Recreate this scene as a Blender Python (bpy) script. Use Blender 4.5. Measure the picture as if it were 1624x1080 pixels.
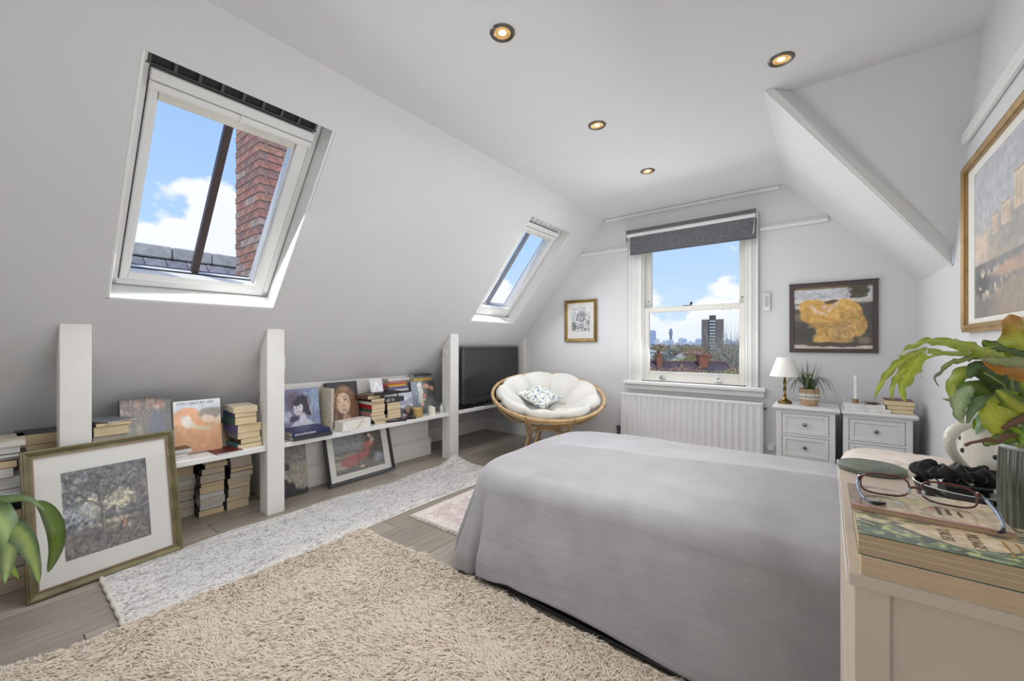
import bpy, bmesh, math, random
import numpy as np
from mathutils import Vector, Matrix, noise as mnoise

for o in list(bpy.data.objects):
    bpy.data.objects.remove(o, do_unlink=True)
SC = bpy.context.scene
COL = SC.collection
PI = math.pi
V = Vector
random.seed(7)

# ---------------------------------------------------------------- camera, sky, lights, exposure
FPX, YAW, HC = 645.6, math.atan2(498, 645.6), 1.10
cam_d = bpy.data.cameras.new('camera')
cam = bpy.data.objects.new('camera', cam_d)
COL.objects.link(cam)
cam.location = (0, 0, HC)
cam.rotation_euler = (PI / 2, 0, YAW)
cam_d.sensor_width = 36
cam_d.lens = 36 * FPX / 1624
cam_d.shift_y = -5 / 1624 * -1
cam_d.clip_start = 0.02
cam_d.clip_end = 20000
SC.camera = cam
SC.view_settings.view_transform = 'Standard'
SC.view_settings.look = 'None'
SC.view_settings.gamma = 1
SC.view_settings.use_curve_mapping = False
SC.view_settings.exposure = 0.05


def build_world():
    w = bpy.data.worlds.new('sky')
    SC.world = w
    w.use_nodes = True
    nt = w.node_tree
    nt.nodes.clear()
    N, L = nt.nodes.new, nt.links.new
    tc = N('ShaderNodeTexCoord')
    sep = N('ShaderNodeSeparateXYZ')
    L(tc.outputs['Generated'], sep.inputs[0])
    # blue gradient with height
    g = N('ShaderNodeValToRGB')
    g.color_ramp.elements[0].position = 0.0
    g.color_ramp.elements[0].color = (0.66, 0.82, 1.0, 1)
    g.color_ramp.elements[1].position = 0.75
    g.color_ramp.elements[1].color = (0.20, 0.42, 0.95, 1)
    e = g.color_ramp.elements.new(0.22)
    e.color = (0.46, 0.68, 1.0, 1)
    L(sep.outputs['Z'], g.inputs['Fac'])
    # cumulus banks: everything below a puffy, noise-displaced height is cloud; the bank stands higher to the west
    mp = N('ShaderNodeMapping')
    mp.inputs['Scale'].default_value = (1, 1, 1.5)
    mp.inputs['Location'].default_value = (0.35, 0.22, 0.1)
    L(tc.outputs['Generated'], mp.inputs[0])
    nz = N('ShaderNodeTexNoise')
    nz.inputs['Scale'].default_value = 6.5
    nz.inputs['Detail'].default_value = 9
    nz.inputs['Roughness'].default_value = 0.5
    L(mp.outputs[0], nz.inputs['Vector'])
    dt = N('ShaderNodeVectorMath')
    dt.operation = 'DOT_PRODUCT'
    dt.inputs[1].default_value = (-0.973, 0.231, 0)
    L(tc.outputs['Generated'], dt.inputs[0])

    def mth(op, a, b_=None, c_=None):
        m_ = N('ShaderNodeMath')
        m_.operation = op
        for i, x in enumerate((a, b_, c_)):
            if x is None:
                continue
            if isinstance(x, (int, float)):
                m_.inputs[i].default_value = x
            else:
                L(x, m_.inputs[i])
        return m_.outputs[0]
    west = mth('POWER', mth('MAXIMUM', dt.outputs['Value'], 0.0), 4.0)
    top = mth('ADD', mth('MULTIPLY', west, 0.16), 0.130)
    puff = mth('MULTIPLY', mth('SUBTRACT', nz.outputs['Fac'], 0.5), 0.46)
    dens = mth('SUBTRACT', mth('ADD', top, puff), sep.outputs['Z'])
    cr = N('ShaderNodeMapRange')
    cr.inputs['From Min'].default_value = -0.004
    cr.inputs['From Max'].default_value = 0.022
    L(dens, cr.inputs['Value'])
    cr2 = N('ShaderNodeMapRange')
    cr2.inputs['From Min'].default_value = -0.02
    cr2.inputs['From Max'].default_value = 0.07
    cr2.inputs['To Min'].default_value = 0.35
    cr2.inputs['To Max'].default_value = 1.0
    L(sep.outputs['Z'], cr2.inputs['Value'])
    crm = mth('MULTIPLY', cr.outputs[0], cr2.outputs[0])
    cc = N('ShaderNodeValToRGB')
    cc.color_ramp.elements[0].position = 0.0
    cc.color_ramp.elements[0].color = (0.97, 0.99, 1.0, 1)
    cc.color_ramp.elements[1].position = 0.16
    cc.color_ramp.elements[1].color = (0.86, 0.92, 1.0, 1)
    L(dens, cc.inputs['Fac'])
    mx = N('ShaderNodeMixRGB')
    L(crm, mx.inputs['Fac'])
    L(g.outputs['Color'], mx.inputs['Color1'])
    L(cc.outputs['Color'], mx.inputs['Color2'])
    bg = N('ShaderNodeBackground')
    bg.inputs['Strength'].default_value = 1.0
    L(mx.outputs['Color'], bg.inputs['Color'])
    out = N('ShaderNodeOutputWorld')
    L(bg.outputs[0], out.inputs[0])


build_world()


def area(name, loc, target, sx, sy, power, col=(1, 1, 1)):
    l = bpy.data.lights.new(name, 'AREA')
    l.shape = 'RECTANGLE'
    l.size, l.size_y, l.energy, l.color = sx, sy, power, col
    o = bpy.data.objects.new(name, l)
    COL.objects.link(o)
    o.location = loc
    o.rotation_euler = (V(target) - V(loc)).to_track_quat('-Z', 'Y').to_euler()
    return o


sun_l = bpy.data.lights.new('sun', 'SUN')
sun_l.energy = 2.2
sun_l.angle = 0.02
sun_l.color = (1, 0.96, 0.9)
sun_o = bpy.data.objects.new('sun', sun_l)
COL.objects.link(sun_o)
sun_o.rotation_euler = V((-0.55, 0.35, -0.9)).to_track_quat('-Z', 'Y').to_euler()
# unseen fill lamps added inside the room, besides lamps at the skylights and window
area('rear_fill', (-1.7, -1.45, 1.5), (-1.5, 3, 1.2), 2.4, 1.5, 7, (0.97, 0.985, 1))  # added fill lamp behind the camera, the back wall has no window
area('rear_up_fill', (-0.5, -0.9, 0.9), (-0.2, 0.9, 2.4), 1.2, 0.6, 3.5, (0.97, 0.985, 1))  # added lamp aimed up to brighten the near ceiling
area('rug_up_fill', (-0.9, 0.45, 0.14), (-0.9, 0.45, 2), 1.5, 1.3, 2.5, (0.97, 0.985, 1))  # added upward lamp standing in for light off the rug
area('bed_up_fill', (-0.55, 2.1, 0.60), (-0.8, 3.5, 2.2), 1.5, 0.9, 5, (0.97, 0.985, 1))  # added lamp above the bed, lifts the far wall and ceiling
area('window_up_fill', (-1.0, 3.35, 0.80), (-1.0, 3.3, 2.4), 1.2, 0.5, 6.5, (0.97, 0.985, 1))  # added upward lamp that brightens the far ceiling
area('side_fill', (-0.30, 1.3, 1.20), (-3.0, 1.15, 0.6), 1.6, 0.5, 10.5, (0.97, 0.985, 1))
area('skylight_near', (-2.345, 0.73, 1.74), (-1.1, 0.95, 0.2), 0.70, 1.0, 14, (0.96, 0.98, 1))
area('skylight_far', (-2.345, 3.21, 1.74), (-1.2, 2.6, 0.2), 0.64, 1.0, 10, (0.96, 0.98, 1))
area('window_daylight', (-0.98, 3.80, 1.45), (-0.98, 1.5, 0.4), 0.75, 1.1, 9, (0.96, 0.98, 1))
area('ceiling_fill', (-0.95, 2.1, 2.34), (-0.95, 2.1, 0), 1.3, 2.8, 11, (0.97, 0.985, 1))  # added downward fill under the ceiling, no fitting there


# ---------------------------------------------------------------- colours and materials
def lin(c):
    return tuple((x / 12.92 if x <= 0.04045 else ((x + 0.055) / 1.055) ** 2.4) for x in c)


def rgb(r, g, b):
    return lin((r / 255, g / 255, b / 255))


MATS = {}


def mat(name, col, rough=0.6, metal=0.0, var=0.06, vscale=8.0, bump=0.0, bscale=60.0, stretch=(1, 1, 1),
        emit=None, sheen=0.0, coat=0.0, trans=0.0, spec=0.5, col2=None, subsurf=0.0):
    if name in MATS:
        return MATS[name]
    m = bpy.data.materials.new(name)
    m.use_nodes = True
    nt = m.node_tree
    N, L = nt.nodes.new, nt.links.new
    b = nt.nodes['Principled BSDF']
    b.inputs['Roughness'].default_value = rough
    b.inputs['Metallic'].default_value = metal
    b.inputs['Specular IOR Level'].default_value = spec
    if sheen:
        b.inputs['Sheen Weight'].default_value = sheen
        b.inputs['Sheen Roughness'].default_value = 0.4
    if coat:
        b.inputs['Coat Weight'].default_value = coat
        b.inputs['Coat Roughness'].default_value = 0.08
    if trans:
        b.inputs['Transmission Weight'].default_value = trans
    tc = N('ShaderNodeTexCoord')
    mp = N('ShaderNodeMapping')
    mp.inputs['Scale'].default_value = stretch
    L(tc.outputs['Object'], mp.inputs[0])
    nz = N('ShaderNodeTexNoise')
    nz.inputs['Scale'].default_value = vscale
    nz.inputs['Detail'].default_value = 5
    L(mp.outputs[0], nz.inputs['Vector'])
    mx = N('ShaderNodeMixRGB')
    c2 = col2 if col2 else tuple(c * (1 - 2 * var) for c in col)
    c1 = col if col2 else tuple(min(1, c * (1 + var)) for c in col)
    mx.inputs['Color1'].default_value = (*c1, 1)
    mx.inputs['Color2'].default_value = (*c2, 1)
    rr = N('ShaderNodeMapRange')
    rr.inputs['From Min'].default_value = 0.3
    rr.inputs['From Max'].default_value = 0.7
    L(nz.outputs['Fac'], rr.inputs['Value'])
    L(rr.outputs[0], mx.inputs['Fac'])
    L(mx.outputs[0], b.inputs['Base Color'])
    if bump:
        n2 = N('ShaderNodeTexNoise')
        n2.inputs['Scale'].default_value = bscale
        n2.inputs['Detail'].default_value = 4
        L(mp.outputs[0], n2.inputs['Vector'])
        bp = N('ShaderNodeBump')
        bp.inputs['Strength'].default_value = bump
        bp.inputs['Distance'].default_value = 0.01
        L(n2.outputs['Fac'], bp.inputs['Height'])
        L(bp.outputs[0], b.inputs['Normal'])
    if emit:
        b.inputs['Emission Color'].default_value = (*emit[0], 1)
        b.inputs['Emission Strength'].default_value = emit[1]
    m.diffuse_color = (*col, 1)
    MATS[name] = m
    return m


def glass_mat(name, tint=(1, 1, 1), refl=0.9):
    if name in MATS:
        return MATS[name]
    m = bpy.data.materials.new(name)
    m.use_nodes = True
    nt = m.node_tree
    nt.nodes.clear()
    N, L = nt.nodes.new, nt.links.new
    t = N('ShaderNodeBsdfTransparent')
    t.inputs[0].default_value = (*tint, 1)
    g = N('ShaderNodeBsdfGlossy')
    g.inputs['Roughness'].default_value = 0.02
    f = N('ShaderNodeFresnel')
    f.inputs['IOR'].default_value = 1.45
    ml = N('ShaderNodeMath')
    ml.operation = 'MULTIPLY'
    ml.inputs[1].default_value = refl
    L(f.outputs[0], ml.inputs[0])
    mx = N('ShaderNodeMixShader')
    L(ml.outputs[0], mx.inputs[0])
    L(t.outputs[0], mx.inputs[1])
    L(g.outputs[0], mx.inputs[2])
    o = N('ShaderNodeOutputMaterial')
    L(mx.outputs[0], o.inputs[0])
    MATS[name] = m
    return m


def attr_mat(name='printed_paint', rough=0.5, fine=0.0, scale=150.0, coat=0.0, attr='paint', bump=0.0):
    if name in MATS:
        return MATS[name]
    m = bpy.data.materials.new(name)
    m.use_nodes = True
    nt = m.node_tree
    N, L = nt.nodes.new, nt.links.new
    b = nt.nodes['Principled BSDF']
    b.inputs['Roughness'].default_value = rough
    b.inputs['Coat Weight'].default_value = coat
    a = N('ShaderNodeVertexColor')
    a.layer_name = attr
    nz = N('ShaderNodeTexNoise')
    nz.inputs['Scale'].default_value = scale
    nz.inputs['Detail'].default_value = 4
    tc = N('ShaderNodeTexCoord')
    L(tc.outputs['Object'], nz.inputs['Vector'])
    mr = N('ShaderNodeMapRange')
    mr.inputs['From Min'].default_value = 0.3
    mr.inputs['From Max'].default_value = 0.7
    mr.inputs['To Min'].default_value = 1 - fine
    mr.inputs['To Max'].default_value = 1 + fine
    L(nz.outputs['Fac'], mr.inputs['Value'])
    mx = N('ShaderNodeMixRGB')
    mx.blend_type = 'MULTIPLY'
    mx.inputs['Fac'].default_value = 1
    L(a.outputs['Color'], mx.inputs['Color1'])
    L(mr.outputs[0], mx.inputs['Color2'])
    L(mx.outputs[0], b.inputs['Base Color'])
    if bump:
        bp = N('ShaderNodeBump')
        bp.inputs['Strength'].default_value = bump
        bp.inputs['Distance'].default_value = 0.004
        L(nz.outputs['Fac'], bp.inputs['Height'])
        L(bp.outputs[0], b.inputs['Normal'])
    MATS[name] = m
    return m


# ---------------------------------------------------------------- mesh builder
class MB:
    def __init__(s):
        s.bm = bmesh.new()

    def box(s, lo, hi, bev=0.0, seg=1, M=None):
        b = bmesh.new()
        bmesh.ops.create_cube(b, size=1)
        lo, hi = V(lo), V(hi)
        c, d = (lo + hi) / 2, hi - lo
        for v in b.verts:
            v.co = V((c[i] + v.co[i] * d[i] for i in range(3)))
        if bev > 0:
            bev = min(bev, 0.45 * min(abs(x) for x in d))
            bmesh.ops.bevel(b, geom=b.edges[:], offset=bev, segments=seg, affect='EDGES', profile=0.5)
        return s._add(b, M)

    def _add(s, b, M=None):
        if M is not None:
            b.transform(M)
        me = bpy.data.meshes.new('tmp')
        b.to_mesh(me)
        b.free()
        s.bm.from_mesh(me)
        bpy.data.meshes.remove(me)
        return s

    def raw(s, verts, faces):
        vs = [s.bm.verts.new(v) for v in verts]
        for f in faces:
            try:
                s.bm.faces.new([vs[i] for i in f])
            except ValueError:
                pass
        return s

    def tube(s, pts, r, n=8, caps=True, closed=False):
        pts = [V(p) for p in pts]
        k = len(pts)
        rs = r if hasattr(r, '__len__') else [r] * k
        rings = []
        up = V((0, 0, 1))
        prev = None
        for i, p in enumerate(pts):
            a = pts[(i - 1) % k] if (closed or i > 0) else p
            b = pts[(i + 1) % k] if (closed or i < k - 1) else p
            t = (b - a).normalized()
            if prev is None:
                x = t.cross(up)
                if x.length < 1e-3:
                    x = t.cross(V((1, 0, 0)))
                x.normalize()
            else:
                x = (prev - t * prev.dot(t)).normalized()
            prev = x
            y = t.cross(x)
            rings.append([s.bm.verts.new(p + (x * math.cos(2 * PI * j / n) + y * math.sin(2 * PI * j / n)) * rs[i]) for j in range(n)])
        m = k if closed else k - 1
        for i in range(m):
            A, B = rings[i], rings[(i + 1) % k]
            for j in range(n):
                try:
                    s.bm.faces.new((A[j], A[(j + 1) % n], B[(j + 1) % n], B[j]))
                except ValueError:
                    pass
        if caps and not closed:
            s.bm.faces.new(rings[0][::-1])
            s.bm.faces.new(rings[-1])
        return s

    def lathe(s, prof, c=(0, 0, 0), n=24, M=None):
        b = bmesh.new()
        rings = []
        for (r, z) in prof:
            if r < 1e-5:
                rings.append([b.verts.new((0, 0, z))])
            else:
                rings.append([b.verts.new((r * math.cos(2 * PI * j / n), r * math.sin(2 * PI * j / n), z)) for j in range(n)])
        for A, B in zip(rings, rings[1:]):
            for j in range(n):
                q = [A[j % len(A)], A[(j + 1) % len(A)], B[(j + 1) % len(B)], B[j % len(B)]]
                u = []
                for x in q:
                    if x not in u:
                        u.append(x)
                if len(u) > 2:
                    try:
                        b.faces.new(u)
                    except ValueError:
                        pass
        T = Matrix.Translation(V(c))
        return s._add(b, T @ M if M is not None else T)

    def grid(s, fn, nu, nv, closeu=False):
        vs = [[s.bm.verts.new(fn(i / (nu if closeu else nu - 1), j / (nv - 1))) for j in range(nv)] for i in range(nu)]
        for i in range(nu if closeu else nu - 1):
            for j in range(nv - 1):
                a = vs[i]
                b = vs[(i + 1) % nu]
                try:
                    s.bm.faces.new((a[j], b[j], b[j + 1], a[j + 1]))
                except ValueError:
                    pass
        return s

    def done(s, name, material, parent=None, smooth=False, world=False, solid=0.0):
        bmesh.ops.recalc_face_normals(s.bm, faces=s.bm.faces[:])
        if world and parent is not None:
            s.bm.transform(parent.matrix_world.inverted())
        me = bpy.data.meshes.new(name)
        s.bm.to_mesh(me)
        s.bm.free()
        o = bpy.data.objects.new(name, me)
        COL.objects.link(o)
        if material:
            me.materials.append(material)
        if smooth:
            me.polygons.foreach_set('use_smooth', [True] * len(me.polygons))
            if smooth != 'all':
                me.set_sharp_from_angle(angle=math.radians(40))
        if solid:
            md = o.modifiers.new('solid', 'SOLIDIFY')
            md.thickness = solid
            md.offset = 0
        if parent is not None:
            o.parent = parent
        return o


def tag(o, label=None, cat=None, group=None, kind=None):
    if label:
        o['label'] = label
    if cat:
        o['category'] = cat
    if group:
        o['group'] = group
    if kind:
        o['kind'] = kind
    return o


def thing(name, label, cat, loc=(0, 0, 0), rz=0.0, group=None, M=None):
    o = bpy.data.objects.new(name, None)
    COL.objects.link(o)
    o.empty_display_size = 0.05
    o.matrix_world = M if M is not None else (Matrix.Translation(V(loc)) @ Matrix.Rotation(rz, 4, 'Z'))
    return tag(o, label, cat, group)


def frame_at(o, R, U):
    """matrix with local x along R, local y along U, z out of the face"""
    R = V(R).normalized()
    N = R.cross(V(U)).normalized()
    U = N.cross(R).normalized()
    M = Matrix(((R.x, U.x, N.x, o[0]), (R.y, U.y, N.y, o[1]), (R.z, U.z, N.z, o[2]), (0, 0, 0, 1)))
    return M


def box_obj(name, lo, hi, m, parent=None, bev=0.0, world=False, seg=1):
    return MB().box(lo, hi, bev, seg).done(name, m, parent, world=world)


def text_obj(name, s, size, m, parent, M, align='LEFT', ext=0.0003, sx=1.0):
    cu = bpy.data.curves.new(name, 'FONT')
    cu.body = s
    cu.size = size
    cu.extrude = ext
    cu.align_x = align
    cu.resolution_u = 2
    t = bpy.data.objects.new(name, cu)
    COL.objects.link(t)
    me = bpy.data.meshes.new_from_object(t)
    bpy.data.objects.remove(t, do_unlink=True)
    me.transform(Matrix.Diagonal((sx, 1, 1, 1)))
    me.materials.append(m)
    o = bpy.data.objects.new(name, me)
    COL.objects.link(o)
    if parent:
        o.parent = parent
    o.matrix_local = M
    return o


# numpy painter for printed or painted pictures -------------------------------------------
def fbm(w, h, scale, seed=0, octv=4):
    rs = np.random.RandomState(seed)
    out = np.zeros((h, w))
    amp, tot = 1.0, 0
    for k in range(octv):
        n = int(scale * 2 ** k) + 2
        g = rs.rand(n + 1, n + 1)
        y = np.linspace(0, n - 1.001, h)
        x = np.linspace(0, n - 1.001, w)
        yi, xi = y.astype(int), x.astype(int)
        fy, fx = (y - yi)[:, None], (x - xi)[None, :]
        fy, fx = fy * fy * (3 - 2 * fy), fx * fx * (3 - 2 * fx)
        a = g[yi][:, xi] * (1 - fx) + g[yi][:, xi + 1] * fx
        b = g[yi + 1][:, xi] * (1 - fx) + g[yi + 1][:, xi + 1] * fx
        out += amp * (a * (1 - fy) + b * fy)
        tot += amp
        amp *= 0.5
    return out / tot


class Canvas:
    def __init__(s, w, h, base, seed=1, warp=0.03):
        s.w, s.h = w, h
        s.img = np.ones((h, w, 3)) * np.array(base) / 255.0
        s.y, s.x = np.mgrid[0:h, 0:w]
        s.x = s.x / (w - 1.0)
        s.y = s.y / (h - 1.0)
        s.seed = seed
        s.wx = s.x + (fbm(w, h, 7, seed) - 0.5) * warp * 2
        s.wy = s.y + (fbm(w, h, 7, seed + 50) - 0.5) * warp * 2

    def mix(s, m, c):
        m = np.clip(m, 0, 1)[..., None]
        s.img = s.img * (1 - m) + np.array(c) / 255.0 * m
        return s

    def ell(s, cx, cy, rx, ry, c, rot=0, soft=0.15, a=1.0):
        ca, sa = math.cos(rot), math.sin(rot)
        dx, dy = s.wx - cx, s.wy - cy
        u, v = (dx * ca + dy * sa) / rx, (-dx * sa + dy * ca) / ry
        d = np.sqrt(u * u + v * v)
        return s.mix((1 - d) / soft * a + 0.0 if a == 1 else np.clip((1 - d) / soft, 0, 1) * a, c)

    def rect(s, x0, y0, x1, y1, c, a=1.0, soft=0.01, warp=False):
        X, Y = (s.wx, s.wy) if warp else (s.x, s.y)
        m = np.clip((X - x0) / soft, 0, 1) * np.clip((x1 - X) / soft, 0, 1) * np.clip((Y - y0) / soft, 0, 1) * np.clip((y1 - Y) / soft, 0, 1)
        return s.mix(m * a, c)

    def stroke(s, pts, r, c, a=1.0):
        d = np.full(s.x.shape, 9.0)
        for (x0, y0), (x1, y1) in zip(pts, pts[1:]):
            vx, vy = x1 - x0, y1 - y0
            t = np.clip(((s.wx - x0) * vx + (s.wy - y0) * vy) / (vx * vx + vy * vy + 1e-9), 0, 1)
            d = np.minimum(d, np.hypot(s.wx - x0 - t * vx, s.wy - y0 - t * vy))
        return s.mix(np.clip((r - d) / (r * 0.5), 0, 1) * a, c)

    def poly(s, pts, c, soft=0.01, a=1.0):
        X, Y = s.wx, s.wy
        ins = np.zeros(X.shape, bool)
        d = np.full(X.shape, 9.0)
        for (x0, y0), (x1, y1) in zip(pts, pts[1:] + pts[:1]):
            cr = ((y0 > Y) != (y1 > Y)) & (X < (x1 - x0) * (Y - y0) / (y1 - y0 + 1e-12) + x0)
            ins ^= cr
            vx, vy = x1 - x0, y1 - y0
            t = np.clip(((X - x0) * vx + (Y - y0) * vy) / (vx * vx + vy * vy + 1e-9), 0, 1)
            d = np.minimum(d, np.hypot(X - x0 - t * vx, Y - y0 - t * vy))
        return s.mix(np.where(ins, np.clip(d / soft, 0, 1), 0) * a, c)

    def blot(s, c, scale, thr, seed, soft=0.06, a=1.0, box=None):
        n = fbm(s.w, s.h, scale, s.seed * 13 + seed)
        m = np.clip((n - thr) / soft, 0, 1) * a
        if box:
            x0, y0, x1, y1 = box
            f = 0.06
            m = m * np.clip((s.x - x0) / f, 0, 1) * np.clip((x1 - s.x) / f, 0, 1) * np.clip((s.y - y0) / f, 0, 1) * np.clip((y1 - s.y) / f, 0, 1)
        return s.mix(m, c)

    def shade(s, scale, amt, seed=3):
        n = fbm(s.w, s.h, scale, s.seed * 7 + seed, 3) - 0.5
        s.img = np.clip(s.img * (1 + n[..., None] * amt * 2), 0, 1)
        return s

    def obj(s, name, W, H, z, m, parent, x0=0.0, y0=0.0, zfn=None):
        """grid of W x H in local xy at height z carrying the picture"""
        w, h = s.w, s.h
        X, Y = np.meshgrid(np.linspace(x0, x0 + W, w), np.linspace(y0 + H, y0, h))
        Z = np.full_like(X, z) if zfn is None else zfn(X, Y)
        co = np.stack([X, Y, Z], -1).reshape(-1, 3)
        i = np.arange(w * h).reshape(h, w)
        f = np.stack([i[:-1, :-1], i[1:, :-1], i[1:, 1:], i[:-1, 1:]], -1).reshape(-1, 4)
        me = bpy.data.meshes.new(name)
        me.from_pydata(co.tolist(), [], f.tolist())
        a = me.color_attributes.new('paint', 'FLOAT_COLOR', 'POINT')
        im = np.clip(s.img, 0, 1)
        g = im.mean(-1, keepdims=True)
        im = np.clip((g + (im - g) * 0.92) * 0.93 + 0.10, 0, 1)
        li = np.where(im <= 0.04045, im / 12.92, ((im + 0.055) / 1.055) ** 2.4)
        a.data.foreach_set('color', np.concatenate([li, np.ones((h, w, 1))], -1).astype(np.float32).ravel())
        me.materials.append(m)
        o = bpy.data.objects.new(name, me)
        COL.objects.link(o)
        if parent:
            o.parent = parent
        return o


# materials used widely
WALL = mat('wall_paint', rgb(214, 214, 215), 0.75, var=0.012, vscale=1.5, bump=0.05, bscale=35)
CEIL = mat('ceiling_paint', rgb(214, 214, 215), 0.8, var=0.012, vscale=1.2, bump=0.04, bscale=30)
TRIM = mat('white_gloss_paint', rgb(228, 228, 226), 0.35, var=0.015, bump=0.03, bscale=20)
POSTM = mat('post_paint', rgb(228, 226, 222), 0.45, var=0.02, bump=0.06, bscale=14)
UPVC = mat('window_white', rgb(232, 232, 230), 0.3, var=0.01)
DARKG = mat('dark_gasket', rgb(45, 44, 44), 0.6)
GLASS = glass_mat('window_glass', refl=0.12)
BLACK = mat('black_plastic', rgb(28, 28, 30), 0.35)
CHROME = mat('chrome', rgb(200, 200, 200), 0.15, metal=1.0, var=0.02)
BRASS = mat('antique_brass', rgb(150, 125, 80), 0.32, metal=1.0, var=0.2, vscale=20)

ZC = 2.388
YF = 3.947
XR = 0.508
YB = -1.6
XK = -3.49
# ---------------------------------------------------------------- room shell
def struct(o):
    o['kind'] = 'structure'
    return o


E0 = V((-1.84, 0, ZC))
TS = V((-0.6340, 0, -0.7734))
NS = V((-0.7734, 0, 0.6340))


def S(t, y, d=0.0):
    return E0 + TS * t + NS * d + V((0, y, 0))


# floor made of separate boards on a screed
fl = struct(box_obj('floor', (XK - 0.1, YB, -0.06), (XR + 0.05, YF + 0.05, -0.012), mat('screed', rgb(90, 82, 74), 0.9)))
plank_mats = []
for i, c in enumerate([(158, 148, 136), (152, 142, 130), (164, 154, 142), (147, 138, 127)]):
    plank_mats.append(mat('floorboard_%s' % 'abcd'[i], rgb(*c), 0.42, var=0.10, vscale=5, stretch=(7, 0.7, 1), bump=0.08, bscale=18))
pw, plen = 0.192, 1.28
base_planks = [box_obj('floorboard', (0.0012, 0.0012, -0.012), (pw - 0.0012, plen - 0.0012, 0.0), m, fl, bev=0.0015) for m in plank_mats]
k = 0
x = XK - 0.08
row = 0
while x < XR:
    y = YB - (row * 0.47) % plen
    while y < YF:
        if y + plen > YB + 0.02:
            m = (row * 3 + k * 7) % 4
            y0, y1 = max(y, YB), min(y + plen, YF)
            if y0 == y and y1 == y + plen and x + pw < XR:
                o = base_planks[m].copy()
                o.location = (x, y, 0)
                COL.objects.link(o)
            else:
                o = box_obj('floorboard', (0.0012, 0.0012, -0.012), (min(pw, XR - x) - 0.0012, y1 - y0 - 0.0012, 0), plank_mats[m], fl, bev=0.0015)
                o.location = (x, y0, 0)
            o.parent = fl
            k += 1
        y += plen
    x += pw
    row += 1
for b in base_planks:
    bpy.data.objects.remove(b, do_unlink=True)


def poly_obj(name, polys, m, solid=0.0):
    b = MB()
    for p in polys:
        b.raw(p, [tuple(range(len(p)))])
    bmesh.ops.remove_doubles(b.bm, verts=b.bm.verts[:], dist=1e-4)
    return struct(b.done(name, m))


# left roof slope with two skylight openings
TB = (XK - E0.x) / TS.x
op = [(0.256, 1.390, 0.355, 1.105), (0.252, 1.388, 2.865, 3.560)]
ys = [YB, op[0][2], op[0][3], op[1][2], op[1][3], YF]
slope_p = []
for a, b2 in zip(ys, ys[1:]):
    hole = [h for h in op if abs(h[2] - a) < 1e-6]
    if hole:
        h = hole[0]
        slope_p.append([S(0, a), S(0, b2), S(h[0], b2), S(h[0], a)])
        slope_p.append([S(h[1], a), S(h[1], b2), S(TB, b2), S(TB, a)])
    else:
        slope_p.append([S(0, a), S(0, b2), S(TB, b2), S(TB, a)])
RD = 0.19
for (t0, t1, y0, y1) in op:
    slope_p += [[S(t0, y0), S(t1, y0), S(t1, y0, RD), S(t0, y0, RD)], [S(t0, y1), S(t1, y1), S(t1, y1, RD), S(t0, y1, RD)],
                [S(t0, y0), S(t0, y1), S(t0, y1, RD), S(t0, y0, RD)], [S(t1, y0), S(t1, y1), S(t1, y1, RD), S(t1, y0, RD)]]
poly_obj('wall_left_slope', slope_p, WALL)
# knee wall under the slope
zk = S(TB, 0).z
poly_obj('wall_left', [[V((XK, YB, 0)), V((XK, YF, 0)), V((XK, YF, zk)), V((XK, YB, zk))]], WALL)
# boxed section between posts two and three, with its own skirting
zb = S((-3.14 - E0.x) / TS.x, 0).z
bx = MB().box((XK, 1.20, 0.0), (-3.14, 2.705, zb), 0.002)
struct(bx.done('wall_left_box', POSTM))
sk = MB().box((-3.14, 1.20, 0), (-3.118, 2.722, 0.158), 0.004).box((-3.14, 1.20, 0.158), (-3.126, 2.716, 0.170), 0.003)
struct(sk.done('baseboard_left_box', POSTM))
sk = MB().box((XK, 2.705, 0), (XK + 0.02, YF, 0.162), 0.004).box((XK, YB, 0), (XK + 0.02, 1.2, 0.162), 0.004)
struct(sk.done('baseboard_left', POSTM))
sk = MB().box((XK + 0.02, YF - 0.02, 0), (-3.02, YF, 0.162), 0.004).box((-3.02, YF - 0.035, 0), (-1.2, YF, 0.15), 0.006).box((-1.2, YF - 0.025, 0), (XR, YF, 0.15), 0.006)
struct(sk.done('baseboard_far', TRIM))
struct(box_obj('baseboard_right', (XR - 0.02, YB, 0), (XR, YF - 0.03, 0.15), TRIM, bev=0.005))

# flat ceiling, right roof slope, hip plane and its boxed rafter
A1, A0 = V((-0.25, 2.42, ZC)), V((XR, 3.033, 1.512))
B1, B0 = V((-0.208, 2.434, ZC)), V((XR, 2.985, 1.505))
C1, C0 = V((-0.133, 2.523, ZC)), V((XR, 2.982, 1.592))
F1, F0 = V((-0.26, YF, ZC)), V((XR, YF, 1.52))
D1 = V((XR, 2.52, ZC))
poly_obj('ceiling', [[V((E0.x, YB, ZC)), V((XR, YB, ZC)), D1, C1, B1, A1, F1, V((E0.x, YF, ZC))]], CEIL)
poly_obj('wall_right_slope', [[A1, F1, F0, A0]], WALL)
poly_obj('wall_right_hip', [[C1, D1, C0]], WALL)
a_in, b_in = V((0, 0, -0.012)), V((-0.004, -0.004, -0.012))
bm_ = MB().raw([A1 + V((0, 0, -0.0005)), B1 + V((0, 0, -0.0005)), B0 + b_in, A0 + a_in, A1, C1, C0, A0],
               [(0, 1, 2, 3), (1, 5, 6, 2), (4, 5, 1, 0), (7, 3, 2, 6), (4, 0, 3, 7)])
struct(bm_.done('trim_hip_rafter', TRIM))
poly_obj('wall_right', [[V((XR, YB, 0)), V((XR, YF, 0)), F0, A0, B0, C0, D1, V((XR, YB, ZC))]], WALL)
poly_obj('wall_back', [[V((XK, YB, 0)), V((XR, YB, 0)), V((XR, YB, ZC)), V((E0.x, YB, ZC)), V((XK, YB, zk))]], WALL)
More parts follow.
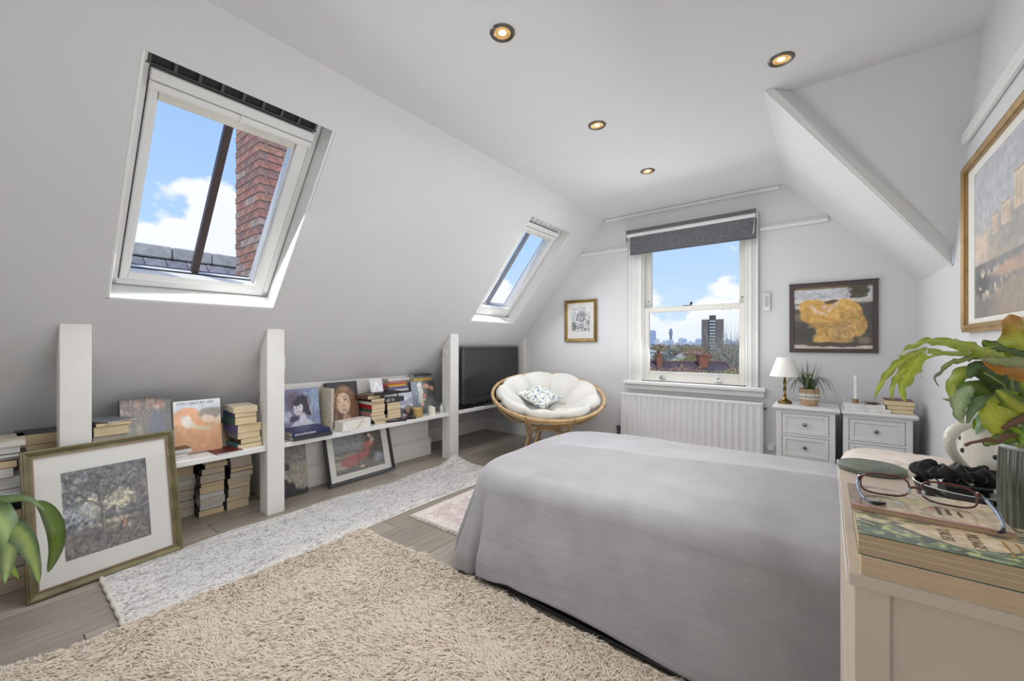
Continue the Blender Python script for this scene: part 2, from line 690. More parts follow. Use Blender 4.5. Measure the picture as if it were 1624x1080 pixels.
# far gable wall with the sash window opening
WX0, WX1, WZ0, WZ1 = -1.435, -0.53, 0.735, 2.10
prof = [(XK, 0), (XR, 0), (XR, 1.52), (-0.26, ZC), (E0.x, ZC), (XK, zk)]


def gl(p):
    return V((p[0], YF, p[1]))


far = [[gl((XK, 0)), gl((WX0, 0)), gl((WX0, ZC)), gl((E0.x, ZC)), gl((XK, zk))],
       [gl((WX0, 0)), gl((WX1, 0)), gl((WX1, WZ0)), gl((WX0, WZ0))],
       [gl((WX0, WZ1)), gl((WX1, WZ1)), gl((WX1, ZC)), gl((WX0, ZC))],
       [gl((WX1, 0)), gl((XR, 0)), gl((XR, 1.52)), gl((-0.26, ZC)), gl((WX1, ZC))]]
dY = V((0, 0.16, 0))
for p, q in (((WX0, WZ0), (WX1, WZ0)), ((WX1, WZ0), (WX1, WZ1)), ((WX1, WZ1), (WX0, WZ1)), ((WX0, WZ1), (WX0, WZ0))):
    far.append([gl(p), gl(q), gl(q) + dY, gl(p) + dY])
poly_obj('wall_far', far, WALL)
# outer roof leaf so that the daylight only enters by the windows
ext = MB()
ext.raw([S(-0.02, YB, RD + 0.01), S(-0.02, YF + 0.2, RD + 0.01), V((XR, YF + 0.2, ZC + 0.08)), V((XR, YB, ZC + 0.08))], [(0, 1, 2, 3)])
struct(ext.done('ceiling_roof_deck', mat('roof_felt', rgb(60, 60, 62), 0.9)))

# picture rails and cornice
pr_m = MB()
for (x0, x1) in ((-2.113, -1.562), (-0.44, 0.015)):
    pr_m.box((x0, YF - 0.022, 2.035), (x1, YF, 2.062), 0.006).box((x0, YF - 0.013, 2.062), (x1, YF, 2.075), 0.004)
struct(pr_m.done('trim_picture_rail', TRIM))
struct(MB().box((E0.x + 0.02, YF - 0.018, ZC - 0.03), (-0.30, YF, ZC), 0.007).done('trim_cornice_far', TRIM))
struct(MB().box((XR - 0.024, YB, 1.995), (XR, 2.70, 2.045), 0.007).box((XR - 0.014, YB, 2.045), (XR, 2.70, 2.055), 0.003).done('trim_picture_rail_right', TRIM))

# corner pilaster beside the television recess
struct(box_obj('trim_corner_pilaster', (-2.93, YF - 0.03, 0.162), (-2.832, YF, 1.18), POSTM, bev=0.003))


# ---------------------------------------------------------------- skylights
def skylight(n, t0, t1, y0, y1, gt0, gt1, gy0, gy1, label, dark):
    root = bpy.data.objects.new('window_%d' % n, None)
    COL.objects.link(root)
    root.matrix_world = frame_at(S(t1, y0), (0, 1, 0), -TS)   # x along the room, y up the slope, z into room
    struct(root)
    W, H = y1 - y0, t1 - t0
    g = lambda d: -d
    ymul = H
    D = 0.135
    lin_ = MB()
    # lining boards of the reveal (bottom, right, left)
    lin_.box((0, 0, -D), (W, 0.012, -0.002), 0.002).box((W - 0.012, 0, -D), (W, H, -0.002), 0.002).box((0, 0, -D), (0.012, H, -0.002), 0.002)
    lin_.done('lining', UPVC, root)
    fr = MB()
    a0, a1, b0, b1 = 0.014, W - 0.016, 0.018, H - 0.015
    fw = 0.034
    fr.box((a0, b0, -D - 0.05), (a0 + fw, b1, -D + 0.022), 0.003).box((a1 - fw, b0, -D - 0.05), (a1, b1, -D + 0.022), 0.003)
    fr.box((a0, b0, -D - 0.05), (a1, b0 + fw, -D + 0.022), 0.003).box((a0, b1 - fw, -D - 0.05), (a1, b1, -D + 0.0), 0.003)
    fr.done('window_frame', UPVC, root)
    gk = MB().box((0.004, 0.010, -D - 0.01), (W - 0.004, 0.018, -D + 0.012)).box((W - 0.016, 0.010, -D - 0.01), (W - 0.0125, H, -D + 0.012)).box((0.0125, 0.01, -D - 0.01), (0.0138, H, -D + 0.012))
    gk.done('gasket', DARKG, root)
    # sash
    sx0, sx1, sy0, sy1 = a0 + fw + 0.004, a1 - fw - 0.004, b0 + fw + 0.004, b1 - 0.055
    gx0, gx1 = gy0 - y0, gy1 - y0
    gz0, gz1 = t1 - gt1, t1 - gt0
    sa = MB()
    zt, zb_ = -D + 0.034, -D - 0.045
    sa.box((sx0, sy0, zb_), (gx0, sy1, zt), 0.004).box((gx1, sy0, zb_), (sx1, sy1, zt), 0.004)
    sa.box((gx0 - .002, sy0, zb_), (gx1 + .002, gz0, zt), 0.004).box((gx0 - .002, gz1 + 0.035, zb_), (gx1 + .002, sy1, zt), 0.004)
    sa.box((gx0 - 0.0, gz0, zb_), (gx0 + 0.008, gz1 + 0.04, zt - 0.02), 0.002).box((gx1 - 0.008, gz0, zb_), (gx1, gz1 + 0.04, zt - 0.02), 0.002)
    sa.done('sash', UPVC, root)
    # opening bar along the top of the sash
    br = MB().box((sx0 - 0.004, sy1 - 0.075, zt), (sx1 + 0.004, sy1 - 0.045, zt + 0.016), 0.006, 2).box((sx0 - 0.004, sy1 - 0.04, zt - 0.004), (sx1 + 0.004, sy1 + 0.004, zt + 0.022), 0.006, 2)
    br.box(((sx0 + sx1) / 2 - 0.004, sy1 - 0.078, zt + 0.012), ((sx0 + sx1) / 2 + 0.004, sy1 - 0.04, zt + 0.024), 0.002)
    br.done('opening_bar', UPVC, root)
    # roller blind cassette at the head
    cs = MB().box((gx0 + 0.004, gz1 - 0.0, -D - 0.004), (gx1 - 0.004, gz1 + 0.05, -D + 0.024), 0.006, 2)
    cs.done('blind_cassette', mat('cassette_cream', rgb(222, 219, 210), 0.4), root)
    # ventilation flap at the head
    vt = MB()
    zv0, zv1 = -D + 0.001, -D + 0.018
    vt.box((a0 + 0.005, sy1 + 0.006, zv0), (a1 - 0.005, H - 0.001, zv0 + 0.006), 0.001)
    vt.done('vent_backing', mat('vent_shadow', rgb(46, 46, 44), 0.7) if dark else UPVC, root)
    vf = MB()
    lo, hi = sy1 + 0.008, H - 0.002
    vf.box((a0 + 0.02, lo, zv0 + .004), (a1 - 0.02, lo + 0.008, zv1 + 0.006), 0.001).box((a0 + 0.02, hi - 0.014, zv0 + .004), (a1 - 0.02, hi, zv1 + 0.006), 0.001)
    nslot = 8
    for i in range(nslot + 1):
        xx = a0 + 0.03 + (a1 - a0 - 0.06) * i / nslot
        vf.box((xx - 0.006, lo, zv0 + .004), (xx + 0.006, hi, zv1 + 0.005), 0.001)
    vf.done('vent_grille', mat('vent_grey', rgb(84, 84, 80), 0.5) if dark else UPVC, root)
    gp = MB().raw([(gx0, gz0, -D - 0.01), (gx1, gz0, -D - 0.01), (gx1, gz1 + 0.03, -D - 0.01), (gx0, gz1 + 0.03, -D - 0.01)], [(0, 1, 2, 3)])
    gp.done('pane', GLASS, root)
    bk = MB().box((gx0 + 0.002, gz0, -D - 0.016), (gx1 - 0.002, gz0 + 0.004, -D - 0.006)).box((gx1 - 0.004, gz0, -D - 0.016), (gx1 - 0.0005, gz1, -D - 0.006))
    bk.done('glazing_seal', DARKG, root)
    xm = (gx0 + gx1) / 2 + (0.0 if dark else -0.07)
    gb = MB().box((xm - 0.016, gz0 - 0.02, -D - 0.06), (xm + 0.016, gz1 + 0.05, -D - 0.022), 0.004)
    gb.done('glazing_bar', mat('bar_brown', rgb(72, 58, 58), 0.5) if dark else mat('bar_grey', rgb(140, 145, 150), 0.4), root)
    # outer frame seals the opening round the window
    of = MB()
    z0, z1 = -RD, -D - 0.04
    of.box((-0.002, -0.002, z0), (gx0, H + .002, z1)).box((gx1, -0.002, z0), (W + .002, H + .002, z1)).box((gx0, -0.002, z0), (gx1, gz0, z1)).box((gx0, gz1 + 0.03, z0), (gx1, H + .002, z1))
    of.done('outer_frame', mat('outer_grey', rgb(70, 70, 72), 0.5), root)
    return root


skylight(1, *op[0], 0.445, 1.288, 0.437, 0.995, '', True)
skylight(2, *op[1], 0.430, 1.262, 3.035, 3.465, '', False)

# ---------------------------------------------------------------- sash window in the far wall
w3 = struct(bpy.data.objects.new('window_3', None))
COL.objects.link(w3)
w3.matrix_world = Matrix.Translation((0, YF, 0))
ar = MB()
for (a, b2, s_) in ((-1.552, -1.430, 1), (-0.535, -0.444, -1)):
    ar.box((a, -0.016, 0.735), (b2, 0, 2.19), 0.002)
    for f0, f1, dd in ((0.0, 0.16, 0.034), (0.30, 0.42, 0.024), (0.52, 0.62, 0.028), (0.86, 1.0, 0.022)):
        xa, xb = (a + (b2 - a) * f0, a + (b2 - a) * f1) if s_ > 0 else (b2 - (b2 - a) * f1, b2 - (b2 - a) * f0)
        ar.box((xa, -dd, 0.735), (xb, 0, 2.19), 0.004)
ar.box((-1.552, -0.02, 2.08), (-0.444, 0, 2.20), 0.003)
ar.done('architrave', TRIM, w3)
SI = MB().box((-1.60, -0.075, 0.703), (-0.39, 0.03, 0.7365), 0.008, 2).box((-1.434, -0.002, 0.69), (-0.531, 0.15, 0.7285)).box((-1.434, 0.0, 0.7285), (-0.531, 0.10, 0.7455)).box((-1.59, -0.04, 0.655), (-0.40, 0.0, 0.70), 0.006)
SI.done('window_sill', TRIM, w3)
CR = mat('sash_cream', rgb(222, 220, 212), 0.4, var=0.02)
lb = MB().box((-1.434, 0.0, 0.73), (-1.415, 0.13, 2.1), 0.002).box((-0.555, 0.0, 0.73), (-0.53, 0.13, 2.1), 0.002).box((-1.43, 0.0, 0.728), (-0.53, 0.14, 0.745), 0.002)
lb.box((-1.43, 0.0, 2.085), (-0.53, 0.14, 2.1), 0.002)
lb.done('sash_box', CR, w3)


def sash(name, x0, x1, z0, z1, gx0, gx1, gz0, gz1, y, dep=0.04):
    m = MB()
    m.box((x0, y, z0), (gx0, y + dep, z1), 0.003).box((gx1, y, z0), (x1, y + dep, z1), 0.003)
    m.box((gx0 - .001, y, z0), (gx1 + .001, y + dep, gz0), 0.003).box((gx0 - .001, y, gz1), (gx1 + .001, y + dep, z1), 0.003)
    o = m.done(name, CR, w3)
    MB().raw([(gx0, y + 0.02, gz0), (gx1, y + 0.02, gz0), (gx1, y + 0.02, gz1), (gx0, y + 0.02, gz1)], [(0, 1, 2, 3)]).done('pane', GLASS, o)
    return o


ls = sash('lower_sash', -1.415, -0.555, 0.745, 1.452, -1.372, -0.592, 0.832, 1.405, 0.022)
us = sash('upper_sash', -1.415, -0.555, 1.41, 2.085, -1.362, -0.598, 1.455, 2.04, 0.068)
MB().box((-1.374, 0.018, 0.826), (-0.59, 0.03, 0.832), 0.001).done('glazing_bead', TRIM, ls)
lf = MB()
for xx in (-1.24, -0.755):
    lf.box((xx - 0.028, 0.0, 0.762), (xx + 0.028, 0.022, 0.778), 0.004)
lf.done('lift_base', CHROME, ls)
for xx in (-1.24, -0.755):
    MB().lathe([(0, -0.012), (0.013, -0.01), (0.015, 0), (0.01, 0.012), (0, 0.014)], c=(xx, -0.012, 0.792), n=12).box((xx - 0.008, -0.01, 0.768), (xx + 0.008, 0.02, 0.785), 0.003).done('sash_lift', CHROME, ls, smooth=True)
MB().box((-1.05, 0.022, 1.452), (-0.985, 0.05, 1.458), 0.002).lathe([(0, 0), (0.008, 0), (0.008, 0.012), (0.012, 0.016), (0.012, 0.026), (0, 0.03)], c=(-0.985, 0.036, 1.456), n=12).done('sash_fastener', mat('dark_bronze', rgb(60, 52, 44), 0.4, metal=0.8), ls, smooth=True)
for xx in (-1.30, -0.69):
    pts = [(xx + 0.034 * math.cos(a), 0.028, 1.405 - 0.022 * math.sin(a)) for a in np.linspace(0, PI, 9)]
    MB().tube(pts, 0.0025, 6).done('sash_ring', CHROME, ls, smooth=True)
for xx, zz in ((-1.39, 1.515), (-0.575, 1.505)):
    MB().lathe([(0, 0), (0.006, 0), (0.006, 0.004), (0, 0.005)], c=(xx, 0.066, zz), n=8, M=Matrix.Rotation(PI / 2, 4, 'X')).done('sash_stop', DARKG, us)

# four downlights set in the ceiling
RINGM = mat('brushed_nickel_ring', rgb(120, 112, 104), 0.3, metal=1.0, var=0.15, vscale=40)
BULB = mat('lamp_glow', (1, 0.72, 0.35), 0.4, emit=((1.0, 0.70, 0.34), 5.0), var=0.0)
LENS = mat('lamp_reflector', rgb(190, 150, 95), 0.3, metal=0.9, emit=((1.0, 0.62, 0.25), 0.35), var=0.1, vscale=60)
for (lx, ly, lab) in ((-1.062, 1.312, 'round recessed ceiling downlight nearest the camera, above the shaggy rug'),
                      (-0.161, 2.205, 'round recessed ceiling downlight beside the top of the boxed rafter'),
                      (-1.069, 2.207, 'round recessed ceiling downlight, middle one of the row running to the window'),
                      (-1.054, 3.021, 'round recessed ceiling downlight closest to the sash window')):
    t = thing('ceiling_downlight', lab, 'downlight', (lx, ly, ZC), group='ceiling downlights')
    MB().lathe([(0.034, 0.006), (0.034, -0.003), (0.040, -0.006), (0.049, -0.005), (0.0525, -0.001), (0.0525, 0.0)], n=32).done('bezel', RINGM, t, smooth=True)
    MB().lathe([(0.034, -0.002), (0.030, 0.0), (0.026, -0.0015), (0.022, 0.0), (0.018, -0.001), (0.016, 0.0)], n=28).done('reflector', LENS, t, smooth=True)
    MB().lathe([(0.016, 0.0), (0.012, -0.003), (0, -0.004)], n=20).done('lamp', BULB, t, smooth=True)
    l = bpy.data.lights.new('downlight_glow', 'SPOT')
    l.energy = 5
    l.color = (1, 0.8, 0.55)
    l.spot_size = 1.9
    l.spot_blend = 0.8
    l.shadow_soft_size = 0.03
    lo = bpy.data.objects.new('downlight_glow', l)
    COL.objects.link(lo)
    lo.location = (lx, ly, ZC - 0.012)
    lo.parent = None
# ---------------------------------------------------------------- posts and shelves along the left side
def slope_z(x):
    return S((x - E0.x) / TS.x, 0).z


def post(y0, y1, lab, brackets):
    x0, x1 = -2.93, -2.815
    t = thing('support_post', lab, 'post', (x1, (y0 + y1) / 2, 0), group='square posts under the roof slope')
    z0, z1 = slope_z(x0) - 0.002, slope_z(x1) - 0.002
    b = MB()
    b.raw([(x0, y0, 0), (x1, y0, 0), (x1, y1, 0), (x0, y1, 0), (x0, y0, z0), (x1, y0, z1), (x1, y1, z1), (x0, y1, z0)],
          [(0, 3, 2, 1), (4, 5, 6, 7), (0, 1, 5, 4), (1, 2, 6, 5), (2, 3, 7, 6), (3, 0, 4, 7)])
    bmesh.ops.bevel(b.bm, geom=b.bm.edges[:], offset=0.003, segments=1, affect='EDGES')
    b.done('post_shaft', POSTM, t, world=True)
    for (lo, hi) in brackets:
        box_obj('bracket', lo, hi, TRIM, t, bev=0.003, world=True)
    return t


post(0.212, 0.318, 'white square post rising behind the big olive framed picture', [])
post(1.100, 1.205, 'white square post between the stacked paperbacks and the shelf of art books',
     [((-2.87, 1.205, 0.93), (-2.83, 1.217, 1.01))])
post(2.695, 2.805, 'white square post beside the television, at the curled end of the runner',
     [((-2.90, 2.683, 1.0), (-2.87, 2.695, 1.05)), ((-2.865, 2.683, 0.99), (-2.845, 2.695, 1.05))])
SHZ = 0.445
for (y0, y1, xb, lab) in ((0.32, 1.098, XK + 0.003, 'white painted shelf board between the first two posts, paperbacks beneath it'),
                          (1.207, 2.693, -3.137, 'long white painted shelf board carrying the art books and candles'),
                          (2.807, YF - 0.037, XK + 0.003, 'white painted shelf board under the television')):
    t = thing('shelf_board', lab, 'shelf', (-2.83, (y0 + y1) / 2, SHZ - 0.032), group='white shelf boards between the posts')
    MB().box((xb, y0, SHZ - 0.032), (-2.83, y1, SHZ), 0.003).done('board', TRIM, t, world=True)
    MB().box((xb, y0 + 0.002, SHZ - 0.052), (xb + 0.02, y1 - 0.002, SHZ - 0.0325), 0.002).done('batten', TRIM, t, world=True)

# ---------------------------------------------------------------- books
PAL = {'black': (30, 30, 33), 'charcoal': (62, 62, 66), 'grey': (128, 130, 134), 'white': (226, 224, 220), 'cream': (222, 210, 186),
       'navy': (44, 48, 92), 'blue': (70, 92, 140), 'red': (168, 38, 44), 'maroon': (98, 34, 38), 'orange': (214, 120, 50), 'green': (48, 92, 70),
       'pink': (186, 132, 138), 'purple': (112, 100, 150), 'yellow': (212, 176, 80), 'brown': (96, 66, 50), 'teal': (80, 120, 124), 'lilac': (150, 142, 178)}
PAGES = {'cream': (226, 204, 164), 'tan': (220, 198, 164), 'white': (218, 216, 210), 'grey': (204, 196, 182), 'dull': (204, 190, 168)}


def cover_mat(c):
    return mat('cover_' + c, rgb(*PAL[c]), 0.4, var=0.12, vscale=30)


def page_mat(p):
    return mat('pages_' + p, rgb(*PAGES[p]), 0.85, var=0.10, vscale=14, stretch=(1, 1, 60), bump=0.25, bscale=10)


def book(label, M, L, W, T, cov, pg, group=None, hard=False, name='book', pgm=None, cvm=None, ovh=None):
    """lying book: x along the spine, y from spine (-) to fore-edge (+), z thickness"""
    t = thing(name, label, 'book', group=group, M=M)
    ct = 0.0025 if hard else 0.0009
    o = (0.003 if hard else 0.0004) if ovh is None else ovh
    c = MB()
    c.box((-L / 2, -W / 2, 0), (L / 2, W / 2, ct)).box((-L / 2, -W / 2, T - ct), (L / 2, W / 2, T))
    c.box((-L / 2, -W / 2 - (0.001 if not hard else 0.002), 0), (L / 2, -W / 2 + ct, T), 0.0008)
    c.done('cover', cvm or cover_mat(cov), t)
    MB().box((-L / 2 + o, -W / 2 + ct, ct), (L / 2 - o, W / 2 - o, T - ct)).done('pages', pgm or page_mat(pg), t)
    return t


ORD = ['bottom', 'second', 'third', 'fourth', 'fifth', 'sixth', 'seventh', 'eighth', 'ninth', 'tenth', 'eleventh', 'twelfth', 'thirteenth', 'fourteenth', 'fifteenth']


def stack(where, group, xf, yc, z, items, spine='-Y', kind='paperback', jit=0.011, L=0.198, W=0.13, htot=None, name='book'):
    """xf: x of the faces that look into the room"""
    if htot:
        s_ = sum(i[0] for i in items)
        items = [(i[0] * htot / s_,) + tuple(i[1:]) for i in items]
    n = len(items)
    for k, it in enumerate(items):
        T, cov, pg = it[:3]
        dy = it[3] if len(it) > 3 else random.uniform(-jit, jit)
        l = it[4] if len(it) > 4 else L * random.uniform(0.97, 1.02)
        w = it[5] if len(it) > 5 else W * random.uniform(0.95, 1.03)
        rot = it[6] if len(it) > 6 else random.uniform(-0.02, 0.02)
        dx = random.uniform(-jit, jit) * 0.8
        hard = it[7] if len(it) > 7 else False
        pos = 'topmost' if k == n - 1 else ('bottommost' if k == 0 else ORD[k] + ' up')
        if spine == '-Y':
            lab = '%s %s, %s of %s' % (cov, kind, pos, where)
            M = Matrix.Translation((xf - l / 2 + dx, yc + dy, z + 0.0002)) @ Matrix.Rotation(rot, 4, 'Z')
        else:
            lab = '%s %s, %s of %s' % (cov, kind, pos, where)
            M = Matrix.Translation((xf - w / 2 + dx, yc + dy, z + 0.0002)) @ Matrix.Rotation(PI / 2 + rot, 4, 'Z')
        book(lab, M, l, w, T - 0.0004, cov, pg, group=group, hard=hard, name=name)
        z += T
    return z


# under the shelf: three stacks of paperbacks, spines to the left
G1 = 'paperbacks stacked under the shelf between the first two posts'
stack('the under-shelf stack beside the olive frame', G1, -3.215, 0.765, 0,
      [(40, 'grey', 'grey'), (36, 'charcoal', 'dull'), (20, 'black', 'grey'), (30, 'brown', 'dull'), (26, 'maroon', 'grey'), (22, 'white', 'white', 0.028),
       (24, 'grey', 'grey'), (42, 'black', 'tan'), (34, 'charcoal', 'dull'), (26, 'black', 'tan')], htot=0.395)
stack('the middle under-shelf stack', G1, -3.13, 0.895, 0,
      [(30, 'black', 'cream', 0), (22, 'charcoal', 'white', 0.0), (36, 'white', 'grey', 0.004), (24, 'grey', 'white', 0.0), (34, 'black', 'cream', 0.0), (16, 'brown', 'tan', 0.003),
       (40, 'black', 'dull', 0.006), (30, 'charcoal', 'dull', 0.01), (24, 'black', 'tan', 0.026), (32, 'maroon', 'dull', 0.016), (24, 'brown', 'tan', 0.0)], htot=0.40)
stack('the under-shelf stack by the second post', G1, -3.12, 1.040, 0,
      [(36, 'grey', 'tan', 0.0), (22, 'charcoal', 'tan', 0.004), (34, 'grey', 'dull', 0.006), (20, 'black', 'tan', 0.008), (28, 'brown', 'dull', 0.006), (24, 'charcoal', 'grey', 0.02),
       (18, 'black', 'tan', 0.022), (30, 'grey', 'dull', 0.022), (24, 'lilac', 'grey', 0.018), (28, 'black', 'white', 0.004), (10, 'black', 'grey', 0.0)], htot=0.405)
# on the shelf
G2 = 'paperbacks stacked on the shelf between the first two posts'
z = stack('the shelf stack right of the first post', G2, -2.90, 0.400, SHZ,
          [(46, 'charcoal', 'tan', 0.0), (40, 'black', 'cream', 0.0), (34, 'white', 'white', -0.002), (36, 'grey', 'grey', 0.0), (42, 'charcoal', 'cream', 0.0), (14, 'brown', 'cream', 0.004)], htot=0.252)
book('thin grey booklet lying askew on top of the stack right of the first post', Matrix.Translation((-3.0, 0.395, z + 0.001)) @ Matrix.Rotation(0.5, 4, 'Z') @ Matrix.Rotation(0.03, 4, 'Y'), 0.2, 0.14, 0.006, 'grey', 'white', group=G2)
z = stack('the shelf stack against the second post', G2, -2.885, 1.025, SHZ,
          [(22, 'teal', 'cream', 0.0, 0.198, 0.135, 0.0), (26, 'brown', 'cream', 0.010, 0.19, 0.115, 0.0), (30, 'grey', 'cream', -0.003, 0.18, 0.125, 0.0),
           (44, 'purple', 'cream', -0.004, 0.21, 0.135, 0.06), (36, 'green', 'cream', -0.022, 0.2, 0.12, 0.0), (24, 'navy', 'tan', -0.022, 0.2, 0.12, 0.0), (30, 'cream', 'tan', -0.016, 0.2, 0.13, -0.08)], htot=0.262)
book('thick black paperback behind the shelf stack against the second post', Matrix.Translation((-3.19, 0.99, SHZ)), 0.17, 0.12, 0.14, 'black', 'tan', group=G2)
book('thin maroon booklet lying flat on the shelf, orange book corner over it', Matrix.Translation((-2.925, 0.90, SHZ + 0.0005)) @ Matrix.Rotation(0.02, 4, 'Z'), 0.19, 0.14, 0.006, 'maroon', 'white', group='flat books on the shelf')
stack('the low pile behind the olive frame corner', G2, -2.87, 0.655, SHZ,
      [(16, 'white', 'white', 0.0), (14, 'grey', 'white', -0.012), (20, 'brown', 'white', 0.012)], htot=0.058, L=0.16, W=0.12)
# left of the first post: a second shelf bay runs out of the picture
t = thing('shelf_board', 'white painted shelf board left of the first post, running out of the picture', 'shelf', (-2.83, -0.3, SHZ - 0.032), group='white shelf boards between the posts')
MB().box((XK + 0.003, -0.9, SHZ - 0.032), (-2.83, 0.21, SHZ), 0.003).done('board', TRIM, t, world=True)
MB().box((XK + 0.003, -0.9, 0.0), (-2.85, -0.87, SHZ - 0.0325), 0.002).done('end_panel', TRIM, t, world=True)
G3 = 'books piled left of the first post'
stack('the stack left of the first post', G3, -2.98, 0.165, SHZ,
      [(30, 'brown', 'tan', 0.0), (24, 'black', 'dull', -0.006), (22, 'maroon', 'tan', 0.0), (26, 'maroon', 'dull', -0.004), (40, 'black', 'tan', -0.004), (40, 'charcoal', 'cream', -0.002)], htot=0.225, L=0.20, W=0.14)
stack('the pile at the left picture edge', G3, -2.84, 0.02, SHZ,
      [(12, 'charcoal', 'white', 0.0), (14, 'white', 'white', -0.005), (22, 'grey', 'white', 0.006), (28, 'maroon', 'white', -0.025), (22, 'red', 'tan', -0.02), (10, 'charcoal', 'white', 0.0),
       (10, 'black', 'white', 0.012), (22, 'grey', 'white', -0.01), (16, 'cream', 'white', 0.012)], htot=0.225, L=0.24, W=0.17, kind='magazine', jit=0.012, name='magazine')
stack('the under-shelf pile at the left picture edge', G3, -2.86, 0.09, 0,
      [(40, 'black', 'dull', 0.0), (30, 'charcoal', 'tan', 0.004), (36, 'black', 'grey', -0.01), (30, 'black', 'white', 0.0), (40, 'charcoal', 'grey', 0.01), (36, 'black', 'dull', 0.0), (30, 'black', 'tan', 0.008)], htot=0.36)

# ---------------------------------------------------------------- pictures
PAINT = attr_mat('printed_paint', 0.45, 0.05, 120)
OIL = attr_mat('oil_paint', 0.4, 0.10, 260, bump=0.15)
GLOSSY = attr_mat('glossy_print', 0.22, 0.03, 90, coat=0.3)
MOUNT = mat('mount_card', rgb(226, 224, 219), 0.8, var=0.015)


def picture(name, lab, cat, M, W, H, fw, dep, fm, mount=None, art=None, win=None, steps=None, glass=False, am=None, inner=None, group=None):
    """framed picture: x right, y up, z towards the room, origin bottom left of the frame back"""
    t = thing(name, lab, cat, M=M, group=group)
    f = MB()

    def ring(x0, y0, x1, y1, w, z0, z1, sl=0.0):
        o4 = [(x0, y0), (x1, y0), (x1, y1), (x0, y1)]
        i4 = [(x0 + w, y0 + w), (x1 - w, y0 + w), (x1 - w, y1 - w), (x0 + w, y1 - w)]
        vs = [(*p, z0) for p in o4] + [(*p, z1) for p in o4] + [(*p, z1 - sl) for p in i4] + [(*p, z0) for p in i4]
        fs = []
        for i in range(4):
            j = (i + 1) % 4
            fs += [(i, j, 4 + j, 4 + i), (4 + i, 4 + j, 8 + j, 8 + i), (8 + i, 8 + j, 12 + j, 12 + i), (12 + i, 12 + j, j, i)]
        return vs, fs

    sub = steps or [(0.0, 1.0, 1.0, 0.25)]
    for (a, b2, zt, sl) in sub:
        f.raw(*ring(fw * a, fw * a, W - fw * a, H - fw * a, fw * (b2 - a), 0, dep * zt, dep * sl))
    f.done('frame', fm, t)
    if inner:
        g = MB()
        g.raw(*ring(fw * 0.93, fw * 0.93, W - fw * 0.93, H - fw * 0.93, fw * 0.18, 0.001, dep * 0.55))
        g.done('inner_slip', inner, t)
    box_obj('backing', (fw * 0.5, fw * 0.5, 0), (W - fw * 0.5, H - fw * 0.5, 0.004), mount or MOUNT, t)
    x0, y0, x1, y1 = win
    if mount:
        mo = MB()
        mo.raw(*ring(0, 0, 1, 1, 0.1, 0, 1)) if False else None
        zt = 0.0075
        for lo, hi in (((fw * 0.9, fw * 0.9), (x0, H - fw * 0.9)), ((x1, fw * 0.9), (W - fw * 0.9, H - fw * 0.9)), ((x0, fw * 0.9), (x1, y0)), ((x0, y1), (x1, H - fw * 0.9))):
            mo.box((*lo, 0.004), (*hi, zt))
        mo.done('mount', mount, t)
    art.obj('artwork', x1 - x0, y1 - y0, 0.0052, am or PAINT, t, x0, y0)
    if glass:
        zz = dep * 0.5
        MB().raw([(fw, fw, zz), (W - fw, fw, zz), (W - fw, H - fw, zz), (fw, H - fw, zz)], [(0, 1, 2, 3)]).done('glazing', glass_mat('picture_glass', refl=glass), t)
    return t


# tree by a sunlit path, two small figures (big olive frame)
c = Canvas(150, 190, (112, 114, 116), 3, 0.03)
c.blot((96, 98, 102), 9, 0.5, 1).blot((140, 142, 146), 14, 0.56, 2, box=(-.1, -.1, 1.1, 0.62)).blot((84, 86, 90), 20, 0.58, 5)
c.ell(0.24, 0.5, 0.26, 0.16, (150, 158, 168), soft=0.7, a=0.7).ell(0.3, 0.50, 0.2, 0.14, (196, 190, 172), soft=0.6, a=0.6).ell(0.66, 0.42, 0.22, 0.14, (204, 196, 166), soft=0.6, a=0.75)
c.blot((212, 204, 178), 22, 0.53, 7, box=(0.12, 0.3, 0.85, 0.62)).blot((168, 176, 186), 24, 0.56, 8, box=(-.1, .35, .35, .75)).ell(0.95, 0.4, 0.2, 0.2, (138, 118, 118), soft=0.7, a=0.6)
c.rect(0, 0.68, 1, 1.1, (118, 112, 108), soft=0.05, warp=True).ell(0.55, 0.68, 0.42, 0.035, (196, 184, 160), soft=0.6, a=0.9).ell(0.62, 0.76, 0.2, 0.03, (170, 160, 145), soft=0.6, a=0.7)
c.rect(0, 0.60, 1, 0.66, (88, 90, 88), a=0.5, soft=0.04, warp=True).blot((92, 90, 90), 24, 0.56, 9, box=(-.1, .7, 1.1, 1.1))
c.stroke([(0.44, 0.74), (0.43, 0.6), (0.42, 0.45), (0.40, 0.3), (0.36, 0.12)], 0.034, (104, 100, 98)).stroke([(0.43, 0.46), (0.5, 0.3), (0.6, 0.16)], 0.016, (96, 92, 92)).stroke([(0.41, 0.34), (0.25, 0.22), (0.08, 0.12)], 0.014, (92, 90, 92))
c.stroke([(0.42, 0.5), (0.32, 0.4), (0.22, 0.36)], 0.010, (98, 95, 95)).stroke([(0.45, 0.38), (0.62, 0.3), (0.8, 0.16), (0.95, 0.1)], 0.012, (92, 90, 92)).stroke([(0.44, 0.7), (0.45, 0.5), (0.43, 0.38)], 0.010, (160, 150, 135))
c.ell(0.675, 0.745, 0.022, 0.05, (196, 128, 112), soft=0.4).ell(0.672, 0.69, 0.013, 0.014, (120, 76, 60), soft=0.4).ell(0.72, 0.79, 0.03, 0.035, (168, 160, 150), soft=0.5).ell(0.80, 0.70, 0.02, 0.035, (150, 132, 140), soft=0.5)
c.shade(26, 0.28).shade(50, 0.2, 8)
OLIVE = mat('olive_gilt_frame', rgb(112, 104, 72), 0.35, metal=0.25, var=0.22, vscale=14, stretch=(1, 1, 1), bump=0.05)
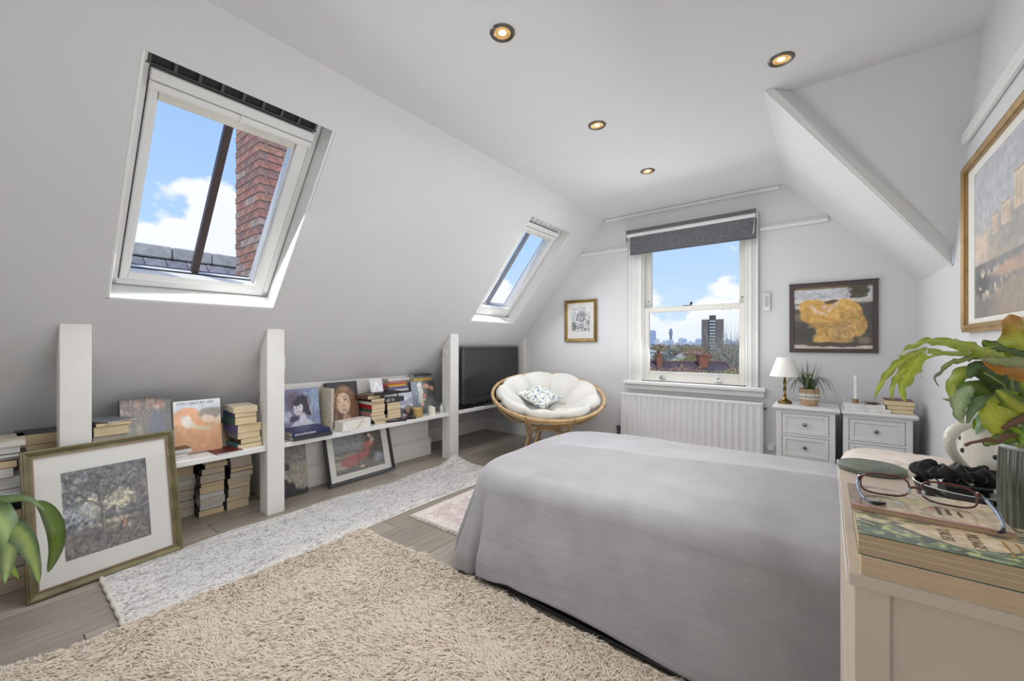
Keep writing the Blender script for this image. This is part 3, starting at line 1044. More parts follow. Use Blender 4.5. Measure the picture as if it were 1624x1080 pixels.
picture('framed_print', 'large olive gilt framed print of a sunlit tree, leaning on the floor against the shelf', 'picture',
        frame_at((-2.663, 0.107, 0.002), (-0.07, 0.536, 0), (-0.118, -0.018, 0.62)), 0.543, 0.633, 0.034, 0.024, OLIVE, MOUNT, c,
        (0.118, 0.121, 0.421, 0.512), steps=[(0, 0.2, 0.85, 0), (0.2, 0.75, 1.0, 0.4), (0.75, 1.0, 0.62, 0.0)], inner=mat('pink_slip', rgb(150, 118, 104), 0.4, metal=0.3), glass=0.35)

# reclining shape in a red dress (black frame under the long shelf)
c = Canvas(150, 100, (112, 108, 102), 5, 0.035)
c.rect(-.1, -.1, 0.6, 0.45, (132, 134, 140), soft=0.06, warp=True).rect(-.1, 0.25, 0.6, 0.33, (158, 154, 148), soft=0.04, warp=True).rect(0.6, -.1, 1.2, 0.8, (66, 64, 58), soft=0.08, warp=True)
c.rect(-.1, 0.5, 0.5, 0.6, (160, 148, 128), soft=0.05, warp=True).ell(0.12, 0.78, 0.2, 0.14, (188, 164, 160), soft=0.5).ell(0.32, 0.70, 0.24, 0.17, (170, 98, 92), rot=-0.15, soft=0.3).ell(0.56, 0.58, 0.22, 0.13, (164, 84, 76), rot=-0.6, soft=0.3)
c.ell(0.68, 0.36, 0.12, 0.13, (178, 92, 80), rot=-0.9, soft=0.4).ell(0.78, 0.26, 0.07, 0.11, (206, 168, 146), rot=0.4, soft=0.4).ell(0.74, 0.13, 0.05, 0.09, (214, 180, 158), rot=-0.2, soft=0.4).ell(0.84, 0.36, 0.08, 0.08, (92, 48, 40), soft=0.4)
c.ell(0.52, 0.92, 0.08, 0.05, (214, 184, 150), rot=-0.6, soft=0.4).ell(0.88, 0.75, 0.14, 0.15, (140, 146, 158), rot=0.3, soft=0.5).rect(-.1, 0.9, 0.6, 1.2, (98, 98, 96), soft=0.06, warp=True)
c.blot((104, 100, 92), 12, 0.6, 2, a=0.3).blot((176, 166, 156), 18, 0.64, 3, a=0.25).shade(22, 0.16)
picture('framed_print', 'black framed print of a red dress on a pale couch, leaning under the long shelf', 'picture',
        frame_at((-2.990, 1.594, 0.002), (-0.01, 0.6, 0), (-0.118, 0, 0.45)), 0.60, 0.40, 0.023, 0.022, mat('black_satin_frame', rgb(34, 34, 38), 0.3), MOUNT, c,
        (0.075, 0.068, 0.518, 0.365), glass=0.35)

# dark hardback standing under the shelf, handwritten title
c = Canvas(60, 110, (118, 116, 110), 8, 0.05)
c.rect(-.1, .30, 1.2, .9, (150, 142, 128), soft=0.1, warp=True).rect(-.1, .25, 1.2, .27, (170, 165, 155), soft=0.02, a=.5)
c.ell(0.0, 0.4, 0.45, 0.14, (46, 46, 52), soft=0.2).ell(-0.05, 0.15, 0.38, 0.14, (58, 56, 56), soft=0.3).ell(0.05, 0.95, 0.85, 0.34, (36, 36, 42), rot=0.25, soft=0.15).rect(-.1, .9, 1.2, 1.2, (34, 34, 38), soft=0.02, warp=True)
c.shade(12, 0.25)
M = frame_at((-3.045, 1.262, 0.005), (0, 1, 0), (-0.05, 0, 0.33))
t = thing('art_book', 'dark grey art book with white handwritten title, standing under the long shelf', 'book', M=M)
box_obj('cover', (0, 0, 0), (0.208, 0.352, 0.003), cover_mat('black'), t)
box_obj('pages', (0.004, 0.003, -0.018), (0.204, 0.349, 0), page_mat('white'), t)
box_obj('cover', (0, 0, -0.021), (0.208, 0.352, -0.018), cover_mat('black'), t)
c.obj('cover_print', 0.206, 0.35, 0.0034, PAINT, t, 0.001, 0.001)
INK = mat('white_ink', rgb(232, 230, 226), 0.6)
DINK = mat('dark_ink', rgb(52, 56, 78), 0.6)
# cursive strokes
wr = MB()
for (x0, y0, ww, n) in ((0.095, 0.272, 0.055, 5), (0.098, 0.254, 0.078, 7)):
    pts = []
    for i in range(n * 8 + 1):
        a = i / 8 * 2 * PI
        pts.append((x0 + ww * i / (n * 8) + 0.003 * math.sin(a), y0 + 0.0048 * math.cos(a) * (1.5 if i < 6 or (i // 8) % 3 == 2 else 0.8) + 0.0009 * i / n, 0.0040))
    wr.tube(pts, 0.0009, 4)
wr.done('title', INK, t)


def upright(label, M, W, H, T, canvas, cov='charcoal', pg='white', texts=(), name='art_book', hard=True, am=None):
    """standing book, front cover towards +z"""
    t = thing(name, label, 'book', M=M)
    b = MB().box((0, 0, 0), (W, H, 0.003)).box((0, 0, -T), (W, H, -T + 0.003)).box((-0.002, 0, -T), (0.002, H, 0.003), 0.001)
    b.done('cover', cover_mat(cov), t)
    box_obj('pages', (0.003, 0.004, -T + 0.003), (W - 0.004, H - 0.004, 0), page_mat(pg), t)
    canvas.obj('cover_print', W - 0.002, H - 0.002, 0.0034, am or GLOSSY, t, 0.001, 0.001)
    for (s, x, y, sz, m, sx) in texts:
        text_obj('lettering', s, sz, m, t, Matrix.Translation((x, y, 0.0037)), sx=sx)
    return t


# painting book with dark figures in an archway
c = Canvas(100, 130, (74, 60, 50), 11, 0.04)
c.blot((120, 84, 70), 12, 0.5, 1, box=(-.1, -.1, .75, .42)).blot((150, 118, 96), 24, 0.6, 2, box=(-.1, -.1, .8, .45))
for xx in (0.22, 0.42):
    c.rect(xx, -.1, xx + 0.06, 0.75, (64, 62, 56), soft=0.02, warp=True)
c.rect(0.28, 0.38, 0.42, 0.72, (118, 116, 92), soft=0.03, warp=True).rect(-.1, 0.42, 0.22, 0.7, (104, 104, 82), soft=0.04, warp=True).rect(-.1, .72, 1.2, 1.2, (70, 58, 46), soft=0.05, warp=True)
c.ell(0.75, 0.12, 0.12, 0.08, (132, 76, 50), soft=0.4).ell(0.70, 0.17, 0.05, 0.05, (190, 150, 124), soft=0.4).ell(0.72, 0.5, 0.22, 0.36, (38, 44, 74), soft=0.3).rect(0.85, -.1, 1.2, 1.2, (40, 38, 34), soft=0.06, warp=True).ell(0.55, 0.9, 0.4, 0.2, (30, 36, 60), soft=0.4)
c.shade(18, 0.4)
upright('dark art book showing a blue robed figure in a brown archway, behind the big frame', frame_at((-2.985, 0.447, SHZ + 0.005), (0, 1, 0), (-0.06, 0, 0.34)), 0.222, 0.345, 0.02, c, 'black')
# orange drapery book
c = Canvas(110, 130, (212, 150, 92), 13, 0.03)
c.rect(-.1, -.1, 1.2, 0.30, (190, 200, 210), soft=0.08, warp=True).ell(0.26, 0.27, 0.30, 0.15, (226, 142, 76), soft=0.2).ell(0.78, 0.27, 0.34, 0.13, (110, 96, 82), soft=0.3).rect(-.1, 0.42, 1.2, 1.2, (208, 146, 94), soft=0.2, warp=True)
c.ell(0.28, 0.40, 0.2, 0.12, (218, 208, 194), rot=0.5, soft=0.3).ell(0.55, 0.53, 0.3, 0.06, (212, 184, 150), rot=0.2, soft=0.4).ell(0.72, 0.38, 0.18, 0.1, (214, 180, 148), rot=0.25, soft=0.35).ell(0.96, 0.42, 0.14, 0.09, (216, 182, 146), rot=-0.7, soft=0.35)
c.ell(0.5, 0.42, 0.2, 0.07, (222, 140, 80), rot=0.5, soft=0.3).ell(0.42, 1.0, 0.4, 0.2, (176, 112, 84), soft=0.8, a=0.7).shade(9, 0.12).rect(-.1, -.1, 1.2, 0.10, (206, 212, 220), soft=0.02)
upright('art book with draped orange cloth on the cover and blue capitals along the top', frame_at((-2.975, 0.672, SHZ + 0.005), (0, 1, 0), (-0.045, 0, 0.32)), 0.232, 0.312, 0.024, c, 'cream',
        texts=[('19TH CENTURY ART', 0.012, 0.286, 0.0235, DINK, 0.86)])
# blue toned portrait book
c = Canvas(110, 130, (128, 140, 182), 17, 0.03)
c.rect(-.1, -.1, .6, 1.2, (108, 100, 132), soft=0.2, warp=True).ell(0.3, 0.28, 0.3, 0.24, (92, 82, 104), soft=0.4).ell(0.92, 0.3, 0.26, 0.3, (150, 176, 214), soft=0.5).rect(-.1, .82, 1.2, 1.2, (92, 98, 140), soft=0.1, warp=True)
c.ell(0.08, 0.62, 0.16, 0.16, (176, 178, 206), soft=0.4).ell(0.26, 0.68, 0.14, 0.08, (56, 54, 80), soft=0.3)
c.ell(0.5, 0.97, 0.44, 0.28, (200, 196, 214), soft=0.15).ell(0.5, 0.68, 0.1, 0.14, (206, 202, 216), soft=0.2).ell(0.52, 0.34, 0.25, 0.22, (44, 40, 54), soft=0.2).ell(0.66, 0.52, 0.1, 0.16, (46, 42, 56), rot=-0.3, soft=0.25)
c.ell(0.40, 0.45, 0.135, 0.17, (216, 208, 216), rot=0.15, soft=0.12).ell(0.38, 0.31, 0.17, 0.08, (46, 42, 54), rot=-0.35, soft=0.3).ell(0.35, 0.43, 0.028, 0.014, (60, 52, 66), soft=0.4).ell(0.45, 0.42, 0.03, 0.014, (60, 52, 66), soft=0.4)
c.ell(0.36, 0.55, 0.035, 0.012, (150, 96, 112), soft=0.4).ell(0.37, 0.49, 0.015, 0.03, (180, 168, 182), soft=0.5).stroke([(0.68, 0.25), (0.74, 0.45), (0.76, 0.6)], 0.03, (196, 186, 214), a=0.8)
c.shade(16, 0.18)
upright('blue toned portrait art book leaning beside the second post', frame_at((-3.035, 1.305, SHZ + 0.007), (0, 1, 0), (-0.06, 0, 0.31)), 0.258, 0.318, 0.028, c, 'navy',
        texts=[('ROMANTIC PAINTING', 0.05, 0.035, 0.018, INK, 0.9)] if False else [])
# golden haired portrait book
c = Canvas(110, 140, (44, 40, 44), 19, 0.03)
c.ell(0.5, 0.52, 0.46, 0.50, (124, 86, 58), soft=0.25).ell(0.25, 0.75, 0.24, 0.3, (98, 70, 56), soft=0.4).ell(0.85, 0.6, 0.18, 0.42, (112, 76, 50), soft=0.4).ell(0.52, 0.16, 0.22, 0.08, (150, 106, 74), soft=0.5)
c.ell(0.58, 0.92, 0.16, 0.2, (186, 148, 112), soft=0.3).ell(0.50, 0.50, 0.235, 0.27, (216, 184, 152), rot=-0.12, soft=0.12).ell(0.36, 0.46, 0.05, 0.018, (96, 66, 50), soft=0.4).ell(0.56, 0.40, 0.05, 0.018, (96, 66, 50), soft=0.4)
c.stroke([(0.29, 0.42), (0.38, 0.40)], 0.012, (120, 84, 60), a=.7).stroke([(0.50, 0.35), (0.61, 0.35)], 0.012, (120, 84, 60), a=.7).ell(0.50, 0.56, 0.035, 0.02, (178, 134, 106), soft=0.5).stroke([(0.46, 0.44), (0.465, 0.54)], 0.012, (190, 150, 120), a=.8)
c.ell(0.53, 0.65, 0.065, 0.022, (166, 88, 76), soft=0.4).ell(0.40, 0.6, 0.1, 0.1, (214, 164, 138), soft=0.9, a=0.4)
for k in range(14):
    a = random.uniform(0, 1)
    x0 = 0.12 + 0.8 * a
    c.stroke([(x0, 0.2 + random.random() * .2), (x0 + random.uniform(-.12, .12), 0.6), (x0 + random.uniform(-.15, .15), 0.98)], 0.012, (160, 116, 76), a=0.5 if abs(x0 - .5) > .22 else 0.0)
c.shade(20, 0.2)
upright('art book with a golden haired portrait, leaning behind the white patterned box', frame_at((-3.03, 1.625, SHZ + 0.007), (0, 1, 0), (-0.06, 0, 0.34)), 0.262, 0.345, 0.03, c, 'black')
book('tall pale art book standing end on between the two portraits', frame_at((-3.03, 1.595, SHZ + 0.16), (0, 0.02, 1), (1, 0, 0)) @ Matrix.Rotation(0, 4, 'Z'), 0.31, 0.16, 0.02, 'cream', 'grey', hard=True)
# rose and long haired figure
c = Canvas(90, 120, (88, 92, 96), 23, 0.03)
c.ell(0.35, 0.35, 0.14, 0.42, (188, 188, 184), rot=0.12, soft=0.3).ell(0.32, 0.15, 0.09, 0.13, (206, 204, 198), soft=0.3).ell(0.15, 0.5, 0.14, 0.6, (90, 104, 124), soft=0.4).ell(0.82, 0.4, 0.26, 0.5, (60, 60, 58), soft=0.3).ell(0.62, 0.17, 0.16, 0.09, (206, 146, 126), rot=0.3, soft=0.3)
c.ell(0.85, 0.25, 0.12, 0.08, (204, 152, 130), rot=0.5, soft=0.4).ell(0.5, 0.45, 0.09, 0.07, (204, 98, 90), soft=0.4).ell(0.45, 0.58, 0.12, 0.05, (210, 172, 144), rot=-0.4, soft=0.4).ell(0.4, 0.72, 0.08, 0.1, (208, 164, 140), rot=0.4, soft=0.4).ell(0.78, 0.8, 0.25, 0.4, (96, 98, 96), soft=0.5)
c.shade(18, 0.25)
upright('grey green art book with a rose and pale figure, behind the white candle', frame_at((-2.985, 2.395, SHZ + 0.005), (0, 1, 0), (-0.05, 0, 0.3)), 0.292, 0.302, 0.02, c, 'charcoal')
# paperback with hills over a dark haired head
c = Canvas(70, 100, (150, 156, 172), 29, 0.05)
c.rect(-.1, .18, 1.2, .55, (104, 108, 136), soft=0.08, warp=True).ell(0.35, 0.25, 0.5, 0.1, (196, 198, 206), soft=0.5).rect(-.1, .48, 1.2, .62, (160, 166, 176), soft=0.05, warp=True).rect(-.1, .6, 1.2, 1.2, (48, 44, 46), soft=0.05, warp=True)
c.ell(0.58, 0.66, 0.28, 0.16, (84, 48, 34), soft=0.3).ell(0.55, 0.78, 0.15, 0.12, (168, 120, 96), soft=0.25).ell(0.25, 0.95, 0.25, 0.1, (180, 160, 160), soft=0.4).shade(12, 0.2)
upright('grey blue paperback with hills and a dark haired head, behind the amber candle', frame_at((-2.955, 2.235, SHZ + 0.008), (0, 1, 0), (-0.04, 0, 0.2)), 0.145, 0.212, 0.03, c, 'grey')

# books lying in front of the blue portrait
M = Matrix.Translation((-2.925, 1.395, SHZ + 0.0005)) @ Matrix.Rotation(PI / 2 - 0.02, 4, 'Z')
book('black spined art book lying on the shelf under the navy one', M, 0.27, 0.225, 0.026, 'charcoal', 'white', hard=True)
M = Matrix.Translation((-2.925, 1.385, SHZ + 0.027)) @ Matrix.Rotation(PI / 2, 4, 'Z')
t = book('navy spined art book with white lettering lying on the black one', M, 0.262, 0.215, 0.030, 'navy', 'grey', hard=True)
text_obj('lettering', 'ENLIGHTENMENT', 0.021, INK, t, frame_at((-0.115, -0.1112, 0.008), (1, 0, 0), (0, 0, 1)), sx=0.85)

G4 = 'books stacked in the middle of the long shelf'
z = stack('the stack beside the white patterned box', G4, -2.905, 1.975, SHZ,
          [(16, 'black', 'cream', 0.03, 0.2, 0.135, 0), (18, 'black', 'cream', 0.02, 0.2, 0.135, 0), (26, 'navy', 'tan', -0.008), (28, 'pink', 'tan', -0.01), (22, 'green', 'cream', -0.006), (34, 'red', 'tan', -0.005),
           (22, 'white', 'cream', -0.006), (20, 'black', 'tan', -0.008)], htot=0.205, W=0.125)
book('brown hardback at the back left, under the little white card', Matrix.Translation((-3.02, 1.93, z)) @ Matrix.Rotation(0.15, 4, 'Z'), 0.2, 0.13, 0.028, 'brown', 'tan', group=G4)
book('long black hardback lying across the tall stack, spine outwards', Matrix.Translation((-2.965, 2.055, z + 0.0285)) @ Matrix.Rotation(PI / 2, 4, 'Z'), 0.26, 0.14, 0.018, 'black', 'tan', group=G4, hard=True)
# white card with a pale peak, propped on the black hardback
c = Canvas(40, 40, (196, 196, 202), 31, 0.02)
c.stroke([(0.2, 1.0), (0.5, 0.25), (0.8, 1.0)], 0.07, (240, 240, 242)).ell(0.5, 0.85, 0.15, 0.16, (206, 178, 190), soft=0.5)
t = thing('greeting_card', 'small white card with a pale peak propped on the black hardback', 'card', M=frame_at((-2.965, 1.945, z + 0.047), (0, 1, 0), (-0.03, 0, 0.1)))
box_obj('card', (0, 0, 0), (0.118, 0.112, 0.003), mat('card_white', rgb(230, 230, 232), 0.3), t, bev=0.001)
c.obj('card_print', 0.104, 0.098, 0.0033, GLOSSY, t, 0.007, 0.007)
box_obj('card_strut', (0.05, 0.001, -0.035), (0.068, 0.004, 0), mat('card_white', (1, 1, 1)), t)
z = stack('the short stack beside the phone', G4, -2.915, 2.135, SHZ + 0.018,
          [(34, 'cream', 'cream', 0.0), (28, 'black', 'tan', 0.0), (34, 'brown', 'cream', 0.0), (14, 'grey', 'cream', 0.0)], htot=0.135, W=0.125)
t = thing('display_stand', 'dark low tray carrying the short stack of cream paged books', 'tray', (-3.01, 2.135, SHZ))
box_obj('tray_base', (-0.09, -0.062, 0.0), (0.09, 0.062, 0.0175), cover_mat('black'), t, bev=0.002)
t = book('dark grey hardback with white letters above the short stack, spine outwards', Matrix.Translation((-3.02, 2.165, z)) @ Matrix.Rotation(PI / 2, 4, 'Z'), 0.19, 0.15, 0.040, 'charcoal', 'grey', group=G4, hard=True)
text_obj('lettering', 'all in', 0.045, INK, t, frame_at((-0.09, -0.0785, 0.009), (1, 0, 0), (0, 0, 1)), sx=1.0)
G5 = 'books lying in the back stacks of the long shelf'
z = stack('the back stack above the white letters', G5, -3.0, 2.225, z + 0.0405,
          [(22, 'white', 'white', 0.01, 0.27, 0.1), (22, 'charcoal', 'white', 0.0, 0.27, 0.1), (16, 'white', 'white', 0.03, 0.2, 0.1), (26, 'purple', 'white', 0.03, 0.2, 0.1), (18, 'yellow', 'white', 0.015, 0.19, 0.1), (18, 'orange', 'white', 0.01, 0.2, 0.1),
           (20, 'pink', 'white', 0.012, 0.18, 0.1)], spine='+X', kind='book', htot=0.135, L=0.22, W=0.10)
book('red book lying on the left of the back stack', Matrix.Translation((-3.06, 2.10, z - 0.05)) @ Matrix.Rotation(PI / 2, 4, 'Z'), 0.10, 0.09, 0.022, 'red', 'grey', group=G5)
book('pale grey book on top of the back stack', Matrix.Translation((-3.045, 2.245, z + 0.001)) @ Matrix.Rotation(PI / 2 + 0.04, 4, 'Z'), 0.23, 0.09, 0.018, 'white', 'grey', group=G5)
stack('the back stack behind the rose cover', G5, -3.045, 2.545, SHZ,
      [(40, 'charcoal', 'grey', 0), (38, 'black', 'white', 0), (36, 'grey', 'white', 0), (34, 'charcoal', 'white', 0), (30, 'black', 'grey', 0), (34, 'brown', 'grey', 0.0), (22, 'white', 'white', 0.0), (20, 'cream', 'white', 0.01), (20, 'black', 'white', 0.0), (22, 'yellow', 'grey', 0.0), (16, 'grey', 'white', 0.0), (18, 'charcoal', 'grey', 0.01)],
      spine='+X', kind='book', htot=0.365, L=0.21, W=0.09)

# patterned box
t = thing('gift_box', 'white patterned box with a pale gold flourish, in front of the golden haired portrait', 'box', (-2.885, 1.735, SHZ + 0.0005), 0.10)
box_obj('box_body', (-0.05, -0.125, 0), (0.05, 0.125, 0.075), mat('marbled_paper', rgb(228, 224, 216), 0.5, var=0.02, vscale=14, col2=rgb(202, 192, 176)), t, bev=0.003)
c = Canvas(80, 30, (228, 225, 218), 37, 0.05)
c.stroke([(0.45, 1.0), (0.6, 0.6), (0.72, 0.0)], 0.05, (198, 180, 150)).stroke([(0.5, 0.95), (0.66, 0.7), (0.8, 0.4)], 0.03, (206, 188, 160)).blot((196, 190, 178), 14, 0.62, 1)
o = c.obj('flourish', 0.248, 0.073, 0.0008, PAINT, t)
o.matrix_local = frame_at((0.05, -0.124, 0.001), (0, 1, 0), (0, 0, 1))
# candles and small things on the long shelf
WAX = mat('amber_wax', rgb(240, 214, 160), 0.4, var=0.06, vscale=10, col2=rgb(232, 196, 130))
WAX2 = mat('ivory_wax', rgb(236, 232, 214), 0.45, var=0.03)
t = thing('jar_candle', 'amber wax candle in a glass jar on the long shelf', 'candle', (-2.885, 2.365, SHZ))
MB().lathe([(0, 0.003), (0.040, 0.003), (0.041, 0.080), (0.0, 0.082)], n=28).done('wax', WAX, t, smooth=True)
MB().lathe([(0.0415, 0.0), (0.0435, 0.001), (0.0435, 0.099), (0.0425, 0.099)], n=28).done('jar', glass_mat('jar_glass', (0.97, 0.94, 0.88)), t, smooth=True)
MB().tube([(0, 0, 0.08), (0.001, 0, 0.092)], 0.0012, 5).done('wick', BLACK, t)
t = thing('pillar_candle', 'short ivory candle burned down at one side, right of the amber jar', 'candle', (-2.885, 2.525, SHZ))


def wx(u, v):
    a = 2 * PI * u
    r = 0.033 if v < 0.8 else 0.033 * (1 - (v - 0.8) / 0.2)
    hz = 0.078 - 0.018 * max(0, math.cos(a - 1.2)) ** 2
    return V((r * math.cos(a), r * math.sin(a), min(v / 0.8, 1) * hz - (0.006 if v > 0.85 else 0)))


MB().grid(wx, 24, 11, closeu=True).done('wax', WAX2, t, smooth=True)
MB().tube([(0, 0, 0.06), (0, 0.001, 0.074)], 0.0012, 5).done('wick', BLACK, t)
t = thing('spray_bottle', 'small white bottle at the right end of the long shelf', 'bottle', (-2.895, 2.655, SHZ))
MB().lathe([(0, 0), (0.014, 0), (0.015, 0.003), (0.015, 0.055), (0.009, 0.064)], n=18).done('bottle_body', mat('bottle_white', rgb(215, 216, 218), 0.25), t, smooth=True)
MB().lathe([(0.009, 0.062), (0.0095, 0.066), (0.0095, 0.084), (0, 0.086)], n=14).done('cap', mat('bottle_cap', rgb(190, 190, 192), 0.3), t, smooth=True)
t = thing('remote_control', 'black remote control lying on the shelf edge in front of the short stack', 'remote control', (-2.865, 2.12, SHZ + 0.0005), 1.25)
box_obj('remote_body', (-0.085, -0.022, 0), (0.085, 0.022, 0.014), BLACK, t, bev=0.005, seg=2)
MB().box((-0.07, -0.016, 0.014), (0.02, 0.016, 0.0155), 0.0005).done('keypad', mat('remote_grey', rgb(120, 124, 130), 0.3), t)
t = thing('mobile_phone', 'black glossy phone lying left of the amber candle', 'phone', (-2.89, 2.255, SHZ + 0.0005), 1.0)
box_obj('phone_body', (-0.07, -0.035, 0), (0.07, 0.035, 0.010), BLACK, t, bev=0.003)
box_obj('phone_screen', (-0.064, -0.031, 0.010), (0.064, 0.031, 0.0105), mat('screen_glass', rgb(14, 14, 16), 0.08), t)

# television on its shelf
t = thing('television', 'black flat television with silver edged frame standing on the end shelf', 'television', M=frame_at((-2.846, 2.885, SHZ + 0.001), (-0.03, 1, 0), (-0.0, 0, 1)))
BZ = mat('tv_bezel', rgb(52, 52, 55), 0.28)
TW, TH, TZ = 0.965, 0.573, 0.05
b = MB()
for lo, hi in (((0, TZ), (0.024, TZ + TH)), ((TW - 0.024, TZ), (TW, TZ + TH)), ((0.024, TZ), (TW - 0.024, TZ + 0.038)), ((0.024, TZ + TH - 0.024), (TW - 0.024, TZ + TH))):
    b.box((*lo, -0.03), (*hi, 0.0), 0.004)
b.done('bezel', BZ, t)
box_obj('screen', (0.022, TZ + 0.036, -0.012), (TW - 0.022, TZ + TH - 0.022, -0.006), mat('tv_screen', rgb(52, 52, 55), 0.2, var=0.02), t)
MB().box((0.004, TZ + 0.004, 0.0), (0.009, TZ + TH - 0.004, 0.003), 0.001).box((0.004, TZ + TH - 0.009, 0), (TW - 0.004, TZ + TH - 0.004, 0.003), 0.001).box((0.026, TZ + 0.040, -0.003), (0.030, TZ + TH - 0.026, 0.001), 0.001).done('trim_line', mat('tv_silver', rgb(130, 130, 132), 0.3, metal=0.7), t)
box_obj('back_shell', (0.10, TZ + 0.06, -0.060), (TW - 0.10, TZ + TH * 0.62, -0.031), BLACK, t, bev=0.02)
box_obj('stand_neck', (TW / 2 - 0.06, 0.008, -0.04), (TW / 2 + 0.06, TZ + 0.02, -0.015), BLACK, t, bev=0.004)
box_obj('stand_base', (TW / 2 - 0.24, 0, -0.15), (TW / 2 + 0.24, 0.010, -0.004), BLACK, t, bev=0.004)
t = thing('set_top_box', 'slim black media box on the shelf under the left of the television', 'media box', (-2.905, 2.965, SHZ + 0.0005), 0)
box_obj('casing', (-0.10, -0.13, 0), (0.045, 0.13, 0.034), BLACK, t, bev=0.003)
MB().box((0.045, -0.12, 0.006), (0.0465, 0.10, 0.028)).done('front_panel', mat('gloss_black', rgb(16, 16, 18), 0.08), t)
t = thing('remote_control', 'black remote control lying on the end shelf in front of the television', 'remote control', (-2.853, 3.30, SHZ + 0.0005), 1.5)
box_obj('remote_body', (-0.09, -0.02, 0), (0.09, 0.02, 0.014), BLACK, t, bev=0.005, seg=2)
box_obj('keypad', (-0.07, -0.014, 0.014), (0.03, 0.014, 0.015), mat('remote_grey', (1, 1, 1)), t)
# ---------------------------------------------------------------- bed, blanket, pillow
BX0, BX1, BY0, BY1 = -1.46, 0.485, 1.45, 2.63
t = thing('bed', 'low double bed hidden under the grey throw, its head at the right wall', 'bed', (-0.45, 2.05, 0))
box_obj('bed_base', (-1.33, 1.50, 0.03), (0.48, 2.58, 0.24), mat('bed_base_black', rgb(30, 29, 30), 0.7), t, bev=0.01, world=True)
box_obj('mattress', (-1.33, 1.51, 0.242), (0.48, 2.57, 0.42), mat('mattress_white', rgb(220, 218, 212), 0.8), t, bev=0.05, world=True, seg=3)
for (x, y) in ((-1.25, 1.55), (0.40, 1.55), (-1.25, 2.5), (0.40, 2.5)):
    MB().lathe([(0, 0), (0.02, 0), (0.024, 0.03), (0, 0.03)], c=(x, y, 0), n=12).done('leg', BLACK, t, world=True)


def fleece_mat():
    m = mat('grey_fleece', rgb(160, 158, 159), 0.95, var=0.055, vscale=7, sheen=0.55, spec=0.1, stretch=(1, 1, 1))
    nt = m.node_tree
    N, L = nt.nodes.new, nt.links.new
    b = nt.nodes['Principled BSDF']
    tc = N('ShaderNodeTexCoord')
    n1 = N('ShaderNodeTexNoise')
    n1.inputs['Scale'].default_value = 260
    n1.inputs['Detail'].default_value = 2
    mp = N('ShaderNodeMapping')
    mp.inputs['Scale'].default_value = (1.0, 1.0, 6.0)
    L(tc.outputs['Object'], n1.inputs['Vector'])
    L(tc.outputs['Object'], mp.inputs[0])
    n2 = N('ShaderNodeTexNoise')
    n2.inputs['Scale'].default_value = 7
    n2.inputs['Detail'].default_value = 6
    L(mp.outputs[0], n2.inputs['Vector'])
    b1 = N('ShaderNodeBump')
    b1.inputs['Strength'].default_value = 0.35
    b1.inputs['Distance'].default_value = 0.0025
    L(n1.outputs['Fac'], b1.inputs['Height'])
    b2 = N('ShaderNodeBump')
    b2.inputs['Strength'].default_value = 0.18
    b2.inputs['Distance'].default_value = 0.012
    L(n2.outputs['Fac'], b2.inputs['Height'])
    L(b1.outputs[0], b2.inputs['Normal'])
    L(b2.outputs[0], b.inputs['Normal'])
    b.inputs['Sheen Tint'].default_value = (0.9, 0.9, 0.95, 1)
    return m


# outline of the covered bed as a closed loop, walked from the head (near side) round the foot to the head (far side)
def outline():
    pts = []
    R = 0.22

    def seg(a, b, n):
        for i in range(n):
            f = i / n
            pts.append((a[0] + (b[0] - a[0]) * f, a[1] + (b[1] - a[1]) * f))

    def arc(c, a0, a1, n):
        for i in range(n):
            a = a0 + (a1 - a0) * i / n
            pts.append((c[0] + R * math.cos(a), c[1] + R * math.sin(a)))
    seg((BX1, BY0), (BX0 + R, BY0), 80)
    arc((BX0 + R, BY0 + R), -PI / 2, -PI, 44)
    seg((BX0, BY0 + R), (BX0, BY1 - R), 40)
    arc((BX0 + R, BY1 - R), PI, PI / 2, 16)
    seg((BX0 + R, BY1), (BX1, BY1), 50)
    pts.append((BX1, BY1))
    return pts


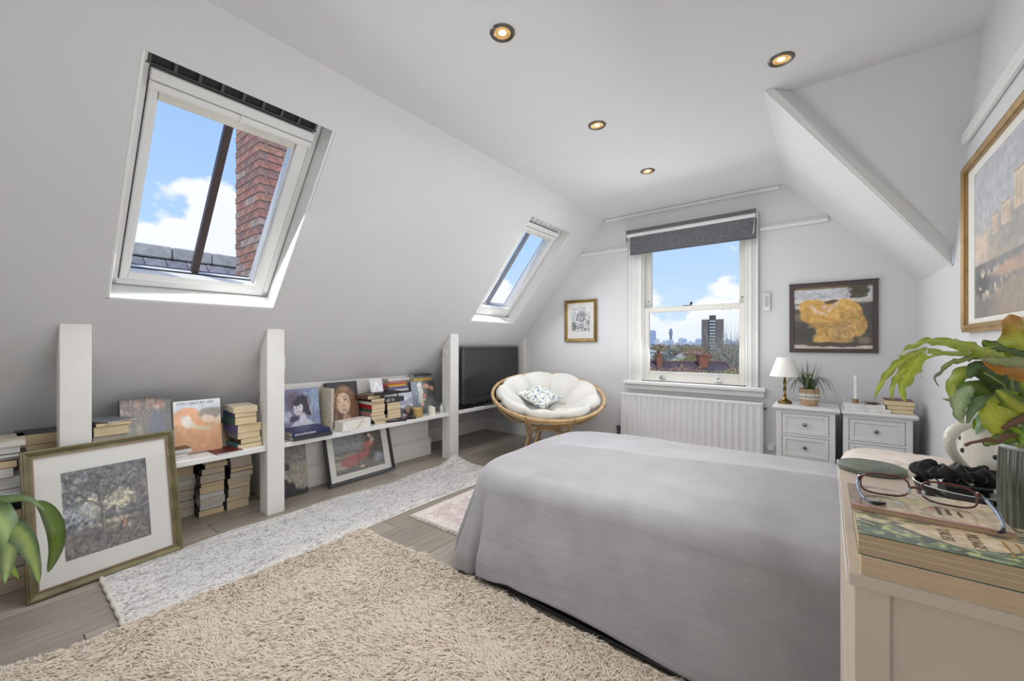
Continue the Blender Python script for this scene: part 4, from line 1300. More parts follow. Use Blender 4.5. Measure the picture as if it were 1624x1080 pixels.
OL = outline()
NL = len(OL)
CEN = [(max(-0.95, min(BX1 - 0.0, p[0])), 2.06) for p in OL]
verts, faces = [], []
LV = []
n_in, n_arc, n_dn = 16, 10, 26
for k in range(NL):
    p, q = V((*OL[k], 0)), V((*CEN[k], 0))
    a, b = OL[max(0, k - 1)], OL[min(NL - 1, k + 1)]
    tg = V((b[0] - a[0], b[1] - a[1], 0)).normalized()
    nrm = V((tg.y, -tg.x, 0))
    if nrm.dot(p - q) < 0:
        nrm = -nrm
    x, y = p.x, p.y
    near = max(0, 1 - abs(y - BY0) / 0.25)
    foot = max(0.0, min(1.0, (BX0 + 0.35 - x) / 0.35))
    near_k = max(0.0, min(1.0, (2.1 - y) / 0.5))
    col = []
    rr = 0.075 + 0.035 * foot * near_k

    # rows over the top
    for j in range(n_in):
        f = j / n_in
        w = q.lerp(p - nrm * rr, f)
        col.append((w, 1.0, 0.0))
    for j in range(n_arc + 1):
        th = PI / 2 * j / n_arc
        w = p - nrm * rr * (1 - math.sin(th))
        col.append((w, math.cos(th), None))
    out = []
    s = k / NL
    corner = math.exp(-((OL[k][0] - BX0 - 0.06) ** 2 + (OL[k][1] - BY0 - 0.06) ** 2) / 0.05)
    ztop = lambda w: 0.507 + 0.012 * mnoise.noise(V((w.x * 2.2, w.y * 2.2, 1))) - 0.012 * max(0.0, min(1.0, (-0.95 - w.x) / 0.55)) ** 1.6 + 0.003 * mnoise.noise(V((w.x * 9, w.y * 4, 3))) \
        - 0.02 * max(0, (1.75 - w.y) / 0.3) ** 1.5 * (1 if w.y < 1.75 else 0)
    for (w, cz, fl_) in col:
        zt = ztop(w) - rr
        z_ = zt + rr * cz if fl_ is None else zt + rr
        out.append(V((w.x, w.y, z_)))
    zs = out[-1].z
    # hem height: lifted a little along the near side, touching at the foot corner
    if y < BY0 + 0.02 and x > BX0 + 0.2:
        hem = 0.045 + 0.012 * math.sin(x * 5.0) + 0.01 * max(0, x + 0.6)
    else:
        hem = 0.010 + 0.01 * abs(math.sin(k * 0.21))
    for j in range(1, n_dn + 1):
        f = j / n_dn
        z_ = zs + (hem - zs) * f
        # flare and folds
        fo = 0.055 * f ** 1.2 * (1 + 0.4 * near) + 0.02 * corner * f
        ph = k * 0.30
        fold = 0.048 * corner * f ** 0.7 * math.sin(ph * 1.35 + 1.0) + 0.016 * corner * f * math.sin(ph * 3.1) - 0.03 * corner * max(0, f - 0.8) / 0.2
        fold += 0.011 * f * mnoise.noise(V((k * 0.045, f * 1.2, 5))) * 2 + 0.024 * f * (1 - corner) * math.sin(k * 0.16 + 1.5 * f + (0.8 if near else 0)) * (0.4 if near else 1.0)
        w = p + nrm * (fo + fold + 0.0015 * mnoise.noise(V((k * 0.3, f * 14, 2))))
        out.append(V((w.x, w.y, z_)))
    LV.append(out)
nr = len(LV[0])
t = thing('throw_blanket', 'grey fleece throw covering the whole bed down to the floor', 'blanket', (-0.45, 2.05, 0.0))
bl = MB()
vv = [[bl.bm.verts.new(v) for v in row] for row in LV]
for k in range(NL - 1):
    for j in range(nr - 1):
        bl.bm.faces.new((vv[k][j], vv[k + 1][j], vv[k + 1][j + 1], vv[k][j + 1]))
bmesh.ops.remove_doubles(bl.bm, verts=bl.bm.verts[:], dist=1e-5)
o = bl.done('throw_cloth', fleece_mat(), t, smooth='all', world=True)
hemp = [row[-1] + V((0, 0, 0.004)) for row in LV]
MB().tube(hemp, 0.0045, 6).done('hem', mat('fleece_hem', rgb(128, 126, 128), 0.9), t, smooth='all', world=True)
# dark metal rail of the bed frame showing below the hem
t = thing('bed_rail', 'black underbed rail showing below the hem of the grey throw', 'rail', (-0.4, 1.44, 0))
b = MB().tube([(-1.22, 1.425, 0.018), (-0.9, 1.41, 0.014), (-0.4, 1.392, 0.014), (0.1, 1.40, 0.014), (0.3, 1.41, 0.014)], 0.009, 8)
b.done('rail_tube', BLACK, t, smooth=True, world=True)
MB().box((-1.18, 1.425, 0.0), (-1.165, 1.49, 0.02)).box((0.2, 1.42, 0.0), (0.215, 1.49, 0.02)).done('rail_bracket', BLACK, t, world=True)

# quilted pillow at the head
QM = mat('quilt_cream', rgb(226, 218, 210), 0.85, var=0.03, vscale=20, bump=0.3, bscale=120, col2=rgb(214, 200, 190))
t = thing('pillow', 'cream ribbed pillow at the head of the bed, beyond the foreground drawers', 'pillow', (0.265, 2.26, 0.512))


def pil(u, v):
    a = 2 * PI * u
    ph = PI * (v - 0.5)
    cx, sx_ = math.cos(a), math.sin(a)
    ex = lambda c, p: math.copysign(abs(c) ** p, c)
    X, Y = 0.215 * ex(cx, 0.55) * math.cos(ph) ** 0.5 if math.cos(ph) > 0 else 0, 0.34 * ex(sx_, 0.55) * (math.cos(ph) ** 0.5 if math.cos(ph) > 0 else 0)
    Z = 0.062 * math.sin(ph) * (1 if ph > 0 else 0.6)
    rib = 0.009 * math.sin(Y * 150 + 6 * mnoise.noise(V((X * 6, Y * 3, 0)))) * max(0, math.cos(ph)) ** 0.4 * (1 if ph > 0 else 0)
    return V((X, Y, 0.045 + Z + rib + 0.01 * mnoise.noise(V((X * 5, Y * 5, 1)))))


MB().grid(pil, 160, 41, closeu=True).done('pillow_cover', QM, t, smooth='all')

# ---------------------------------------------------------------- rugs
c = Canvas(90, 300, (206, 202, 196), 41, 0.01)
c.blot((182, 178, 176), 26, 0.5, 1, soft=0.1).blot((214, 211, 206), 10, 0.52, 2, a=0.6)
c.rect(0.12, 0.08, 0.88, 0.94, (186, 184, 184), a=0.5, soft=0.03).rect(-.1, -.1, 1.1, 0.0, (220, 215, 205))
for e in (0.05, 0.06, 0.105, 0.93, 0.955):
    c.rect(0.08, e, 0.92, e + 0.005, (168, 160, 160), a=0.5, soft=0.004)
for e in (0.06, 0.12, 0.87, 0.93):
    c.rect(e, 0.03, e + 0.012, 0.97, (176, 172, 172), a=0.35, soft=0.01)


def rug_mat(name, dark, amt, sc=1.0):
    m = attr_mat(name, 0.95, 0.03, 60, attr='paint')
    nt = m.node_tree
    N, L = nt.nodes.new, nt.links.new
    b = nt.nodes['Principled BSDF']
    src = b.inputs['Base Color'].links[0].from_socket
    tc = N('ShaderNodeTexCoord')
    mp = N('ShaderNodeMapping')
    mp.inputs['Scale'].default_value = (1.8, 0.9, 1)
    L(tc.outputs['Object'], mp.inputs[0])
    n1 = N('ShaderNodeTexNoise')
    n1.inputs['Scale'].default_value = 62 * sc
    n1.inputs['Detail'].default_value = 3
    n1.inputs['Distortion'].default_value = 1.2
    L(mp.outputs[0], n1.inputs['Vector'])
    r = N('ShaderNodeValToRGB')
    r.color_ramp.elements[0].position = 0.50
    r.color_ramp.elements[0].color = (0, 0, 0, 1)
    r.color_ramp.elements[1].position = 0.64
    r.color_ramp.elements[1].color = (amt, amt, amt, 1)
    L(n1.outputs['Fac'], r.inputs['Fac'])
    mx = N('ShaderNodeMixRGB')
    mx.inputs['Color2'].default_value = (*dark, 1)
    L(r.outputs[0], mx.inputs['Fac'])
    L(src, mx.inputs['Color1'])
    L(mx.outputs[0], b.inputs['Base Color'])
    bp = N('ShaderNodeBump')
    bp.inputs['Strength'].default_value = 0.6
    bp.inputs['Distance'].default_value = 0.004
    L(n1.outputs['Fac'], bp.inputs['Height'])
    L(bp.outputs[0], b.inputs['Normal'])
    return m


RX0, RX1, RY0, RY1 = -2.735, -2.16, 0.335, 2.70
t = thing('runner_rug', 'long pale grey speckled runner beside the posts, one corner curled up a post', 'rug', (RX0, RY0, 0))
RW, RL = RX1 - RX0, RY1 - RY0


def runz(X, Y):
    cz = np.exp(-((X - 0.0) ** 2 / 0.012 + (Y - RL) ** 2 / 0.02)) * 0.052
    return 0.008 + cz + 0.0015 * np.sin(Y * 14) * np.exp(-X * 12)


def warp_run(o):
    for v in o.data.vertices:
        x, y, z = v.co
        e = math.exp(-x * 10)
        v.co.x = x - 0.0 + e * (0.012 * math.sin(y * 9) + 0.014 * math.sin(y * 4.1 + 1) - 0.004) + (0.012 * math.sin(y * 3.2)) * math.exp(-(RW - x) * 10)
        k = math.exp(-((x) ** 2 / 0.012 + (y - RL) ** 2 / 0.02))
        v.co.x -= 0.0 * k
        v.co.y = y + 0.012 * math.sin(x * 6) * math.exp(-(RL - y) * 6) - 0.02 * k


o = c.obj('rug_field', RW, RL, 0.008, rug_mat('runner_weave', rgb(104, 98, 98), 0.8), t, zfn=runz)
warp_run(o)
b = MB()
e = []
for (a0, a1, n) in (((0, 0), (RW, 0), 30), ((RW, 0), (RW, RL), 90), ((RW, RL), (0, RL), 30), ((0, RL), (0, 0), 90)):
    for i in range(n):
        f = i / n
        x, y = a0[0] + (a1[0] - a0[0]) * f, a0[1] + (a1[1] - a0[1]) * f
        e.append((x, y, float(runz(np.array(x), np.array(y))) - 0.004))
b.tube(e, 0.0045, 6, closed=True)
o = b.done('rug_edge', mat('rug_binding', rgb(214, 208, 196), 0.95, bump=0.4, bscale=200), t, smooth='all')
warp_run(o)
b = MB().tube([(0.004 + i * RW / 24, -0.004 - 0.003 * math.sin(i * 1.7), 0.007) for i in range(25)], 0.009, 8)
b.done('end_binding', mat('rug_binding', (1, 1, 1)), t, smooth='all')

# pink cream rug under the foot of the bed
c = Canvas(70, 80, (214, 202, 194), 43, 0.02)
c.rect(0.07, 0.08, 0.93, 0.93, (206, 190, 184), soft=0.02).blot((190, 166, 162), 14, 0.5, 1, soft=0.05, a=0.6, box=(.05, .05, .95, .95)).blot((222, 214, 206), 18, 0.6, 3)
t = thing('small_rug', 'small pinkish cream rug with fringed end, running under the foot of the bed', 'rug', (-2.10, 1.675, 0))
c.obj('rug_field', 0.75, 0.95, 0.007, rug_mat('pink_weave', rgb(176, 150, 146), 0.55, 0.9), t)
MB().box((0, 0, 0.0005), (0.75, 0.95, 0.0065)).done('rug_base', mat('rug_binding', (1, 1, 1)), t)
fr = MB()
for i in range(62):
    x = 0.006 + i * 0.012
    fr.tube([(x, 0.002, 0.006), (x + random.uniform(-.004, .004), -0.014, 0.005), (x + random.uniform(-.008, .008), -0.030, 0.003)], [0.0038, 0.0042, 0.002], 5)
tag(fr.done('fringe', mat('rug_binding', (1, 1, 1)), t, smooth='all'), kind='stuff')

# shaggy rug: separate yarn strands
SX0, SX1, SY0, SY1 = -2.155, -0.02, -0.55, 1.375
t = thing('shaggy_rug', 'large cream shaggy rug filling the foreground floor', 'rug', (SX0, SY0, 0))
box_obj('rug_backing', (0, 0, 0.001), (SX1 - SX0, SY1 - SY0, 0.010), mat('shag_backing', rgb(232, 218, 200), 0.95), t, bev=0.003)
rs = np.random.RandomState(5)


def strands(n, x0, x1, y0, y1, length, wid):
    px = rs.uniform(x0, x1, n)
    py = rs.uniform(y0, y1, n)
    fx = fbm(256, 256, 6, 77, 3)
    ii = ((px - SX0) / (SX1 - SX0) * 255).astype(int).clip(0, 255)
    jj = ((py - SY0) / (SY1 - SY0) * 255).astype(int).clip(0, 255)
    ang = -1.3 + (fx[jj, ii] - 0.5) * 7.0 + rs.normal(0, 0.55, n)
    L_ = length * rs.uniform(0.75, 1.25, n)
    lean = rs.uniform(0.6, 1.0, n)
    dx, dy = np.cos(ang), np.sin(ang)
    side = np.stack([-dy, dx, np.zeros(n)], -1)
    roll = rs.normal(0, 0.6, n)
    side[:, 2] = np.sin(roll)
    side /= np.linalg.norm(side, axis=1)[:, None]
    base = np.stack([px - SX0, py - SY0, np.full(n, 0.006)], -1)
    P_ = []
    for s_, w in ((0.0, 0.75), (0.35, 1.0), (0.7, 0.9), (1.0, 0.25)):
        h = L_ * (s_ - 0.55 * s_ * s_) * 0.9
        r = L_ * lean * s_ ** 1.5
        c_ = base + np.stack([dx * r, dy * r, h * np.where(lean > 0, 1.0 - 0.35 * lean, 1)], -1)
        ww = (wid * w)
        P_.append(c_ - side * ww)
        P_.append(c_ + side * ww)
    arr = np.stack(P_, 1)
    arr[:, 2:, 2] = np.maximum(arr[:, 2:, 2], 0.006)
    return arr


arr = strands(120000, SX0, SX1, SY0, SY1, 0.040, 0.0029)
cols = np.repeat(rs.uniform(0.86, 1.0, len(arr)), 8)
n = len(arr)
vt_ = arr.reshape(-1, 3)
idx = (np.arange(n) * 8)[:, None]
q = np.concatenate([idx + np.array([0, 1, 3, 2]), idx + np.array([2, 3, 5, 4]), idx + np.array([4, 5, 7, 6])], 1).reshape(-1, 4)
me = bpy.data.meshes.new('rug_pile')
me.vertices.add(len(vt_))
me.vertices.foreach_set('co', vt_.astype(np.float32).ravel())
me.loops.add(q.size)
me.loops.foreach_set('vertex_index', q.astype(np.int32).ravel())
me.polygons.add(len(q))
me.polygons.foreach_set('loop_start', (np.arange(len(q)) * 4).astype(np.int32))
me.polygons.foreach_set('use_smooth', [True] * len(q))
me.update(calc_edges=True)
ca = me.color_attributes.new('paint', 'FLOAT_COLOR', 'POINT')
bc = np.array(rgb(242, 231, 216))
cc_ = np.concatenate([cols[:, None] * bc[None, :], np.ones((len(cols), 1))], 1)
ca.data.foreach_set('color', cc_.astype(np.float32).ravel())
SH = attr_mat('shag_wool', 0.95, 0.03, 30)
SH.node_tree.nodes['Principled BSDF'].inputs['Specular IOR Level'].default_value = 0.1
tr_ = SH.node_tree.nodes.new('ShaderNodeBsdfTranslucent')
mx_ = SH.node_tree.nodes.new('ShaderNodeMixShader')
mx_.inputs[0].default_value = 0.35
pb_ = SH.node_tree.nodes['Principled BSDF']
SH.node_tree.links.new(pb_.inputs['Base Color'].links[0].from_socket, tr_.inputs['Color'])
SH.node_tree.links.new(pb_.outputs[0], mx_.inputs[1])
SH.node_tree.links.new(tr_.outputs[0], mx_.inputs[2])
SH.node_tree.links.new(mx_.outputs[0], SH.node_tree.nodes['Material Output'].inputs[0])
me.materials.append(SH)
o = bpy.data.objects.new('rug_pile', me)
COL.objects.link(o)
o.parent = t
o['kind'] = 'stuff'

# ---------------------------------------------------------------- papasan chair
RAT = mat('rattan', rgb(206, 176, 130), 0.5, var=0.10, vscale=24, col2=rgb(182, 146, 100), bump=0.1, bscale=80)
PC, PR, PT, PA = V((-2.115, 3.305, 0.612)), 0.532, 0.311, -0.827
nrm = V((math.sin(PT) * math.cos(PA), math.sin(PT) * math.sin(PA), math.cos(PT)))
ax = V((-math.sin(PA), math.cos(PA), 0))
ay = nrm.cross(ax)
PM = Matrix(((ax.x, ay.x, nrm.x, 0), (ax.y, ay.y, nrm.y, 0), (ax.z, ay.z, nrm.z, 0), (0, 0, 0, 1)))
t = thing('papasan_chair', 'round rattan papasan chair with a bowl frame in the far left corner', 'chair', (PC.x, PC.y, 0))
W0 = lambda r, a, z: PC + PM.to_3x3() @ V((r * math.cos(a), r * math.sin(a), z))


def circ(r, z, n=48):
    return [W0(r, 2 * PI * i / n, z) for i in range(n)]


MB().tube(circ(PR, 0), 0.0155, 10, closed=True).done('rim', RAT, t, smooth='all', world=True)
MB().tube(circ(PR - 0.045, -0.05), 0.010, 8, closed=True).done('inner_rim', RAT, t, smooth='all', world=True)
MB().tube(circ(0.21, -0.262, 36), 0.012, 8, closed=True).done('lower_ring', RAT, t, smooth='all', world=True)
for k in range(8):
    a = 2 * PI * (k + 0.35) / 8
    for da in (-0.028, 0.028):
        pts = []
        for i in range(9):
            f = i / 8
            r = PR - 0.008 - (PR - 0.208) * f ** 1.25
            z = -0.012 - 0.25 * math.sin(f * PI / 2)
            pts.append(W0(r, a + da * (1 - 0.4 * f), z))
        MB().tube(pts, 0.0085, 7).done('bowl_strut', RAT, t, smooth='all', world=True)
    MB().tube([W0(PR + 0.004 + 0.0145 * math.cos(q), a + 0.0, 0.0155 * math.sin(q)) + (PM.to_3x3() @ V((-math.sin(a), math.cos(a), 0))) * (0.012 * (q / (4 * PI) - 0.5)) for q in np.linspace(0, 4 * PI, 26)], 0.004, 5).done('binding', mat('rattan_binding', rgb(176, 140, 98), 0.6), t, smooth='all', world=True)
# stand: ring under the bowl, splayed legs and foot ring
base_c = V((PC.x - 0.05, PC.y + 0.10, 0))
rg = [V((base_c.x + 0.235 * math.cos(q), base_c.y + 0.235 * math.sin(q), 0.325)) for q in np.linspace(0, 2 * PI, 36, endpoint=False)]
MB().tube(rg, 0.013, 8, closed=True).done('stand_ring', RAT, t, smooth='all', world=True)
rg = [V((base_c.x + 0.30 * math.cos(q), base_c.y + 0.30 * math.sin(q), 0.014)) for q in np.linspace(0, 2 * PI, 36, endpoint=False)]
MB().tube(rg, 0.013, 8, closed=True).done('foot_ring', RAT, t, smooth='all', world=True)
for k in range(8):
    a = 2 * PI * (k + 0.1) / 8
    s_ = 0.16 if k % 2 else -0.16
    pts = [V((base_c.x + r * math.cos(a + s_ * g), base_c.y + r * math.sin(a + s_ * g), z)) for (r, z, g) in ((0.232, 0.325, 0), (0.215, 0.20, 0.6), (0.25, 0.10, 0.9), (0.298, 0.016, 1.0))]
    MB().tube(pts, [0.012, 0.013, 0.013, 0.012], 8).done('leg', RAT, t, smooth='all', world=True)
# tufted cushion
CUSH = mat('cushion_canvas', rgb(216, 213, 206), 0.85, var=0.03, vscale=6, bump=0.25, bscale=160)
t2 = thing('seat_cushion', 'round tufted off-white cushion filling the papasan chair', 'cushion', (PC.x, PC.y, PC.z - 0.2))
NLB = 9


def cush(u, v):
    a = 2 * PI * u
    lob = abs(math.sin(NLB * a / 2 + 0.4)) ** 0.6
    if v <= 0.6:
        f = v / 0.6
        r = f * (PR - 0.082 + 0.036 * lob)
        z = -0.235 + 0.235 * (f ** 2.1)
        puff = 0.0
        if f > 0.42:
            g = (f - 0.42) / 0.58
            puff = 0.074 * lob * math.sin(PI * min(1, g * 0.95 + 0.05)) ** 0.7
        else:
            g = f / 0.42
            puff = 0.045 * math.sin(PI * g) ** 0.8 * (0.45 + 0.55 * abs(math.sin(5 * a / 2)) ** 0.5)
        z += puff + 0.045
        r -= puff * 0.35 * f
    else:
        f = 1 - (v - 0.6) / 0.4
        r = f ** 0.8 * (PR - 0.082 + 0.036 * lob)
        if v < 0.68:
            e = (v - 0.6) / 0.08
            r = (PR - 0.082 + 0.036 * lob) + 0.012 * math.sin(PI * e)
            z = 0.032 - 0.045 * e
        else:
            f = 1 - (v - 0.68) / 0.32
            r = f * (PR - 0.082 + 0.036 * lob)
            z = -0.225 + 0.212 * f ** 2.0 - 0.012 * lob * math.sin(PI * f)
    p = V((r * math.cos(a), r * math.sin(a), z))
    nn = mnoise.noise(p * 7 + V((3, 1, 2))) * 0.010 + mnoise.noise(V((a * 9, r * 4, 0))) * 0.004
    return PC + PM.to_3x3() @ (p + V((0, 0, nn)))


MB().grid(cush, 216, 64, closeu=True).done('cushion_cover', CUSH, t2, smooth='all', world=True)
# buttons in the creases
bt = MB()
for k in range(5):
    a = 2 * PI * k / 5
    bt.lathe([(0, 0.006), (0.010, 0.004), (0.012, 0), (0.010, -0.003)], c=W0(0.42 * (PR - 0.05) , a, -0.185), n=10, M=PM)
bt.done('buttons', CUSH, t2, smooth=True, world=True)


def floral():
    m = mat('floral_cotton', rgb(232, 232, 226), 0.8, var=0.01)
    nt = m.node_tree
    N, L = nt.nodes.new, nt.links.new
    b = nt.nodes['Principled BSDF']
    src = b.inputs['Base Color'].links[0].from_socket
    tc = N('ShaderNodeTexCoord')
    for (sc, lo, hi, col, off, dist) in ((16, 0.56, 0.60, rgb(96, 124, 150), 0, 3.0), (20, 0.58, 0.62, rgb(150, 156, 120), 3, 3.5), (13, 0.63, 0.66, rgb(44, 84, 140), 7, 2.0), (24, 0.62, 0.66, rgb(96, 160, 168), 11, 3.0), (28, 0.64, 0.67, rgb(168, 140, 110), 17, 2.5)):
        mp = N('ShaderNodeMapping')
        mp.inputs['Location'].default_value = (off, off * 0.7, 0)
        L(tc.outputs['Object'], mp.inputs[0])
        nz = N('ShaderNodeTexNoise')
        nz.inputs['Scale'].default_value = sc
        nz.inputs['Distortion'].default_value = dist
        nz.inputs['Detail'].default_value = 3
        L(mp.outputs[0], nz.inputs['Vector'])
        mr = N('ShaderNodeMapRange')
        mr.inputs['From Min'].default_value = lo
        mr.inputs['From Max'].default_value = hi
        L(nz.outputs['Fac'], mr.inputs['Value'])
        mx = N('ShaderNodeMixRGB')
        mx.inputs['Color2'].default_value = (*col, 1)
        L(mr.outputs[0], mx.inputs['Fac'])
        L(src, mx.inputs['Color1'])
        src = mx.outputs[0]
    L(src, b.inputs['Base Color'])
    return m


t3 = thing('scatter_cushion', 'small blue and green floral cushion lying in the papasan chair', 'cushion', M=Matrix.Translation(PC + PM.to_3x3() @ V((-0.06, 0.10, -0.06))) @ PM @ Matrix.Rotation(0.75, 4, 'Z') @ Matrix.Rotation(0.12, 4, 'X'))


def sq(u, v):
    x, y = (u - 0.5) * 2, (v - 0.5) * 2
    return x, y


cu = MB()
for s_ in (1, -1):
    def fn(u, v, s_=s_):
        x, y = (u - 0.5) * 2, (v - 0.5) * 2
        h = (max(0, 1 - abs(x) ** 2.4) * max(0, 1 - abs(y) ** 2.4)) ** 0.55
        pin = 1 - 0.06 * (1 - x * x) * 0 - 0.05 * (1 - abs(y)) * abs(x) ** 3 * 0
        k = 1 - 0.07 * (1 - min(1, abs(x * y) * 1.2))
        return V((x * 0.17 * k, y * 0.17 * k, s_ * 0.055 * h))
    cu.grid(fn, 25, 25)
bmesh.ops.remove_doubles(cu.bm, verts=cu.bm.verts[:], dist=1e-4)
cu.done('cushion_cover', floral(), t3, smooth='all')

# ---------------------------------------------------------------- radiator and blind on the far wall
RADM = mat('radiator_white', rgb(226, 226, 226), 0.35, var=0.01)
t = thing('radiator', 'white panel radiator with vertical flutes under the sash window', 'radiator', (-1.01, 3.9, 0.175))
x0, x1, z0, z1, yf = -1.615, -0.405, 0.175, 0.618, 3.852


def radf(u, v):
    X = x0 + 0.012 + (x1 - x0 - 0.024) * u
    Z = z0 + 0.006 + (z1 - z0 - 0.03) * v
    ph = (X - x0 - 0.03) / 0.0525
    inn = 1.0 if (0.075 < v < 0.90) else (max(0, min(1, v / 0.075)) if v < 0.075 else max(0, (1 - v) / 0.10))
    w = 0.5 - 0.5 * math.cos(2 * PI * ph)
    w = min(1, max(0, (w - 0.25) / 0.4))
    edge = 0 if (X < x0 + 0.03 or X > x1 - 0.03) else 1
    return V((X, yf + 0.010 * w * inn * edge, Z))


MB().grid(radf, 250, 22).done('front_panel', RADM, t, smooth=True, world=True)
MB().box((x0, yf + 0.001, z0), (x0 + 0.012, 3.93, z1), 0.003).box((x1 - 0.012, yf + 0.001, z0), (x1, 3.93, z1), 0.003).box((x0 + .01, yf + 0.012, z0), (x1 - .01, 3.925, z1 - 0.03), 0.002).box((x0, yf - 0.002, z1 - 0.026), (x1, yf + 0.012, z1), 0.004).done('casing', RADM, t, world=True)
g = MB().box((x0 + 0.01, yf + 0.010, z1 - 0.006), (x1 - 0.01, 3.928, z1 - 0.003))
g.done('grille_base', mat('grille_dark', rgb(92, 92, 94), 0.6), t, world=True)
g = MB()
xx = x0 + 0.02
while xx < x1 - 0.02:
    g.box((xx, yf + 0.012, z1 - 0.004), (xx + 0.009, 3.927, z1))
    xx += 0.016
g.done('grille_bars', RADM, t, world=True)
MB().tube([(x0 - 0.035, 3.90, 0.0), (x0 - 0.035, 3.90, 0.15), (x0 - 0.035, 3.89, 0.20)], 0.0075, 8).tube([(x0 - 0.035, 3.89, 0.205), (x0 + 0.01, 3.89, 0.205)], 0.008, 8).done('valve_pipe', CHROME, t, smooth=True, world=True)
MB().lathe([(0.012, 0), (0.015, 0.01), (0.015, 0.035), (0.01, 0.045), (0.018, 0.05), (0.02, 0.09), (0.016, 0.10), (0, 0.10)], c=(x0 - 0.035, 3.89, 0.18), n=16).done('valve_head', mat('valve_grey', rgb(80, 80, 82), 0.35, metal=0.5), t, smooth=True, world=True)
MB().lathe([(0, 0), (0.01, 0), (0.01, 0.02), (0, 0.02)], c=(x1 + 0.002, 3.89, z1 - 0.05), n=10, M=Matrix.Rotation(PI / 2, 4, 'Y')).done('bleed_valve', mat('valve_grey', (1, 1, 1)), t, smooth=True, world=True)

LIN = mat('blind_linen', rgb(106, 106, 110), 0.9, var=0.16, vscale=60, stretch=(0.5, 1, 2), bump=0.3, bscale=300)
t = thing('roller_blind', 'dark grey roller blind half raised at the top of the sash window', 'blind', (-1.0, 3.9, 2.0))
yb_ = 3.852
box_obj('head_fabric', (-1.558, yb_, 2.172), (-0.452, yb_ + 0.005, 2.207), LIN, t, world=True)
box_obj('head_box', (-1.556, yb_ + 0.005, 2.150), (-0.454, YF - 0.035, 2.205), TRIM, t, bev=0.003, world=True)
MB().tube([(-1.548, yb_ + 0.022, 2.155), (-0.456, yb_ + 0.022, 2.155)], 0.022, 20).done('roller_tube', mat('blind_back_white', rgb(222, 222, 220), 0.6), t, smooth=True, world=True)
box_obj('blind_fabric', (-1.517, yb_ + 0.002, 1.966), (-0.451, yb_ + 0.0045, 2.135), LIN, t, world=True)
box_obj('bottom_bar', (-1.517, yb_ - 0.001, 1.962), (-0.451, yb_ + 0.008, 1.972), mat('blind_bar', rgb(84, 84, 90), 0.6), t, bev=0.003, world=True)
MB().box((-1.562, yb_ - 0.004, 2.11), (-1.557, YF - 0.034, 2.20), 0.001).box((-0.451, yb_ + 0.002, 2.13), (-0.448, YF - 0.034, 2.205), 0.001).done('bracket', TRIM, t, world=True)
MB().tube([(-0.462, yb_ - 0.006, 2.15), (-0.464, yb_ - 0.006, 2.08), (-0.468, yb_ - 0.008, 2.03), (-0.474, yb_ - 0.008, 2.0)], [0.0015, 0.0015, 0.004, 0.003], 6).done('pull_cord', TRIM, t, smooth=True, world=True)
MB().tube([(-1.552, yb_ - 0.004, 2.14), (-1.550, yb_ - 0.004, 2.09)], 0.003, 6).done('chain_guide', DARKG, t, smooth=True, world=True)

t = thing('wall_controller', 'small white remote holder on the wall between window and poster', 'remote control', M=frame_at((-0.413, YF - 0.001, 1.37), (1, 0, 0), (0, 0, 1)))
box_obj('casing', (0, 0, 0), (0.053, 0.146, 0.02), mat('remote_white', rgb(216, 216, 217), 0.35), t, bev=0.006, seg=2)
MB().box((0.012, 0.03, 0.02), (0.041, 0.125, 0.0212), 0.0005).done('face_plate', mat('remote_plate', rgb(190, 191, 194), 0.4), t)
b = MB()
for zz in (0.045, 0.07, 0.095):
    b.lathe([(0, 0.0225), (0.004, 0.0222), (0.004, 0.0212)], c=(0.0265, zz, 0), n=10)
b.done('button', mat('remote_grey', (1, 1, 1)), t)
t = thing('wall_socket', 'white wall socket low on the wall between radiator and drawers', 'socket', M=frame_at((-0.395, YF - 0.001, 0.215), (1, 0, 0), (0, 0, 1)))
box_obj('plate', (0, 0, 0), (0.07, 0.07, 0.009), TRIM, t, bev=0.002)
box_obj('plug', (0.012, 0.012, 0.009), (0.058, 0.058, 0.035), mat('plug_white', rgb(222, 222, 220), 0.4), t, bev=0.006)

# ---------------------------------------------------------------- pictures on the walls
c = Canvas(190, 190, (70, 64, 58), 51, 0.025)
c.rect(-.1, -.1, 1.2, 0.28, (186, 186, 190), soft=0.02, warp=True).rect(-.1, -.1, 1.2, 0.045, (112, 94, 62), soft=0.01).rect(-.1, 0.15, 1.2, 0.19, (164, 172, 184), soft=0.02, warp=True).rect(-.1, 0.20, 1.2, 0.27, (206, 198, 184), soft=0.01, warp=True).rect(0.0, .27, .12, .36, (186, 178, 164), soft=0.02)
c.ell(0.84, 0.10, 0.13, 0.13, (70, 64, 50), soft=0.3).blot((56, 52, 42), 26, 0.5, 1, box=(.68, -.02, .99, .24)).ell(0.5, 0.27, 0.14, 0.06, (84, 64, 50), soft=0.3)
c.ell(0.9, 0.25, 0.12, 0.05, (188, 184, 176), soft=0.3).ell(0.9, 0.45, 0.16, 0.2, (66, 62, 60), soft=0.4).ell(0.08, 0.48, 0.12, 0.08, (108, 92, 78), soft=0.4).ell(0.14, 0.76, 0.2, 0.2, (54, 50, 44), soft=0.4)
GO = (208, 154, 66)
c.ell(0.28, 0.36, 0.22, 0.17, GO, rot=0.3, soft=0.12).ell(0.42, 0.49, 0.34, 0.15, GO, rot=0.08, soft=0.12).ell(0.68, 0.42, 0.21, 0.20, (212, 160, 70), rot=0.4, soft=0.12).ell(0.78, 0.58, 0.15, 0.24, (204, 152, 72), rot=-0.2, soft=0.15).ell(0.55, 0.74, 0.27, 0.2, (194, 146, 70), soft=0.18).ell(0.40, 0.75, 0.12, 0.22, (200, 150, 66), soft=0.2)
